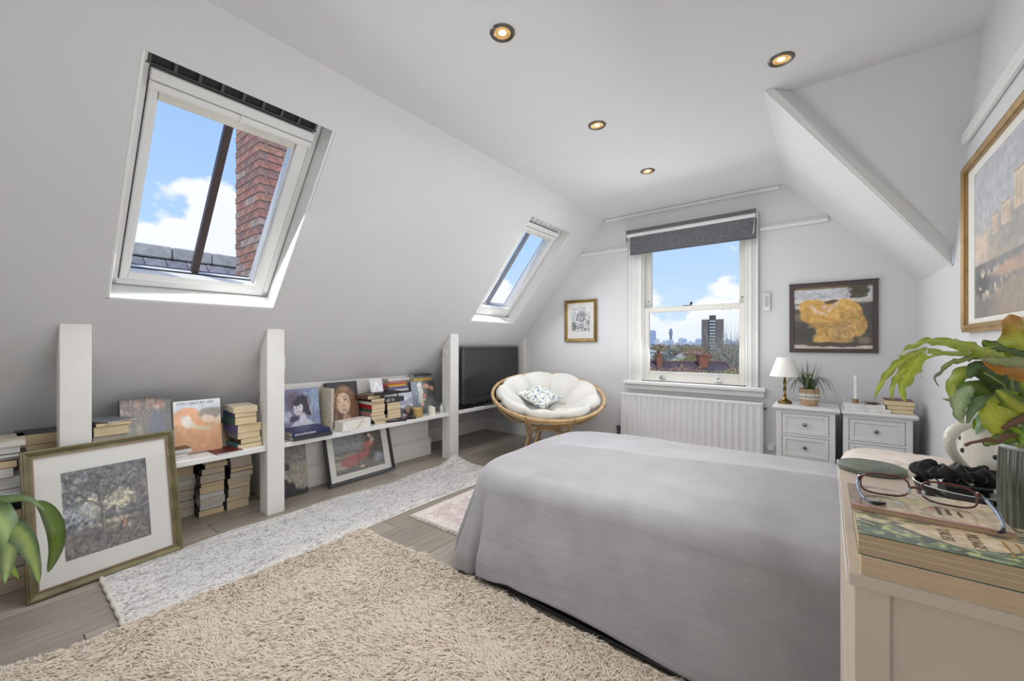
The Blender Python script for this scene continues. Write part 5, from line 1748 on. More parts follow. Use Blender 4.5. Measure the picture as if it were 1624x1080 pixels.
c.ell(0.63, 0.62, 0.2, 0.05, (170, 128, 66), rot=-0.3, soft=0.6).ell(0.35, 0.62, 0.25, 0.05, (176, 128, 54), rot=0.3, soft=0.7)
for (x0, y0, x1, y1, x2, y2, cc_) in ((.16, .34, .34, .50, .62, .55, (176, 128, 52)), (.20, .30, .40, .44, .70, .46, (224, 176, 92)), (.30, .58, .55, .60, .80, .50, (168, 122, 54)), (.50, .42, .64, .30, .80, .40, (226, 182, 104)), (.58, .50, .74, .44, .86, .56, (170, 128, 62)), (.62, .60, .78, .66, .88, .60, (224, 184, 112)), (.46, .66, .60, .60, .78, .70, (150, 112, 58)), (.42, .70, .44, .84, .40, .92, (160, 116, 52)), (.52, .70, .56, .82, .50, .93, (222, 180, 108)), (.62, .68, .66, .80, .62, .92, (158, 120, 66)), (.70, .66, .76, .78, .72, .86, (216, 172, 100)), (.84, .42, .90, .54, .88, .70, (162, 122, 58))):
    c.stroke([(x0, y0), (x1, y1), (x2, y2)], 0.018, cc_, a=0.7)
c.ell(0.50, 0.36, 0.16, 0.10, (206, 156, 74), rot=0.1, soft=0.3).ell(0.17, 0.44, 0.10, 0.09, (190, 140, 62), rot=0.7, soft=0.3).ell(0.86, 0.66, 0.07, 0.14, (186, 140, 72), soft=0.4)
c.ell(0.36, 0.86, 0.12, 0.08, (204, 154, 76), soft=0.3).ell(0.62, 0.86, 0.17, 0.07, (178, 136, 76), soft=0.4).ell(0.60, 0.70, 0.18, 0.10, (190, 150, 92), rot=-0.2, soft=0.7, a=0.7)
c.blot((166, 122, 56), 10, 0.55, 21, soft=0.2, a=0.45, box=(.15, .36, .88, .9)).blot((232, 190, 116), 13, 0.6, 22, soft=0.15, a=0.45, box=(.15, .3, .88, .88))
c.stroke([(0.24, 0.3), (0.30, 0.39), (0.42, 0.45)], 0.032, (216, 180, 152)).ell(0.41, 0.33, 0.06, 0.042, (214, 170, 140), rot=0.3, soft=0.3).stroke([(0.46, 0.40), (0.53, 0.31), (0.58, 0.28)], 0.03, (214, 176, 148))
c.rect(-.1, 0.935, 1.2, 1.2, (196, 184, 170), soft=0.008, warp=True).ell(0.5, 0.93, 0.44, 0.045, (70, 60, 48), soft=0.3).ell(0.9, 0.86, 0.1, 0.07, (120, 106, 82), soft=0.5).shade(24, 0.16)
t = picture('wall_poster', 'square brown bordered poster of gold drapery on the far wall', 'poster', frame_at((-0.232, YF - 0.004, 1.031), (1, 0, 0), (0, 0, 1)), 0.531, 0.538, 0.030, 0.014,
            mat('brown_canvas_edge', rgb(80, 66, 66), 0.6), MOUNT, c, (0.030, 0.028, 0.501, 0.508), steps=[(0, 1, 1, 0.0)], am=OIL)
MB().box((-0.004, 0.534, 0.0), (0.536, 0.540, 0.018), 0.001).done('top_batten', mat('poster_batten', rgb(60, 50, 50), 0.6), t)
GOLD = mat('gilt_frame', rgb(140, 114, 66), 0.35, metal=0.5, var=0.2, vscale=30)
c = Canvas(70, 90, (196, 196, 198), 57, 0.04)
c.ell(0.5, 0.38, 0.3, 0.26, (130, 130, 132), soft=0.4).ell(0.12, 0.78, 0.2, 0.2, (90, 90, 90), soft=0.4).ell(0.55, 0.78, 0.16, 0.16, (110, 110, 112), soft=0.4).ell(0.9, 0.7, 0.12, 0.2, (150, 150, 152), soft=0.5).blot((70, 70, 72), 16, 0.58, 1, a=0.8, box=(-.1, .25, 1.1, 1.1)).blot((225, 225, 226), 18, 0.6, 4, a=0.7).shade(18, 0.3)
picture('small_framed_print', 'small gilt framed grey print on the far wall left of the window', 'picture', frame_at((-2.296, YF - 0.004, 1.119), (1, 0, 0), (0, 0, 1)), 0.388, 0.455, 0.032, 0.022,
        GOLD, MOUNT, c, (0.087, 0.110, 0.305, 0.375), steps=[(0, 0.35, 0.8, 0), (0.35, 0.8, 1.0, 0.3), (0.8, 1.0, 0.7, 0)], inner=mat('gilt_slip', rgb(176, 150, 90), 0.35, metal=0.6), glass=0.9)
c = Canvas(170, 150, (172, 176, 182), 61, 0.02)
c.rect(-.1, .3, 1.2, .75, (188, 178, 168), soft=0.3, warp=True).ell(0.1, 0.55, 0.22, 0.16, (204, 180, 160), soft=0.7).rect(-.1, .64, 1.2, 1.2, (104, 108, 114), soft=0.012, warp=False).rect(-.1, .64, 1.2, .68, (70, 78, 90), soft=0.01)
c.ell(0.62, 0.62, 0.5, 0.26, (172, 158, 142), soft=0.25).rect(-.1, .64, 1.2, 1.2, (110, 110, 112), soft=0.012, a=0.9).ell(0.55, 0.50, 0.35, 0.14, (150, 144, 138), soft=0.4)
for (xx, yy, w_, h_) in ((0.16, 0.44, 0.06, 0.1), (0.28, 0.37, 0.10, 0.13), (0.42, 0.34, 0.12, 0.14), (0.58, 0.22, 0.2, 0.22), (0.82, 0.16, 0.15, 0.25)):
    c.rect(xx, yy, xx + w_, yy + h_, (206, 186, 160), soft=0.01).rect(xx, yy, xx + w_, yy + 0.012, (150, 130, 108), soft=0.004)
    n_ = int(w_ / 0.02)
    for k in range(n_):
        c.rect(xx + 0.006 + k * 0.02, yy + 0.03, xx + 0.012 + k * 0.02, yy + h_ - 0.02, (120, 116, 112), soft=0.003)
c.rect(0.255, 0.27, 0.262, 0.38, (120, 104, 90), soft=0.003).ell(0.12, 0.78, 0.15, 0.12, (70, 76, 76), soft=0.5).blot((196, 180, 160), 20, 0.58, 3, box=(-.05, .66, 1.1, .9)).ell(0.7, 0.95, 0.5, 0.2, (142, 128, 110), soft=0.4).ell(0.6, 0.73, 0.35, 0.05, (176, 144, 124), soft=0.4)
c.rect(-.1, 0, .12, 1, (96, 100, 104), a=.0).shade(26, 0.12)
picture('framed_print', 'large gilt framed landscape of a clifftop temple on the right wall', 'picture', frame_at((XR - 0.002, 2.693, 1.150), (0, -1, 0), (0, 0, 1)), 0.96, 0.735, 0.034, 0.028,
        mat('gilt_frame_warm', rgb(168, 136, 88), 0.35, metal=0.45, var=0.12, vscale=20), MOUNT, c, (0.125, 0.055, 0.90, 0.665), steps=[(0, 0.45, 0.8, 0), (0.45, 0.85, 1.0, 0.25), (0.85, 1.0, 0.6, 0)], am=OIL)

# ---------------------------------------------------------------- white drawers at the far wall
FUR = mat('furniture_white', rgb(226, 226, 226), 0.35, var=0.01)


def drawers(lab, x0, x1, tx0, tx1, dx0, dx1):
    t = thing('bedside_drawers', lab, 'drawers', ((x0 + x1) / 2, 3.55, 0), group='white drawer units at the far wall')
    yb = YF - 0.045
    MB().box((tx0 + 0.006, 3.532, 0.620), (tx1 - 0.006, yb, 0.628), 0.003).box((tx0, 3.524, 0.628), (tx1, yb, 0.646), 0.006, 2).done('top', FUR, t, world=True)
    b = MB()
    b.box((x0, 3.55, 0.06), (x0 + 0.018, yb, 0.62), 0.002).box((x1 - 0.018, 3.55, 0.06), (x1, yb, 0.62), 0.002).box((x0 + .018, yb - 0.01, 0.06), (x1 - .018, yb, 0.62))
    fw_ = 0.0
    b.box((x0, 3.548, 0.0), (dx0, 3.57, 0.62), 0.002).box((dx1, 3.548, 0.0), (x1, 3.57, 0.62), 0.002)
    for (a, c_) in ((0.599, 0.62), (0.436, 0.451), (0.273, 0.288), (0.06, 0.125)):
        b.box((dx0, 3.548, a), (dx1, 3.57, c_), 0.0015)
    b.box((x0, yb - 0.04, 0), (x0 + 0.03, yb, 0.07)).box((x1 - 0.03, yb - 0.04, 0), (x1, yb, 0.07))
    b.done('body', FUR, t, world=True)
    for (a, c_) in ((0.451, 0.599), (0.288, 0.436), (0.125, 0.273)):
        d = MB()
        g_ = 0.0025
        X0, X1, Z0, Z1 = dx0 + g_, dx1 - g_, a + g_, c_ - g_
        w_ = 0.024
        d.box((X0, 3.549, Z0), (X0 + w_, 3.566, Z1), 0.0015).box((X1 - w_, 3.549, Z0), (X1, 3.566, Z1), 0.0015).box((X0 + w_, 3.549, Z0), (X1 - w_, 3.566, Z0 + w_), 0.0015).box((X0 + w_, 3.549, Z1 - w_), (X1 - w_, 3.566, Z1), 0.0015)
        d.box((X0 + 0.02, 3.5555, Z0 + 0.02), (X1 - 0.02, 3.567, Z1 - 0.02))
        o = d.done('drawer', FUR, t, world=True)
        xc, zc_ = (dx0 + dx1) / 2, (a + c_) / 2
        kb = MB().lathe([(0.005, 0), (0.005, 0.010), (0.012, 0.014), (0.0135, 0.020), (0.009, 0.026), (0, 0.028)], c=(xc, 3.556, zc_), n=16, M=Matrix.Rotation(PI / 2, 4, 'X'))
        kb.bm.transform(t.matrix_world.inverted())
        kb.done('knob', mat('polished_knob', rgb(150, 150, 152), 0.12, metal=1.0), o, smooth=True)
    return t


drawers('white drawer unit carrying the lamp and spiky plant', -0.289, 0.051, -0.313, 0.078, -0.255, 0.017)
drawers('white drawer unit carrying the white candle and books, by the right wall', 0.091, 0.431, 0.084, 0.456, 0.122, 0.398)
DT = 0.6465
# lamp
t = thing('table_lamp', 'small brass table lamp with white cone shade on the left drawers', 'lamp', (-0.248, 3.72, DT))
MB().lathe([(0, 0), (0.045, 0), (0.047, 0.006), (0.046, 0.014), (0.036, 0.022), (0.020, 0.030), (0.012, 0.042), (0.010, 0.052), (0.013, 0.056), (0.009, 0.060)], n=28).done('base', BRASS, t, smooth=True)
for s_ in (0, PI):
    MB().tube([(0.0055 * math.cos(q * 9 + s_), 0.0055 * math.sin(q * 9 + s_), 0.055 + 0.15 * q) for q in np.linspace(0, 1, 50)], 0.0058, 7).done('twisted_stem', BRASS, t, smooth=True)
MB().lathe([(0.0, 0.195), (0.012, 0.20), (0.012, 0.235), (0.0, 0.24)], n=14).done('lamp_holder', BRASS, t, smooth=True)
SHADE = mat('lamp_shade_fabric', rgb(236, 234, 228), 0.8, var=0.015)
MB().lathe([(0.098, 0.205), (0.099, 0.2065), (0.050, 0.350), (0.0488, 0.3495), (0.097, 0.2075)], n=40).done('lamp_shade', SHADE, t, smooth=True)

# spiky plant in a striped basket
t = thing('spider_plant', 'spiky dark green plant in a striped basket pot on the left drawers', 'plant', (-0.098, 3.715, DT))
BK = mat('basket_tan', rgb(196, 166, 132), 0.85, var=0.12, vscale=60, stretch=(1, 1, 3), bump=0.5, bscale=150)
BW = mat('basket_white', rgb(226, 220, 208), 0.85, var=0.05, vscale=60, bump=0.5, bscale=150)
prf = lambda z: 0.048 + 0.016 * math.sin(min(1, z / 0.09) * PI / 2) - 0.004 * max(0, (z - 0.08) / 0.04)
nn_ = 15
for mm, rng, nm in ((BK, [(0, 0.046), (0.088, 0.122)], 'pot_body'), (BW, [(0.046, 0.062), (0.068, 0.088)], 'pot_band'), (mat('basket_grey', rgb(120, 112, 100), 0.85), [(0.062, 0.068)], 'pot_stripe')):
    b = MB()
    for (a, c_) in rng:
        pr_ = []
        zz = a
        while zz < c_ - 1e-4:
            pr_ += [(prf(zz), zz), (prf(zz + 0.003) + 0.0016, zz + 0.003)]
            zz += 0.006
        pr_ += [(prf(c_), c_)]
        if a == 0:
            pr_ = [(0, 0)] + pr_
        if c_ > 0.12:
            pr_ += [(prf(c_) - 0.004, c_), (prf(c_) - 0.006, c_ - 0.02), (0, c_ - 0.02)]
        b.lathe(pr_, n=28)
    b.done(nm, mm, t, smooth=True)
LG = [mat('blade_green', rgb(70, 92, 56), 0.45, var=0.15, vscale=12), mat('blade_dark', rgb(52, 72, 48), 0.45, var=0.15, vscale=12), mat('blade_light', rgb(104, 124, 82), 0.45, var=0.15, vscale=12)]


def blade(p0, a, L_, up, droop, w, m, par, n=9, name='leaf', fold=0.25):
    P_ = []
    d = V((math.cos(a), math.sin(a), 0))
    sd = V((-math.sin(a), math.cos(a), 0))
    for i in range(n):
        f = i / (n - 1)
        h = up * f - droop * f * f
        r = L_ * (f - 0.12 * f * f)
        ww = w * (0.55 + 0.45 * math.sin(min(1, f * 2.2) * PI / 2)) * (1 - f ** 2.5)
        c_ = V(p0) + d * r + V((0, 0, h))
        P_ += [c_ - sd * ww, c_ - V((0, 0, ww * fold)), c_ + sd * ww]
    fs = []
    for i in range(n - 1):
        for j in range(2):
            k = i * 3 + j
            fs.append((k, k + 1, k + 4, k + 3))
    me = MB().raw(P_, fs)
    return me.done(name, m, par, smooth='all')


random.seed(11)
for k in range(64):
    a = 2 * PI * k / 64 + random.uniform(-.2, .2)
    tall = random.random()
    L_ = random.uniform(0.05, 0.12) if tall > 0.62 else random.uniform(0.12, 0.24)
    up = random.uniform(0.17, 0.27) if tall > 0.62 else random.uniform(0.34, 0.52)
    dr = random.uniform(0.0, 0.08) if tall > 0.62 else up + random.uniform(-0.03, 0.09)
    if math.sin(a) > 0.2:
        L_ = min(L_, 0.17)
    blade((random.uniform(-.02, .02), random.uniform(-.02, .02), 0.10), a, L_, up, dr, random.uniform(0.0036, 0.0056), random.choice(LG), t)

# candle on books
t = thing('coffee_table_book', 'white spined art book lying on the right drawers under another', 'book', (0.195, 3.72, DT), 0.02)
MB().box((-0.10, -0.13, 0), (0.135, 0.13, 0.002)).box((-0.10, -0.13, 0.022), (0.135, 0.13, 0.024)).box((-0.10, -0.132, 0), (0.135, -0.129, 0.024)).done('cover', cover_mat('white'), t)
box_obj('pages', (-0.098, -0.1285, 0.002), (0.133, 0.128, 0.022), page_mat('white'), t)
t = thing('coffee_table_book', 'upper white spined art book with an open picture page, under the candle', 'book', (0.19, 3.725, DT + 0.0245), -0.02)
MB().box((-0.095, -0.13, 0), (0.12, 0.13, 0.002)).box((-0.095, -0.13, 0.020), (0.12, 0.13, 0.022)).box((-0.095, -0.132, 0), (0.12, -0.129, 0.022)).done('cover', cover_mat('white'), t)
box_obj('pages', (-0.093, -0.1285, 0.002), (0.118, 0.128, 0.020), page_mat('white'), t)
c = Canvas(40, 40, (160, 160, 164), 71, 0.05)
c.ell(0.6, 0.4, 0.4, 0.3, (110, 84, 74), soft=0.5).blot((210, 210, 214), 8, 0.5, 1)
c.obj('cover_print', 0.2, 0.25, 0.0224, GLOSSY, t, -0.09, -0.125)
t = thing('candle_holder', 'low brass candle holder with a tall white candle, on the white books', 'candle', (0.163, 3.70, DT + 0.0475))
MB().lathe([(0, 0), (0.017, 0), (0.019, 0.004), (0.015, 0.010), (0.017, 0.020), (0.015, 0.022), (0.0115, 0.021)], n=22).done('holder', mat('copper_brass', rgb(176, 132, 92), 0.35, metal=0.7), t, smooth=True)
MB().lathe([(0.0, 0.018), (0.0112, 0.018), (0.0100, 0.180), (0.004, 0.186), (0, 0.186)], n=18).done('candle_stick', mat('white_wax', rgb(236, 236, 232), 0.4), t, smooth=True)
MB().tube([(0, 0, 0.184), (0.001, 0, 0.192)], 0.001, 5).done('wick', BLACK, t)
t = thing('trinket_dish', 'shallow brown metal dish on the white books beside the candle', 'dish', (0.245, 3.66, DT + 0.0475))
MB().lathe([(0, 0.001), (0.03, 0.002), (0.042, 0.008), (0.044, 0.010), (0.030, 0.005), (0, 0.004)], n=26).done('dish_bowl', mat('dish_brown', rgb(120, 98, 88), 0.3, metal=0.5), t, smooth=True)
z = DT
for (T, lab, cv) in ((0.026, 'bottom paperback of the stack at the right end of the drawers', 'maroon'), (0.026, 'middle paperback of the stack at the right end of the drawers', 'brown'), (0.030, 'top paperback, dark red edged, of the stack at the right end of the drawers', 'maroon')):
    tt = (T, cv)
    book(lab, Matrix.Translation((0.377, 3.70, z + 0.0003)) @ Matrix.Rotation(0.04 if cv == 'brown' else -0.02, 4, 'Z') @ Matrix.Rotation(PI, 4, 'Z'), 0.128 if T < 0.03 else 0.14, 0.19, T - 0.0005, cv, 'tan', group='paperbacks at the right end of the drawers', pgm=page_mat('cream'))
    z += T
# ---------------------------------------------------------------- foreground drawers at the right
CW, SW = math.cos(YAW), math.sin(YAW)


def Wd(u, v, d):
    """point seen at a pixel of the photograph, d metres in front of the lens plane"""
    r = (u - 812) / FPX * d
    return V((r * CW - d * SW, r * SW + d * CW, HC + (545 - v) / FPX * d))


CRM = mat('chest_cream', rgb(208, 192, 174), 0.45, var=0.02, vscale=5)
t = thing('chest_of_drawers', 'tall cream chest of drawers in the right foreground, carrying books and glasses', 'drawers', (0.26, 0.96, 0))
X0, X1, Y0, Y1, ZT = 0.021, 0.490, 0.648, 1.266, 0.82
MB().box((X0, Y0, ZT - 0.016), (X1, Y1, ZT), 0.002).done('top', CRM, t, world=True)
MB().box((X0 - 0.0006, Y0 + 0.003, ZT - 0.0155), (X0 + 0.0002, Y1 - 0.003, ZT - 0.0005)).done('edge_band', mat('edge_white', rgb(236, 234, 230), 0.4), t, world=True)
b = MB()
bx0, bx1, by0, by1, bz = X0 + 0.006, X1 - 0.004, Y0 + 0.008, Y1 - 0.006, ZT - 0.0165
b.box((bx0, by0, 0.0), (bx0 + 0.034, by0 + 0.02, bz), 0.0015).box((bx1 - 0.034, by0, 0), (bx1, by0 + 0.02, bz), 0.0015).box((bx0 + 0.034, by0 + 0.006, 0.04), (bx1 - 0.034, by0 + 0.016, bz))
b.box((bx0 + 0.034, by0, 0.04), (bx1 - 0.034, by0 + 0.018, 0.09), 0.0015).box((bx0 + 0.02, by1 - 0.016, 0.0), (bx1, by1, bz)).box((bx1 - 0.01, by0 + 0.02, 0.0), (bx1, by1 - 0.016, bz))
b.done('carcass', CRM, t, world=True)
for (a, c_) in ((0.05, 0.285), (0.29, 0.525), (0.53, 0.795)):
    o = MB().box((bx0, by0 + 0.023, a), (bx0 + 0.018, by1 - 0.018, c_), 0.002).done('drawer', CRM, t, world=True)

G6 = 'books on the foreground chest'


def pbook(lab, x0, y0, z0, L, W, T, canvas=None, pg='tan', texts=(), plates=(), rot=0.0, cover='green'):
    """fore-edge towards the camera, reader stands at the left"""
    M = Matrix.Translation((x0 + L / 2, y0 + W / 2, z0)) @ Matrix.Rotation(rot, 4, 'Z')
    t = thing('book', lab, 'book', M=M, group=G6)
    MB().box((-L / 2, -W / 2, 0), (L / 2, W / 2, 0.0006)).box((-L / 2, -W / 2, T - 0.0007), (L / 2, W / 2, T)).box((-L / 2, W / 2 - 0.0006, 0), (L / 2, W / 2 + 0.0004, T)).done('cover', cover_mat(cover), t)
    MB().box((-L / 2 + 0.0005, -W / 2 + 0.0005, 0.0006), (L / 2 - 0.0005, W / 2 - 0.0007, T - 0.0007)).done('pages', page_mat(pg), t)
    for zp in plates:
        MB().box((-L / 2 + 0.0002, -W / 2 + 0.0002, zp), (L / 2 - 0.0002, W / 2 - 0.001, zp + 0.0005)).done('plate_page', mat('plate_white', rgb(226, 214, 194), 0.6), t)
    if canvas:
        canvas.obj('cover_print', L - 0.0004, W - 0.0004, T + 0.0003, GLOSSY, t, -L / 2 + 0.0002, -W / 2 + 0.0002)
    for (s, x, y, sz, m, sx) in texts:   # x along the spine, text runs towards the fore-edge
        Mt = Matrix(((0, 1, 0, x), (-1, 0, 0, y), (0, 0, 1, T + 0.0005), (0, 0, 0, 1)))
        text_obj('lettering', s, sz, m, t, Mt, sx=sx)
    return t


PAGES['fawn'] = (196, 168, 134)
PAGES['sand'] = (212, 184, 150)
pbook('bottom fawn paged paperback of the pile on the foreground chest', 0.0335, 0.650, ZT + 0.0004, 0.215, 0.135, 0.0235, pg='sand', cover='cream')
c = Canvas(220, 150, (196, 180, 130), 81, 0.03)
c.blot((96, 104, 84), 9, 0.5, 1, a=0.8).blot((70, 80, 66), 16, 0.56, 2, a=0.8).blot((222, 204, 150), 18, 0.6, 3).blot((150, 150, 130), 22, 0.6, 6, box=(-.1, -.1, .4, .5))
c.rect(-.1, .72, 1.2, 1.2, (84, 104, 74), soft=0.12, warp=True).blot((52, 68, 50), 12, 0.5, 4, box=(-.1, .6, 1.1, 1.1)).blot((176, 188, 110), 22, 0.62, 5, box=(-.1, .62, 1.1, 1.1)).blot((130, 160, 110), 20, 0.6, 8, box=(.3, .6, 1.1, 1.1))
xx, yy = c.x, c.y
wedge = np.clip(((xx - 0.14) - 0.0) / 0.01, 0, 1) * np.clip((0.42 + (xx - 0.14) * 0.75 - 0.35 * (xx - .14) ** 2 - yy) / 0.012, 0, 1) * np.clip((yy - (0.40 - (xx - 0.14) * 0.10 - 0.10 * np.sin((xx - .14) * 3.4))) / 0.012, 0, 1)
c.poly([(.16, .57), (.28, .70), (.386, .815), (.44, .82), (.5, .785), (.656, .66), (.80, .55), (.86, .48), (.70, .43), (.567, .40), (.4, .375), (.25, .45)], (226, 198, 156))
edge = np.clip(1 - np.abs(yy - (0.44 + (xx - 0.14) * 0.75 - 0.35 * (xx - .14) ** 2)) / 0.05, 0, 1) * np.clip((xx - 0.1) / 0.02, 0, 1) * np.clip((0.75 - xx) / 0.2, 0, 1)
c.stroke([(.15, .58), (.28, .73), (.40, .85)], 0.03, (78, 84, 72), a=0.8)
c.shade(24, 0.25)
TI = mat('title_ink', rgb(128, 106, 84), 0.6)
TI2 = mat('title_ink_pale', rgb(196, 160, 96), 0.6)
pbook('thick green landscape covered paperback with a cream title panel, under the thin booklet', 0.031, 0.650, ZT + 0.0245, 0.215, 0.135, 0.0255, c, pg='fawn', plates=(0.0090, 0.0165),
      texts=[('VILLAGE', -0.006, 0.008, 0.0150, TI, 0.80), ('TALES', -0.030, 0.008, 0.0150, TI, 0.95), ('a collection of stories', 0.022, 0.004, 0.0055, TI2, 0.95), ('chosen and introduced', 0.032, 0.002, 0.0055, TI2, 0.95), ('by the editor', 0.042, -0.004, 0.0055, TI2, 0.95)])
c = Canvas(170, 110, (206, 182, 138), 83, 0.035)
c.blot((150, 140, 110), 8, 0.5, 1, a=0.7).rect(-.1, -.1, .16, 1.2, (150, 110, 96), soft=0.06, warp=True).blot((112, 106, 92), 16, 0.56, 2, a=0.7, box=(-.1, -.1, .7, 1.1)).ell(0.45, 0.45, 0.16, 0.18, (204, 178, 70), soft=0.6).ell(0.56, 0.62, 0.04, 0.07, (206, 96, 60), soft=0.5).ell(0.36, 0.55, 0.05, 0.12, (196, 200, 210), soft=0.5)
c.rect(0.62, -.1, 1.2, 1.2, (216, 188, 146), soft=0.1, warp=True).blot((178, 156, 120), 20, 0.6, 4, a=0.6).rect(-.1, .93, 1.2, 1.2, (196, 140, 124), soft=0.02).shade(20, 0.2)
pbook('thin sand coloured booklet under the spectacles on the foreground chest', 0.0275, 0.738, ZT + 0.0505, 0.150, 0.108, 0.0062, c, pg='fawn', cover='pink',
      texts=[('SELECTED POEMS', 0.014, 0.000, 0.0062, TI, 0.62), ('AND LETTERS', 0.023, -0.002, 0.0062, TI, 0.62), ('from the garden', 0.034, -0.004, 0.0055, TI, 0.62)])

# spectacles
FRM = mat('tortoise_red', rgb(96, 22, 24), 0.15, coat=0.6, var=0.3, vscale=50)
t = thing('spectacles', 'dark red framed reading spectacles standing open on the thin booklet', 'glasses', (0.10, 0.803, ZT + 0.057))


def lens_pts(cx, n=36, g=0.0):
    o_ = []
    for i in range(n):
        a = 2 * PI * i / n
        cc, ss = math.cos(a), math.sin(a)
        x = cx + (0.0265 + g) * math.copysign(abs(cc) ** 0.62, cc)
        z = 0.0165 + (0.0140 + g) * math.copysign(abs(ss) ** 0.72, ss) + 0.0012 * math.cos(a) * (1 if cx > 0 else -1) * -1
        y = -0.0022 * ((x - cx) / 0.0265) ** 2 * 0 + 0.15 * z
        o_.append(V((x, y, z)))
    return o_


for cx in (-0.0325, 0.0325):
    MB().tube(lens_pts(cx), 0.0013, 8, closed=True).done('lens_rim', FRM, t, smooth='all')
    pts = lens_pts(cx, g=-0.0006)
    MB().raw(pts, [tuple(range(len(pts)))]).done('lens', glass_mat('spectacle_glass', (0.98, 0.98, 0.99)), t)
MB().tube([(-0.0065, 0.0022, 0.0165), (-0.003, 0.002, 0.0190), (0.003, 0.002, 0.0190), (0.0065, 0.0022, 0.0165)], [0.0022, 0.0017, 0.0017, 0.0022], 8).done('bridge', FRM, t, smooth='all')
for s_ in (-1, 1):
    MB().tube([(s_ * 0.007, 0.0, 0.012), (s_ * 0.008, -0.004, 0.011), (s_ * 0.0075, -0.006, 0.015), (s_ * 0.0070, -0.0055, 0.019)], [0.0008, 0.0008, 0.0022, 0.0018], 6).done('nose_pad', mat('clear_pad', rgb(190, 196, 200), 0.2), t, smooth='all')
    MB().box((s_ * 0.0595 - 0.0022, -0.003, 0.0195), (s_ * 0.0595 + 0.0022, 0.006, 0.0255), 0.0012).done('hinge', FRM, t)
SLV = mat('temple_silver', rgb(150, 165, 186), 0.18, metal=0.9, var=0.05)
base_ = V((0.10, 0.803, ZT + 0.057))
tl = [V((-0.0615, 0.001, 0.0225)), V((-0.0635, -0.018, 0.0175)), V((-0.0625, -0.036, 0.0105)), V((-0.0565, -0.048, 0.0045)), V((-0.050, -0.052, 0.0025))]
MB().tube(tl, [0.0018, 0.0017, 0.0016, 0.0016, 0.0016], 8).done('temple', SLV, t, smooth='all')
MB().tube([V((-0.052, -0.051, 0.003)), V((-0.044, -0.050, 0.0024)), V((-0.0355, -0.045, 0.0026))], [0.0020, 0.0026, 0.0020], 8).done('temple_tip', BLACK, t, smooth='all')
tr = [V((0.0615, 0.001, 0.0225)), V((0.066, -0.016, 0.018)), V((0.069, -0.036, 0.012)), V((0.069, -0.054, 0.006)), V((0.066, -0.068, 0.003))]
MB().tube(tr, [0.0020, 0.0024, 0.0025, 0.0021, 0.0017], 8).done('temple', SLV, t, smooth='all')
MB().tube([V((0.0665, -0.066, 0.0035)), V((0.064, -0.074, 0.0026)), V((0.060, -0.079, 0.0024))], [0.0020, 0.0024, 0.0016], 8).done('temple_tip', BLACK, t, smooth='all')

# green stone coaster
t = thing('coaster', 'round green stone coaster on the far end of the foreground chest', 'coaster', (0.079, 1.196, ZT + 0.0002))
MB().lathe([(0, 0), (0.056, 0.0), (0.0585, 0.002), (0.0585, 0.010), (0.056, 0.0118), (0, 0.0118)], n=48).done('stone_disc', mat('green_marble', rgb(116, 124, 112), 0.4, var=0.05, vscale=60, col2=rgb(88, 100, 86), bump=0.1), t, smooth=True)
# glass dish, black box and scrunchie
DG = glass_mat('dish_glass', (0.93, 0.95, 0.95), 1.0)
t = thing('glass_dish', 'clear glass dish under the black box on the foreground chest', 'dish', (0.192, 1.032, ZT + 0.0002))
MB().lathe([(0, 0.003), (0.052, 0.003), (0.057, 0.007), (0.064, 0.034), (0.0665, 0.0355), (0.0675, 0.034), (0.060, 0.004), (0.054, 0.0), (0, 0.0)], n=48).done('dish_bowl', DG, t, smooth=True)
MB().lathe([(0.0655, 0.0345), (0.0667, 0.0358), (0.0678, 0.0345)], n=48).done('dish_rim', mat('glass_edge', rgb(216, 222, 222), 0.1), t, smooth=True)
t = thing('trinket_box', 'small black box standing in the clear glass dish', 'box', (0.186, 1.026, ZT + 0.0042), 0.10)
box_obj('box_base', (-0.026, -0.022, 0), (0.026, 0.022, 0.030), mat('velvet_black', rgb(24, 26, 24), 0.7), t, bev=0.002)
box_obj('box_lid', (-0.029, -0.025, 0.0302), (0.029, 0.025, 0.038), mat('lid_dark', rgb(44, 52, 50), 0.15), t, bev=0.002)
t = thing('scrunchie', 'black satin hair scrunchie lying on the small black box', 'hair tie', (0.176, 1.026, ZT + 0.0525))


def scr(u, v):
    a, b2 = 2 * PI * u, 2 * PI * v
    ca, sa = math.cos(a), math.sin(a)
    rr_ = 0.0105 * (1 + 0.30 * math.sin(a * 13 + 1.5 * math.sin(b2)) + 0.25 * math.sin(a * 4 + 2)) * (1 + 0.20 * math.sin(b2 * 3 + a * 7))
    R_ = 0.030 + rr_ * math.cos(b2)
    return V((R_ * ca * 1.18, R_ * sa * 0.55, 0.004 + rr_ * math.sin(b2) * 0.95 + 0.003 * math.sin(a * 3)))


b = MB()
nu, nv = 150, 20
vs = [[b.bm.verts.new(scr(i / nu, j / nv)) for j in range(nv)] for i in range(nu)]
for i in range(nu):
    for j in range(nv):
        b.bm.faces.new((vs[i][j], vs[(i + 1) % nu][j], vs[(i + 1) % nu][(j + 1) % nv], vs[i][(j + 1) % nv]))
b.done('satin_ring', mat('black_satin', rgb(26, 26, 28), 0.35, sheen=0.4), t, smooth='all')

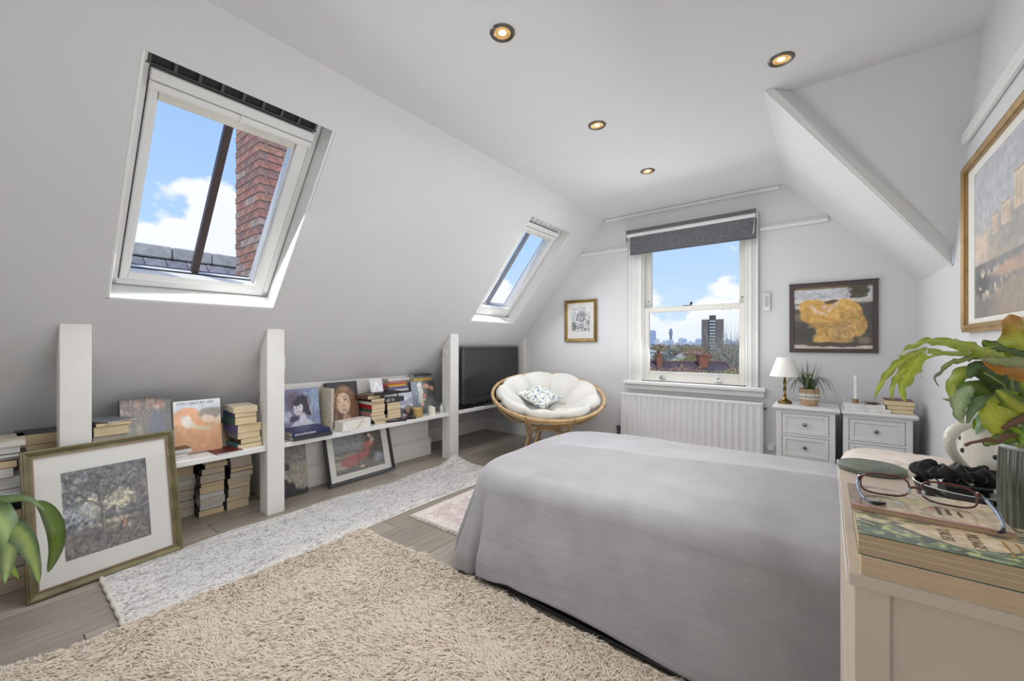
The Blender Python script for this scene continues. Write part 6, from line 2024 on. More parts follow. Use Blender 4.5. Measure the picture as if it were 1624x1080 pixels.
# polka dot jug
JUG = mat('jug_cream', rgb(232, 226, 212), 0.12, coat=0.6, var=0.015)
jc = V((0.262, 1.150, ZT + 0.0002))
t = thing('jug', 'cream jug with black polka dots behind the foreground plant', 'jug', jc)
jr = lambda z: 0.062 + 0.006 * math.cos(z / 0.155 * PI) + 0.003 * (z / 0.155) ** 4
prof_ = [(0, 0), (0.058, 0.0), (0.066, 0.003)] + [(jr(z), z) for z in np.linspace(0.008, 0.155, 14)] + [(jr(0.155) - 0.004, 0.157), (jr(0.15) - 0.006, 0.15), (0.055, 0.02), (0, 0.016)]
MB().lathe(prof_, n=56).done('jug_body', JUG, t, smooth=True)
hd = V((-0.75, -0.66, 0)).normalized()
hp = []
for q in np.linspace(0, 1, 18):
    a = -0.35 * PI + q * 1.75 * PI
    hp.append(hd * (0.060 + 0.052 * math.sin(PI * min(1, max(0, q))) ** 0.8) + V((0, 0, 0.138 - 0.100 * q + 0.014 * math.sin(PI * q * 1.0))))
MB().tube(hp, [0.010 - 0.003 * q for q in np.linspace(0, 1, 18)], 12).done('handle', JUG, t, smooth='all')
DOT = mat('dot_black', rgb(30, 30, 32), 0.2)
for row in range(7):
    for k in range(15):
        a = 2 * PI * (k + 0.5 * (row % 2)) / 15 + 0.35
        z_ = 0.014 + row * 0.0215
        r_ = jr(z_) + 0.0006
        n_ = V((math.cos(a), math.sin(a), 0))
        if n_.dot(hd) > 0.975:
            continue
        tt_ = V((-n_.y, n_.x, 0))
        ring_ = []
        for i in range(14):
            q = 2 * PI * i / 14
            da = 0.0050 * math.cos(q) / r_
            zz = z_ + 0.0046 * math.sin(q)
            rr_ = jr(zz) + 0.0007
            ring_.append(V((rr_ * math.cos(a + da), rr_ * math.sin(a + da), zz)))
        MB().raw([n_ * (r_ + 0.0006) + V((0, 0, z_))] + ring_, [(0, 1 + i, 1 + (i + 1) % 14) for i in range(14)]).done('dot', DOT, t)

# ribbed vase with the trailing plant
vc = V((0.241, 0.944, ZT + 0.0002))
t = thing('plant_in_vase', 'wavy leaved green plant in a ribbed grey glass vase, right foreground', 'plant', vc)


def vasef(u, v):
    a = 2 * PI * u
    z_ = 0.126 * v
    r_ = 0.0315 + 0.0018 * math.sin(v * PI) + 0.0012 * math.cos(a * 26)
    return V((r_ * math.cos(a), r_ * math.sin(a), z_))


RV = mat('vase_ribbed', rgb(120, 126, 112), 0.08, coat=0.8, var=0.3, vscale=30, stretch=(6, 6, 0.4), col2=rgb(64, 70, 60))
b = MB().grid(vasef, 208, 12, closeu=True).lathe([(0, 0.002), (0.031, 0.001)], n=40)
b.done('vase_body', RV, t, smooth='all')
MB().lathe([(0.0332, 0.124), (0.034, 0.127), (0.032, 0.129), (0.029, 0.127), (0.028, 0.11), (0, 0.105)], n=48).done('vase_rim', mat('vase_rim', rgb(170, 178, 172), 0.1, coat=0.8), t, smooth=True)

LEAFM = attr_mat('leaf_paint', 0.38, 0.10, 60, coat=0.15, bump=0.2)
LEAFM.node_tree.nodes['Principled BSDF'].inputs['Subsurface Weight'].default_value = 0.0


def leaf(path, w, par, cols, n=22, wave=0.0, wfreq=9, shape=0.6, tilt=0.0, cup=0.15, name='leaf', seed=0, side=None, tipcol=None, face=None):
    """path of world points base -> tip, w = half width; cols = (margin, midrib)"""
    pts = [V(p) for p in path]
    seg = [0]
    for a, b2 in zip(pts, pts[1:]):
        seg.append(seg[-1] + (b2 - a).length)
    tot = seg[-1]

    def at(f):
        s_ = f * tot
        for i in range(len(pts) - 1):
            if s_ <= seg[i + 1] or i == len(pts) - 2:
                k = (s_ - seg[i]) / max(1e-9, seg[i + 1] - seg[i])
                p0, p1, p2, p3 = pts[max(0, i - 1)], pts[i], pts[i + 1], pts[min(len(pts) - 1, i + 2)]
                return 0.5 * ((2 * p1) + (-p0 + p2) * k + (2 * p0 - 5 * p1 + 4 * p2 - p3) * k * k + (-p0 + 3 * p1 - 3 * p2 + p3) * k ** 3)
    eye = V((0, 0, HC)) if face is None else V(face)
    vv_, cc2, m_ = [], [], 7
    inv = par.matrix_world.inverted()
    for i in range(n):
        f = i / (n - 1)
        p = at(f)
        d_ = (at(min(1, f + 0.02)) - at(max(0, f - 0.02))).normalized()
        vw = (p - eye).normalized()
        sd = d_.cross(vw)
        if sd.length < 1e-3:
            sd = V((0, 0, 1))
        sd.normalize()
        sd = Matrix.Rotation(tilt, 3, d_) @ sd
        nr_ = d_.cross(sd).normalized()
        wd = w * (math.sin(PI * min(1, f ** shape)) ** 0.75 * 0.98 + 0.02)
        for j in range(m_):
            g = (j / (m_ - 1) - 0.5) * 2
            ser = 1 + (0.16 * abs(((f * wfreq * 1.7 + seed) % 1.0) * 2 - 1) - 0.08) * (1 if wave > 0.15 else 0) * abs(g) ** 2
            wj = wd * g * ser * (1 + wave * 0.5 * math.sin(f * wfreq * 2 * PI + (1.3 if g > 0 else 0) + seed))
            off = nr_ * (-cup * wd * abs(g) ** 1.5 + wave * w * 0.8 * abs(g) * math.sin(f * wfreq * 2 * PI * 0.8 + (0.8 if g > 0 else 2.2) + seed))
            vv_.append(inv @ (p + sd * wj + off))
            k = abs(g)
            nz = 0.5 + 0.5 * mnoise.noise(V((g * 5 + seed, f * 1.5, seed * 3.1)))
            kk = min(1, max(0, k * 1.2 - 0.25 + (nz - 0.5) * 0.9))
            c_ = [cols[1][q] * (1 - kk) + cols[0][q] * kk for q in range(3)]
            c_ = [x * (0.88 + 0.24 * (0.5 + 0.5 * mnoise.noise(V((g * 9 + seed, f * 0.8, 7.7))))) for x in c_]
            vn = 0.98 + 0.045 * math.cos((f * 16 - abs(g) * 1.8) * 2 * PI) if wave > 0.15 else 1.0
            c_ = [x * vn for x in c_]
            if tipcol is not None:
                e_ = max(0, min(1, (f - 0.55) / 0.4 + (nz - 0.5) * 0.6))
                c_ = [c_[q] * (1 - e_) + tipcol[q] * e_ for q in range(3)]
            cc2.append((*lin([x / 255 for x in c_]), 1))
    fs = [(i * m_ + j, i * m_ + j + 1, (i + 1) * m_ + j + 1, (i + 1) * m_ + j) for i in range(n - 1) for j in range(m_ - 1)]
    me = bpy.data.meshes.new(name)
    me.from_pydata([tuple(v) for v in vv_], [], fs)
    ca = me.color_attributes.new('paint', 'FLOAT_COLOR', 'POINT')
    ca.data.foreach_set('color', [x for c_ in cc2 for x in c_])
    me.polygons.foreach_set('use_smooth', [True] * len(me.polygons))
    me.materials.append(LEAFM)
    o = bpy.data.objects.new(name, me)
    COL.objects.link(o)
    o.parent = par
    return o


YG, OLV, DKG, MDG, ORG, PLG = (138, 150, 40), (108, 124, 40), (44, 64, 28), (76, 100, 42), (176, 116, 38), (112, 132, 92)
DIM = 1.12


def L(px, w, cols, **k):
    leaf([Wd(*p) for p in px], w * 0.74, t, tuple(tuple(x * DIM for x in c_) for c_ in cols), **k)


d0 = 0.60
# the long arching wavy fronds
L([(1630, 572, .60), (1580, 562, .60), (1530, 548, .60), (1480, 541, .60), (1448, 548, .60), (1424, 566, .60)], 0.0125, ((140, 156, 46), (170, 180, 70)), wave=0.42, wfreq=8, n=44, tilt=0.5, seed=1)
L([(1620, 580, .61), (1560, 566, .61), (1500, 560, .61), (1455, 572, .61)], 0.0085, ((120, 140, 48), (164, 172, 84)), wave=0.25, wfreq=6, n=36, tilt=0.7, seed=2)
L([(1462, 556, .60), (1430, 572, .60), (1408, 592, .60), (1396, 610, .60), (1387, 634, .60)], 0.0068, (YG, (176, 186, 72)), wave=0.45, wfreq=4.5, n=36, seed=3)
L([(1460, 562, .60), (1438, 580, .60), (1422, 600, .60), (1414, 618, .60), (1416, 637, .60)], 0.0062, (YG, (176, 186, 72)), wave=0.5, wfreq=4.0, n=36, seed=5)
L([(1466, 562, .595), (1450, 582, .595), (1438, 602, .595), (1430, 618, .595), (1437, 638, .595)], 0.0105, ((150, 168, 44), (176, 188, 66)), wave=0.5, wfreq=3.6, n=40, seed=6)
L([(1470, 550, .60), (1462, 568, .598), (1459, 584, .596), (1462, 599, .596)], 0.0055, ((196, 204, 190), (214, 218, 210)), wave=0.3, wfreq=3, seed=7, tipcol=(150, 96, 60), tilt=1.0)
L([(1560, 562, .61), (1530, 570, .60), (1506, 576, .60), (1492, 590, .60), (1482, 600, .60), (1489, 613, .60)], 0.0052, (MDG, (150, 166, 90)), wave=0.5, wfreq=6, n=44, seed=8, tipcol=(120, 120, 110))
L([(1500, 562, .60), (1470, 556, .60), (1448, 560, .60), (1428, 566, .60)], 0.006, ((150, 164, 60), (180, 186, 90)), wave=0.4, wfreq=4, seed=9)
# upright leaves at the right edge
L([(1650, 585, .57), (1628, 556, .57), (1612, 528, .57), (1602, 498, .57)], 0.026, ((134, 150, 44), (168, 178, 70)), wave=0.25, wfreq=4, n=36, seed=10, shape=0.75, tipcol=(190, 130, 60))
L([(1600, 562, .61), (1580, 552, .61), (1566, 546, .61), (1558, 540, .61)], 0.014, (MDG, (128, 150, 66)), wave=0.2, wfreq=2, seed=11, shape=0.8)
L([(1640, 600, .58), (1606, 590, .58), (1576, 580, .58), (1556, 570, .58)], 0.015, ((200, 142, 52), ORG), wave=0.2, wfreq=3, seed=12)
L([(1650, 575, .575), (1610, 574, .575), (1574, 572, .575), (1552, 568, .575)], 0.011, ((130, 140, 84), (150, 158, 110)), wave=0.25, wfreq=4, seed=13)
L([(1640, 566, .56), (1600, 556, .56), (1570, 552, .56)], 0.006, (DKG, MDG), wave=0.3, wfreq=4, seed=14)
# lower cluster
spec = [([(1560, 585), (1530, 590), (1512, 608), (1509, 640)], .0135, OLV, (160, 170, 70), .62), ([(1600, 612), (1572, 596), (1548, 582), (1536, 600)], .0175, DKG, MDG, .585),
        ([(1600, 640), (1566, 622), (1540, 612), (1516, 618)], .0160, MDG, (120, 142, 60), .60), ([(1545, 628), (1525, 630), (1506, 634), (1494, 632)], .0045, PLG, (160, 180, 120), .60),
        ([(1540, 612), (1522, 634), (1520, 655), (1527, 672)], .0125, PLG, (160, 176, 130), .59), ([(1590, 634), (1560, 636), (1542, 652), (1534, 672)], .0105, (84, 112, 62), PLG, .585),
        ([(1612, 622), (1596, 640), (1578, 662), (1582, 694)], .0235, YG, (176, 180, 60), .575), ([(1640, 668), (1618, 650), (1600, 634), (1582, 618)], .0190, MDG, (170, 176, 70), .565),
        ([(1640, 690), (1612, 690), (1586, 696), (1560, 704)], .0125, MDG, (140, 166, 60), .57), ([(1640, 640), (1612, 620), (1590, 612), (1566, 610)], .0200, DKG, (70, 98, 44), .595),
        ([(1600, 660), (1570, 662), (1552, 668), (1544, 682)], .0105, (110, 150, 40), (150, 180, 60), .60), ([(1570, 645), (1560, 660), (1556, 676), (1548, 690)], .010, (140, 170, 150), PLG, .585),
        ([(1630, 630), (1600, 600), (1582, 586), (1560, 592)], .014, (48, 72, 34), DKG, .61), ([(1640, 660), (1640, 640), (1632, 622), (1620, 606)], .016, MDG, YG, .56),
        ([(1620, 706), (1626, 690), (1634, 672), (1640, 650)], .013, MDG, (130, 160, 60), .56), ([(1560, 606), (1545, 622), (1530, 640), (1512, 652)], .0105, (112, 136, 78), PLG, .61),
        ([(1640, 716), (1630, 700), (1612, 684), (1600, 676)], .010, (84, 130, 40), (150, 180, 60), .565)]
for k, (px, w, c1, c2, dd) in enumerate(spec):
    L([(u, v, dd) for (u, v) in px], w, (c1, c2), wave=0.2, wfreq=3, n=26, seed=20 + k, shape=0.75, tilt=random.uniform(-.5, .5), cup=0.25)
STM = mat('plant_stem', rgb(150, 162, 100), 0.5)
TWG = mat('dry_twig', rgb(122, 92, 70), 0.8, bump=0.4, bscale=120)
mouth = V((0.241, 0.944, ZT + 0.11))
for (px, r_) in (([(1600, 640, .60), (1585, 600, .60), (1562, 566, .60)], .0016), ([(1606, 650, .585), (1592, 610, .585), (1560, 590, .585)], .0014), ([(1622, 660, .57), (1640, 610, .57)], .0022), ([(1618, 690, .585), (1608, 650, .585), (1604, 600, .585), (1606, 560, .58)], .0018), ([(1626, 690, .575), (1632, 640, .57)], .002)):
    MB().tube([mouth] + [Wd(1614, 705, .59)] + [Wd(*p) for p in px], [0.003, 0.003] + [r_] * len(px), 7).done('stem', STM, t, smooth='all', world=True)
MB().tube([Wd(1640, 655, .56), Wd(1612, 668, .565), Wd(1590, 680, .57)], [0.005, 0.0045, 0.003], 8).done('dry_leaf_stalk', TWG, t, smooth='all', world=True)
MB().tube([Wd(1610, 690, .565), Wd(1594, 692, .565), Wd(1580, 700, .562), Wd(1566, 697, .56), Wd(1552, 700, .56), Wd(1540, 702, .56), Wd(1531, 706, .56)], [.003, .0045, .0032, .003, .002, .002, .0022], 8).done('dry_twig', TWG, t, smooth='all', world=True)

# broad leaved plant at the left edge
t = thing('dracaena_plant', 'striped broad leaved green plant reaching in from the left edge', 'plant', (-2.42, -0.25, 0))
MB().lathe([(0, 0), (0.085, 0), (0.12, 0.22), (0.125, 0.22), (0.125, 0.235), (0.112, 0.235), (0.108, 0.20), (0, 0.20)], n=28).done('pot', mat('plant_pot_grey', rgb(150, 148, 144), 0.5), t, smooth=True)
MB().tube([(0, 0, 0.19), (0.03, 0.01, 0.4), (0.07, 0.03, 0.60), (0.12, 0.05, 0.78)], [0.016, 0.014, 0.013, 0.010], 10).done('stem', mat('cane_stem', rgb(150, 136, 104), 0.8), t, smooth='all')
root_ = V((-2.30, -0.20, 0.76))
DK_, LT_ = (74, 104, 62), (170, 188, 120)


def LL(px, w, cols=(DK_, LT_), **k):
    leaf([root_] + [Wd(*p) for p in px], w, t, cols, **k)


LL([(-60, 800, 1.22), (0, 793, 1.18), (44, 791, 1.15), (72, 810, 1.12)], 0.026, ((104, 134, 86), (146, 172, 112)), n=34, shape=0.42, seed=1, tilt=0.3, cup=0.1)
leaf([Wd(58, 795, 1.14), Wd(76, 812, 1.12), Wd(88, 840, 1.11), Wd(88, 872, 1.11), Wd(76, 908, 1.12)], 0.019, t, ((54, 74, 26), (98, 122, 40)), n=30, shape=0.8, seed=4, tilt=0.3, cup=0.12)
LL([(-60, 800, 1.2), (-8, 815, 1.14), (14, 860, 1.12), (8, 925, 1.12)], 0.044, n=34, shape=0.85, seed=6, tilt=-0.2, cup=0.2)
LL([(-30, 820, 1.18), (30, 848, 1.12), (52, 885, 1.10), (62, 925, 1.10)], 0.036, ((76, 100, 66), (160, 180, 98)), n=34, shape=0.95, seed=9, tilt=0.2, cup=0.2)
LL([(-30, 840, 1.22), (10, 890, 1.18), (30, 918, 1.17)], 0.022, ((100, 134, 48), (140, 160, 66)), n=26, shape=0.9, seed=12)
for (dx, dy, dz, k) in ((-0.25, -0.3, -0.1, 1), (0.1, -0.5, -0.1, 2), (-0.35, 0.1, 0.1, 3), (-0.1, -0.2, 0.35, 4), (0.05, 0.02, 0.32, 5)):
    leaf([root_, root_ + V((dx * 0.5, dy * 0.5, dz + 0.12)), root_ + V((dx, dy, dz))], 0.035, t, (DK_, LT_), n=20, shape=0.8, seed=30 + k)
# ---------------------------------------------------------------- outside: chimney and roof by the first skylight
t = thing('brick_chimney', 'red brick chimney stack seen through the large skylight', 'chimney', (-4.3, 1.9, 0.6))
cx0, cx1, cy0, cy1, cz0, cz1 = -4.57, -4.0, 1.497, 2.33, 0.98, 3.62
box_obj('mortar_core', (cx0 + 0.008, cy0 + 0.008, -14.9), (cx1 - 0.008, cy1 - 0.008, cz1), mat('mortar', rgb(168, 154, 142), 0.95, var=0.15, vscale=20), t, world=True)
bms = [mat('brick_' + n, rgb(*c_), 0.9, var=0.22, vscale=22, bump=0.5, bscale=50) for n, c_ in (('red', (196, 138, 120)), ('orange', (202, 148, 124)), ('dark', (176, 134, 120)), ('pale', (200, 172, 156)))]
BL, BH, BM = 0.213, 0.062, 0.012
protos = {}
rb = random.Random(9)
NTH = ['first', 'second', 'third', 'fourth', 'fifth', 'sixth', 'seventh', 'eighth', 'ninth', 'tenth', 'eleventh', 'twelfth', 'thirteenth', 'fourteenth', 'fifteenth', 'sixteenth', 'seventeenth', 'eighteenth', 'nineteenth', 'twentieth'] + ['twenty-' + q for q in ('first', 'second', 'third', 'fourth', 'fifth', 'sixth')]


def brick(lo, hi):
    key = tuple(round(hi[i] - lo[i], 3) for i in range(3))
    mi = rb.randrange(4)
    if (key, mi) not in protos:
        h = [k / 2 for k in key]
        o = MB().box((-h[0], -h[1], -h[2]), tuple(h), 0.004).done('brick', bms[mi], t)
        protos[(key, mi)] = o
    else:
        o = protos[(key, mi)].copy()
        COL.objects.link(o)
    o.parent = t
    o.location = V([(lo[i] + hi[i]) / 2 + rb.uniform(-.0015, .0015) for i in range(3)]) - V((-4.3, 1.9, 0.6))


z = cz0
row = 0
while z + BH < cz1:
    off = 0.0 if row % 2 == 0 else -0.106
    x = cx1 if row % 2 == 0 else cx1 - 0.102 - BM
    if row % 2:
        brick((cx1 - 0.102, cy0, z), (cx1, cy0 + BL, z + BH))
    while x > cx0 + 0.05:
        a = max(cx0, x - BL)
        if x - a > 0.05:
            brick((a, cy0, z), (x, cy0 + 0.05, z + BH))
        x = a - BM
    y = cy0 + (0.05 + BM if row % 2 == 0 else BL + BM)
    if row % 2 == 0:
        y = cy0 + 0.052 + BM
    while y < cy1 - 0.05:
        b_ = min(cy1, y + BL)
        brick((cx1 - 0.05, y, z), (cx1, b_, z + BH))
        y = b_ + BM
    z += BH + BM
    row += 1
box_obj('cap', (cx0 - 0.04, cy0 - 0.04, cz1), (cx1 + 0.04, cy1 + 0.04, cz1 + 0.08), mat('mortar', (1, 1, 1)), t, bev=0.01, world=True)

t = thing('neighbour_roof', 'grey slate roof with pale ridge capping seen low in the large skylight', 'roof', (-5.5, 1.2, 0))
A_, B_ = V((-6.0, 0, 2.10)), V((-4.75, 0, 0.85))
dn = (B_ - A_).normalized()
nn_r = V((0.707, 0, 0.707))
box_obj('roof_deck', (-7.2, -1.0, 0.2), (-4.9, 3.4, 0.72), mat('roof_felt', (1, 1, 1)), t, world=True)
MB().raw([A_ + V((0, -1, 0)), A_ + V((0, 3.4, 0)), B_ + V((0, 3.4, 0)), B_ + V((0, -1, 0))], [(0, 1, 2, 3)]).raw([A_ + V((0, -1, 0)), A_ + V((0, 3.4, 0)), V((-7.2, 3.4, 0.9)), V((-7.2, -1, 0.9))], [(0, 1, 2, 3)]).done('underlay', mat('roof_felt', (1, 1, 1)), t, world=True)
sm = [mat('slate_' + n, rgb(*c_), 0.7, var=0.2, vscale=16, bump=0.4, bscale=40) for n, c_ in (('a', (150, 148, 150)), ('b', (160, 156, 156)), ('c', (138, 136, 140)))]
pr2 = {}
for r_ in range(8):
    for k in range(11):
        mi = rb.randrange(3)
        y0 = 0.30 + k * 0.19 + (0.095 if r_ % 2 else 0)
        p = A_ + dn * (0.10 + r_ * 0.155) + V((0, y0, 0))
        if mi not in pr2:
            o = MB().box((0, 0.003, 0), (0.21, 0.187, 0.012), 0.002).done('slate', sm[mi], t)
            pr2[mi] = o
        else:
            o = pr2[mi].copy()
            COL.objects.link(o)
            o.parent = t
        ang = math.radians(45 - 4)
        o.matrix_local = Matrix.Translation(p + nn_r * (0.012 + rb.uniform(0, .004)) - t.location) @ Matrix.Rotation(ang, 4, 'Y')
for k in range(8):
    y0 = -0.2 + k * 0.38
    box_obj('ridge_capping', (-6.09, y0, 2.06), (-5.90, y0 + 0.37, 2.20), mat('ridge_stone', rgb(186, 184, 180), 0.85, var=0.15, vscale=10, bump=0.5), t, bev=0.012, world=True)

# ---------------------------------------------------------------- outside: the view through the sash window
GZ = -15.0
struct(MB().box((-6000, 12, GZ - 1), (6000, 9000, GZ)).done('floor_distant_ground', mat('far_ground', rgb(128, 126, 108), 0.95, var=0.2, vscale=0.03)))


def far_frame(u, d):
    """ground point under a bearing, and the yaw that faces the house"""
    p = Wd(u, 545, d)
    return Matrix.Translation((p.x, p.y, GZ)) @ Matrix.Rotation(YAW - math.atan((u - 812) / FPX), 4, 'Z')


# tower block
M = far_frame(1130, 400)
t = thing('tower_block', 'grey brown residential tower block standing right of centre in the window view', 'building', M=M)
CONC = mat('concrete_brown', rgb(136, 126, 118), 0.9, var=0.08, vscale=0.3)
box_obj('wall', (-9.8, 0, 0), (9.8, 16, 40.0), CONC, t)
box_obj('plant_room', (-3.0, 3, 40.0), (3.0, 12, 44.2), mat('concrete_dark', rgb(104, 96, 90), 0.9), t)
box_obj('central_recess', (-2.9, -0.6, 0), (2.9, 0, 40.0), mat('recess_dark', rgb(92, 88, 86), 0.9), t)
for k in range(13):
    f_ = box_obj('balcony', (-2.6, -1.6, 1.2 + k * 3.0), (2.6, -0.6, 2.9 + k * 3.0), mat('balcony_pale', rgb(196, 194, 190), 0.7), t)
for k in range(12):
    for s_ in (-1, 1):
        for q in (4.2, 6.8):
            box_obj('window', (s_ * q - 0.8, -0.12, 2.0 + k * 3.1), (s_ * q + 0.8, 0, 3.3 + k * 3.1), mat('far_glass', rgb(124, 116, 110), 0.5), t)
# communications tower
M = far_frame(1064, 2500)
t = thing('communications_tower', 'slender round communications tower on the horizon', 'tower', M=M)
HZ1 = mat('haze_blue_dark', rgb(150, 164, 184), 0.9)  # aerial haze is put into the pale skyline colours
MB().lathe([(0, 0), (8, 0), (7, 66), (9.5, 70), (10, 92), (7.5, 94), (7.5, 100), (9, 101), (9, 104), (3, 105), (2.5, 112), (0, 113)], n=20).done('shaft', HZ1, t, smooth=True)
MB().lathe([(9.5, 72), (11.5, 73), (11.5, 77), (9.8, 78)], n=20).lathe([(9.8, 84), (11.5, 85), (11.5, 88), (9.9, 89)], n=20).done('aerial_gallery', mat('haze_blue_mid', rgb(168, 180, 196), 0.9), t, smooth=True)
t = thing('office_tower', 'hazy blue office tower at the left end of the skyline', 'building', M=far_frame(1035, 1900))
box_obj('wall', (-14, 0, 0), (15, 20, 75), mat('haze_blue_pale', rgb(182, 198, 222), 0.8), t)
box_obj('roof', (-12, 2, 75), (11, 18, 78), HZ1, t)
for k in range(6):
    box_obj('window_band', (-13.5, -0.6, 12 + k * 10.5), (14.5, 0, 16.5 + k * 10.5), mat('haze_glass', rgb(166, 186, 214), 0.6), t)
rb = random.Random(4)
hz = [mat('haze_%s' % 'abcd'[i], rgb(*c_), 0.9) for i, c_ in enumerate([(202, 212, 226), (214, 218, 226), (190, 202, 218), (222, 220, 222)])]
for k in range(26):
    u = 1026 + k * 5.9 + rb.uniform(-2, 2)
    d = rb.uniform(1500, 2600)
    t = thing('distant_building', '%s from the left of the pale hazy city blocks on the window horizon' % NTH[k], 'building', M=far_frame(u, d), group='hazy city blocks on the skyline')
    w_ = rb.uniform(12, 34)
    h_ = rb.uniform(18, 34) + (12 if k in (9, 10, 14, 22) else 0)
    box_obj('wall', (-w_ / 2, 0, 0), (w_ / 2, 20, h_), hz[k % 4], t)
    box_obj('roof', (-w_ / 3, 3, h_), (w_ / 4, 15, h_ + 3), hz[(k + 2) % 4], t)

# trees: trunk, branches and a crown of small leaf facets
TRUNK = mat('bark_grey', rgb(104, 94, 84), 0.9)


def tree(u, d, h, r, cols, lab, seed, dense=520, bare=False, group='trees in the window view', base=None):
    M = far_frame(u, d) if base is None else base
    t = thing('tree', lab, 'tree', M=M, group=group)
    rr = np.random.RandomState(seed)
    b = MB().tube([(0, 0, 0), (0.02 * h, 0, h * 0.3), (0, 0.02 * h, h * (0.62 if not bare else 0.9))], [(0.035 if not bare else 0.012) * h, (0.025 if not bare else 0.009) * h, (0.012 if not bare else 0.004) * h], 7)
    ends = []
    for k in range(16 if not bare else 60):
        a = rr.uniform(0, 2 * PI)
        z0 = h * (rr.uniform(0.25, 0.6) if not bare else rr.uniform(0.58, 0.84))
        ez = h * rr.uniform(0.55, 1.0) if not bare else z0 + (h * 1.0 - z0) * rr.uniform(0.15, 1.0)
        e = V((math.cos(a) * r * rr.uniform(.5, 1), math.sin(a) * r * rr.uniform(.5, 1), ez))
        m_ = (V((0, 0, z0)) + e) / 2 + V((rr.uniform(-.1, .1) * r, 0, rr.uniform(-.06, .02) * h))
        b.tube([(0, 0, z0), m_, e], [(0.012 if not bare else 0.0018) * h, (0.006 if not bare else 0.0013) * h, (0.003 if not bare else 0.0007) * h], 4)
        ends.append(e)
        if bare:
            for q in range(9):
                e2 = m_.lerp(e, rr.uniform(0, 1)) + V((rr.uniform(-.25, .25) * r, rr.uniform(-.25, .25) * r, rr.uniform(0.0, .14) * h))
                b.tube([m_.lerp(e, rr.uniform(0, .8)), e2], [0.0010 * h, 0.0005 * h], 3)
    b.done('trunk', TRUNK if not bare else mat('bark_pale', rgb(176, 168, 152), 0.9), t)
    P_, F_ = [], []
    for k in range(int(dense * (1.9 if d > 150 else 4.5))):
        v_ = rr.normal(0, 1, 3)
        v_ /= np.linalg.norm(v_)
        q = rr.uniform(0.55, 1.0)
        lump = 1 + 0.22 * math.sin(v_[0] * 7 + seed) * math.cos(v_[1] * 6 + v_[2] * 5)
        c_ = np.array([v_[0] * r * q * lump, v_[1] * r * q * lump, h * 0.66 + v_[2] * h * 0.34 * q * lump])
        s_ = r * (rr.uniform(0.03, 0.075) * (1.0 if d > 150 else 0.5) if not bare else 0.012)
        i0 = len(P_)
        for j in range(3):
            P_.append(c_ + rr.normal(0, s_, 3))
        F_.append((i0, i0 + 1, i0 + 2))
    b = MB().raw([tuple(p) for p in P_], F_)
    b.done('crown', cols, t)
    return t


TC = [mat('crown_brown', rgb(166, 152, 132), 0.95, var=0.25, vscale=0.6), mat('crown_grey', rgb(160, 158, 146), 0.95, var=0.25, vscale=0.6), mat('crown_olive', rgb(172, 166, 112), 0.95, var=0.2, vscale=0.6),
      mat('crown_rust', rgb(184, 142, 108), 0.95, var=0.25, vscale=0.6), mat('crown_green', rgb(170, 176, 92), 0.95, var=0.2, vscale=0.6)]
k = 0
for (d, n, hh) in ((560, 11, 15), (300, 11, 13.6), (170, 9, 12.4), (95, 7, 10.8)):
    for i in range(n):
        u = 1022 + (i + 0.5 * (k % 2)) * (166 / n) + rb.uniform(-3, 3)
        if d > 300 and 1110 < u < 1150:
            k += 1
            continue
        tree(u, d, hh * rb.uniform(0.92, 1.06), hh * rb.uniform(0.42, 0.58), TC[rb.choice([0, 1, 0, 1, 3, 2])], '%s from the left in the %s row of spring trees beyond the sash window' % (NTH[i], {560: 'farthest', 300: 'third', 170: 'second', 95: 'nearest'}[d]), 100 + k, dense=260 if d > 200 else 420)
        k += 1
tree(1088, 120, 12.6, 5.2, TC[4], 'yellow green tree in the middle of the window view', 300, 700, group=None)
tree(1105, 140, 15.6, 5.0, TC[3], 'rust brown tree beside the tower block', 301, 600, group=None)
tree(1158, 42, 17.0, 2.6, mat('crown_blossom', rgb(196, 190, 176), 0.95, var=0.1), 'bare pale branched tree at the right of the window view', 302, 260, bare=True, group=None)


def house(u, d, w, h, rh, walls, roofm, lab, z0=0.0, gable=True):
    M = far_frame(u, d)
    t = thing('house', lab, 'building', M=M)
    box_obj('wall', (-w / 2, 0, 0), (w / 2, w * 0.7, h), walls, t)
    MB().raw([(-w / 2 - .3, -0.3, h), (w / 2 + .3, -0.3, h), (w / 2 + .3, w * 0.7, h), (-w / 2 - .3, w * 0.7, h), (0, -0.3, h + rh), (0, w * 0.7, h + rh)],
             [(0, 3, 5, 4), (1, 2, 5, 4), (0, 1, 4), (3, 2, 5)]).done('roof', roofm, t)
    MB().raw([(-w / 2 + .2, -0.4, h), (w / 2 - .2, -0.4, h), (0, -0.4, h + rh - 0.3)], [(0, 1, 2)]).done('gable', mat('gable_white', rgb(226, 222, 214), 0.8), t)
    for s_ in (-1, 1):
        box_obj('window', (s_ * w * 0.25 - 0.6, -0.15, h - 2.4), (s_ * w * 0.25 + 0.6, 0, h - 0.8), mat('house_glass', rgb(70, 74, 82), 0.2), t)
    return t


SL1, SL2 = mat('far_slate', rgb(132, 128, 130), 0.8), mat('far_red_brick', rgb(168, 120, 98), 0.9)
house(1071, 130, 7.5, 9.6, 2.2, SL2, SL1, 'small white gabled house near the middle of the window view')
house(1079, 150, 6.5, 10.4, 2.4, SL2, SL1, 'white gabled house behind the small gabled one')
house(1060, 90, 6.5, 8.6, 1.0, mat('render_white', rgb(210, 208, 206), 0.8), SL1, 'low white house with dark windows left of the yellow green tree')
house(1098, 190, 12, 11.5, 1.5, SL2, mat('far_tile', rgb(176, 120, 96), 0.9), 'red brick block left of the tower block')
house(1032, 200, 10, 12.0, 1.5, mat('render_white', (1, 1, 1)), SL1, 'pale house at the left edge of the window view')
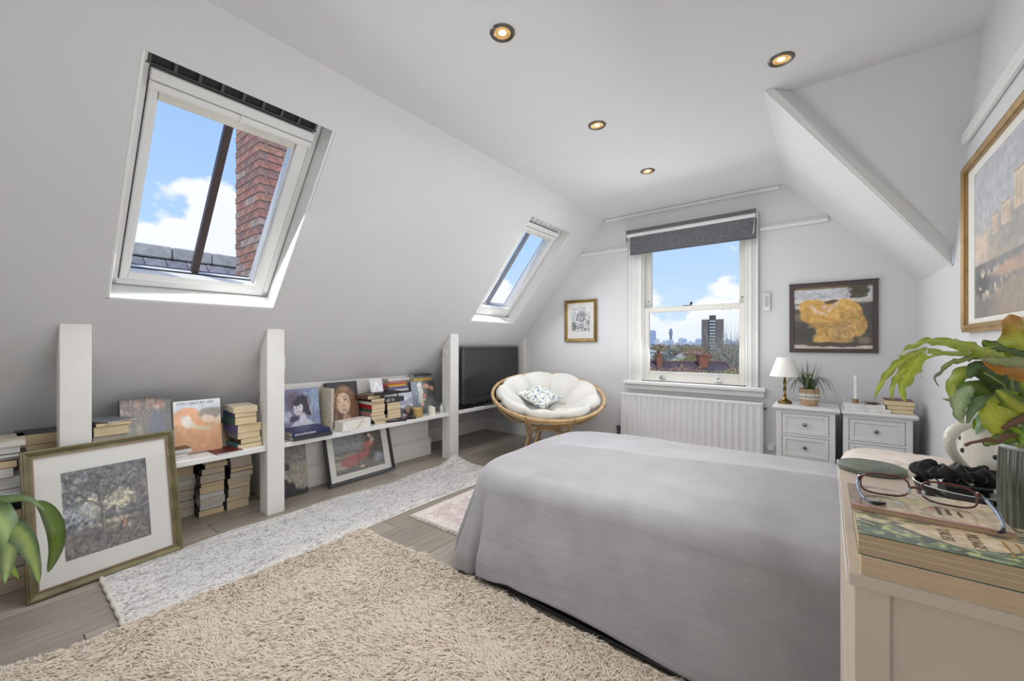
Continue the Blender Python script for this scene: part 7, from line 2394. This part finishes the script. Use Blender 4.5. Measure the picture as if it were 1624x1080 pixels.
# near terrace roof with two chimneys
M = Matrix.Translation(Wd(1085, 545, 30)) @ Matrix.Rotation(YAW - 0.10, 4, 'Z')
t = thing('terrace_roof', 'long dark slate roof crossing the lower part of the window view', 'roof', M=M)
zr = -1.35
DSL = mat('dark_slate', rgb(84, 72, 78), 0.8, var=0.2, vscale=3)
MB().raw([(-3.2, 0, zr), (2.9, 0, zr), (3.6, -3.2, zr - 2.4), (-3.2, -3.2, zr - 2.4), (-3.2, 3, zr - 2.2), (2.9, 3, zr - 2.2)], [(0, 1, 2, 3), (0, 1, 5, 4), (1, 2, 5)]).done('slate_slope', DSL, t)
MB().box((-3.2, -3.1, GZ - 1.2), (2.8, 2.9, zr - 2.3)).done('wall', SL2, t)
MB().tube([(-3.2, 0, zr + 0.02), (2.9, 0, zr + 0.02)], 0.08, 6).tube([(2.9, 0, zr + 0.02), (3.6, -3.2, zr - 2.35)], 0.08, 6).done('ridge', mat('ridge_red', rgb(120, 92, 84), 0.9), t)
BR2 = mat('far_brick_dark', rgb(150, 96, 76), 0.9, var=0.2, vscale=6)
for (x0, x1, h_, pots) in ((-2.05, -1.72, 0.55, [(-1.885, 0.26)]), (0.92, 1.52, 0.48, [])):
    o = MB().box((x0, -0.5, zr - 0.6), (x1, 0.2, zr + h_)).box((x0 - 0.05, -0.55, zr + h_ - 0.02), (x1 + 0.05, 0.25, zr + h_ + 0.07)).done('chimney', BR2, t)
    for (px_, ph) in pots:
        MB().lathe([(0.09, zr + h_ + 0.07), (0.11, zr + h_ + ph), (0.07, zr + h_ + ph + 0.02)], c=(px_, -0.15, 0), n=10).done('chimney_pot', mat('pot_dark', rgb(96, 60, 54), 0.9), o)
for k in range(11):
    u = 1031 + k * 14 + rb.uniform(-4, 4)
    hgt = rb.uniform(1.2, 1.7)
    d = rb.uniform(20, 24)
    p = Wd(u, 612, d)
    M = Matrix.Translation((p.x, p.y, p.z - 1.2)) @ Matrix.Rotation(YAW, 4, 'Z')
    tree(u, d, hgt * 1.35, hgt * 0.85, TC[rb.choice([3, 0, 2, 3])], '%s from the left of the treetops in front of the dark slate roof' % NTH[k], 500 + k, 700, group='treetops just below the sash window', base=M)
# woodland beyond and beside the named trees: nobody could count these crowns
rr = np.random.RandomState(77)
P_, F_ = [], []
for k in range(900):
    u = rr.uniform(560, 1500)
    if 1010 < u < 1190:
        d = rr.choice([330, 420, 620, 800])
        if 1105 < u < 1155 and d < 430:
            continue
    else:
        d = rr.choice([45, 70, 110, 170, 260, 400, 620, 800])
    c_ = Wd(u, 545, d * rr.uniform(.9, 1.1))
    r_ = 3.2 + d * 0.006
    h_ = 10.5 + min(4.0, d * 0.008) + rr.uniform(-1.5, 0.8)
    for q in range(26):
        v_ = rr.normal(0, 1, 3)
        v_ /= np.linalg.norm(v_)
        p = np.array([c_.x + v_[0] * r_, c_.y + v_[1] * r_, GZ + h_ * 0.6 + v_[2] * h_ * 0.4])
        s_ = r_ * 0.17
        i0 = len(P_)
        for j in range(3):
            P_.append(tuple(p + rr.normal(0, s_, 3)))
        F_.append((i0, i0 + 1, i0 + 2))
me = bpy.data.meshes.new('woodland')
me.from_pydata(P_, [], F_)
for m_ in TC[:4]:
    me.materials.append(m_)
me.polygons.foreach_set('material_index', [int(i // 26) % 4 for i in range(len(F_))])
o = bpy.data.objects.new('woodland', me)
COL.objects.link(o)
tag(o, 'brown and olive woodland canopy spreading to the horizon outside the window', 'trees', kind='stuff')
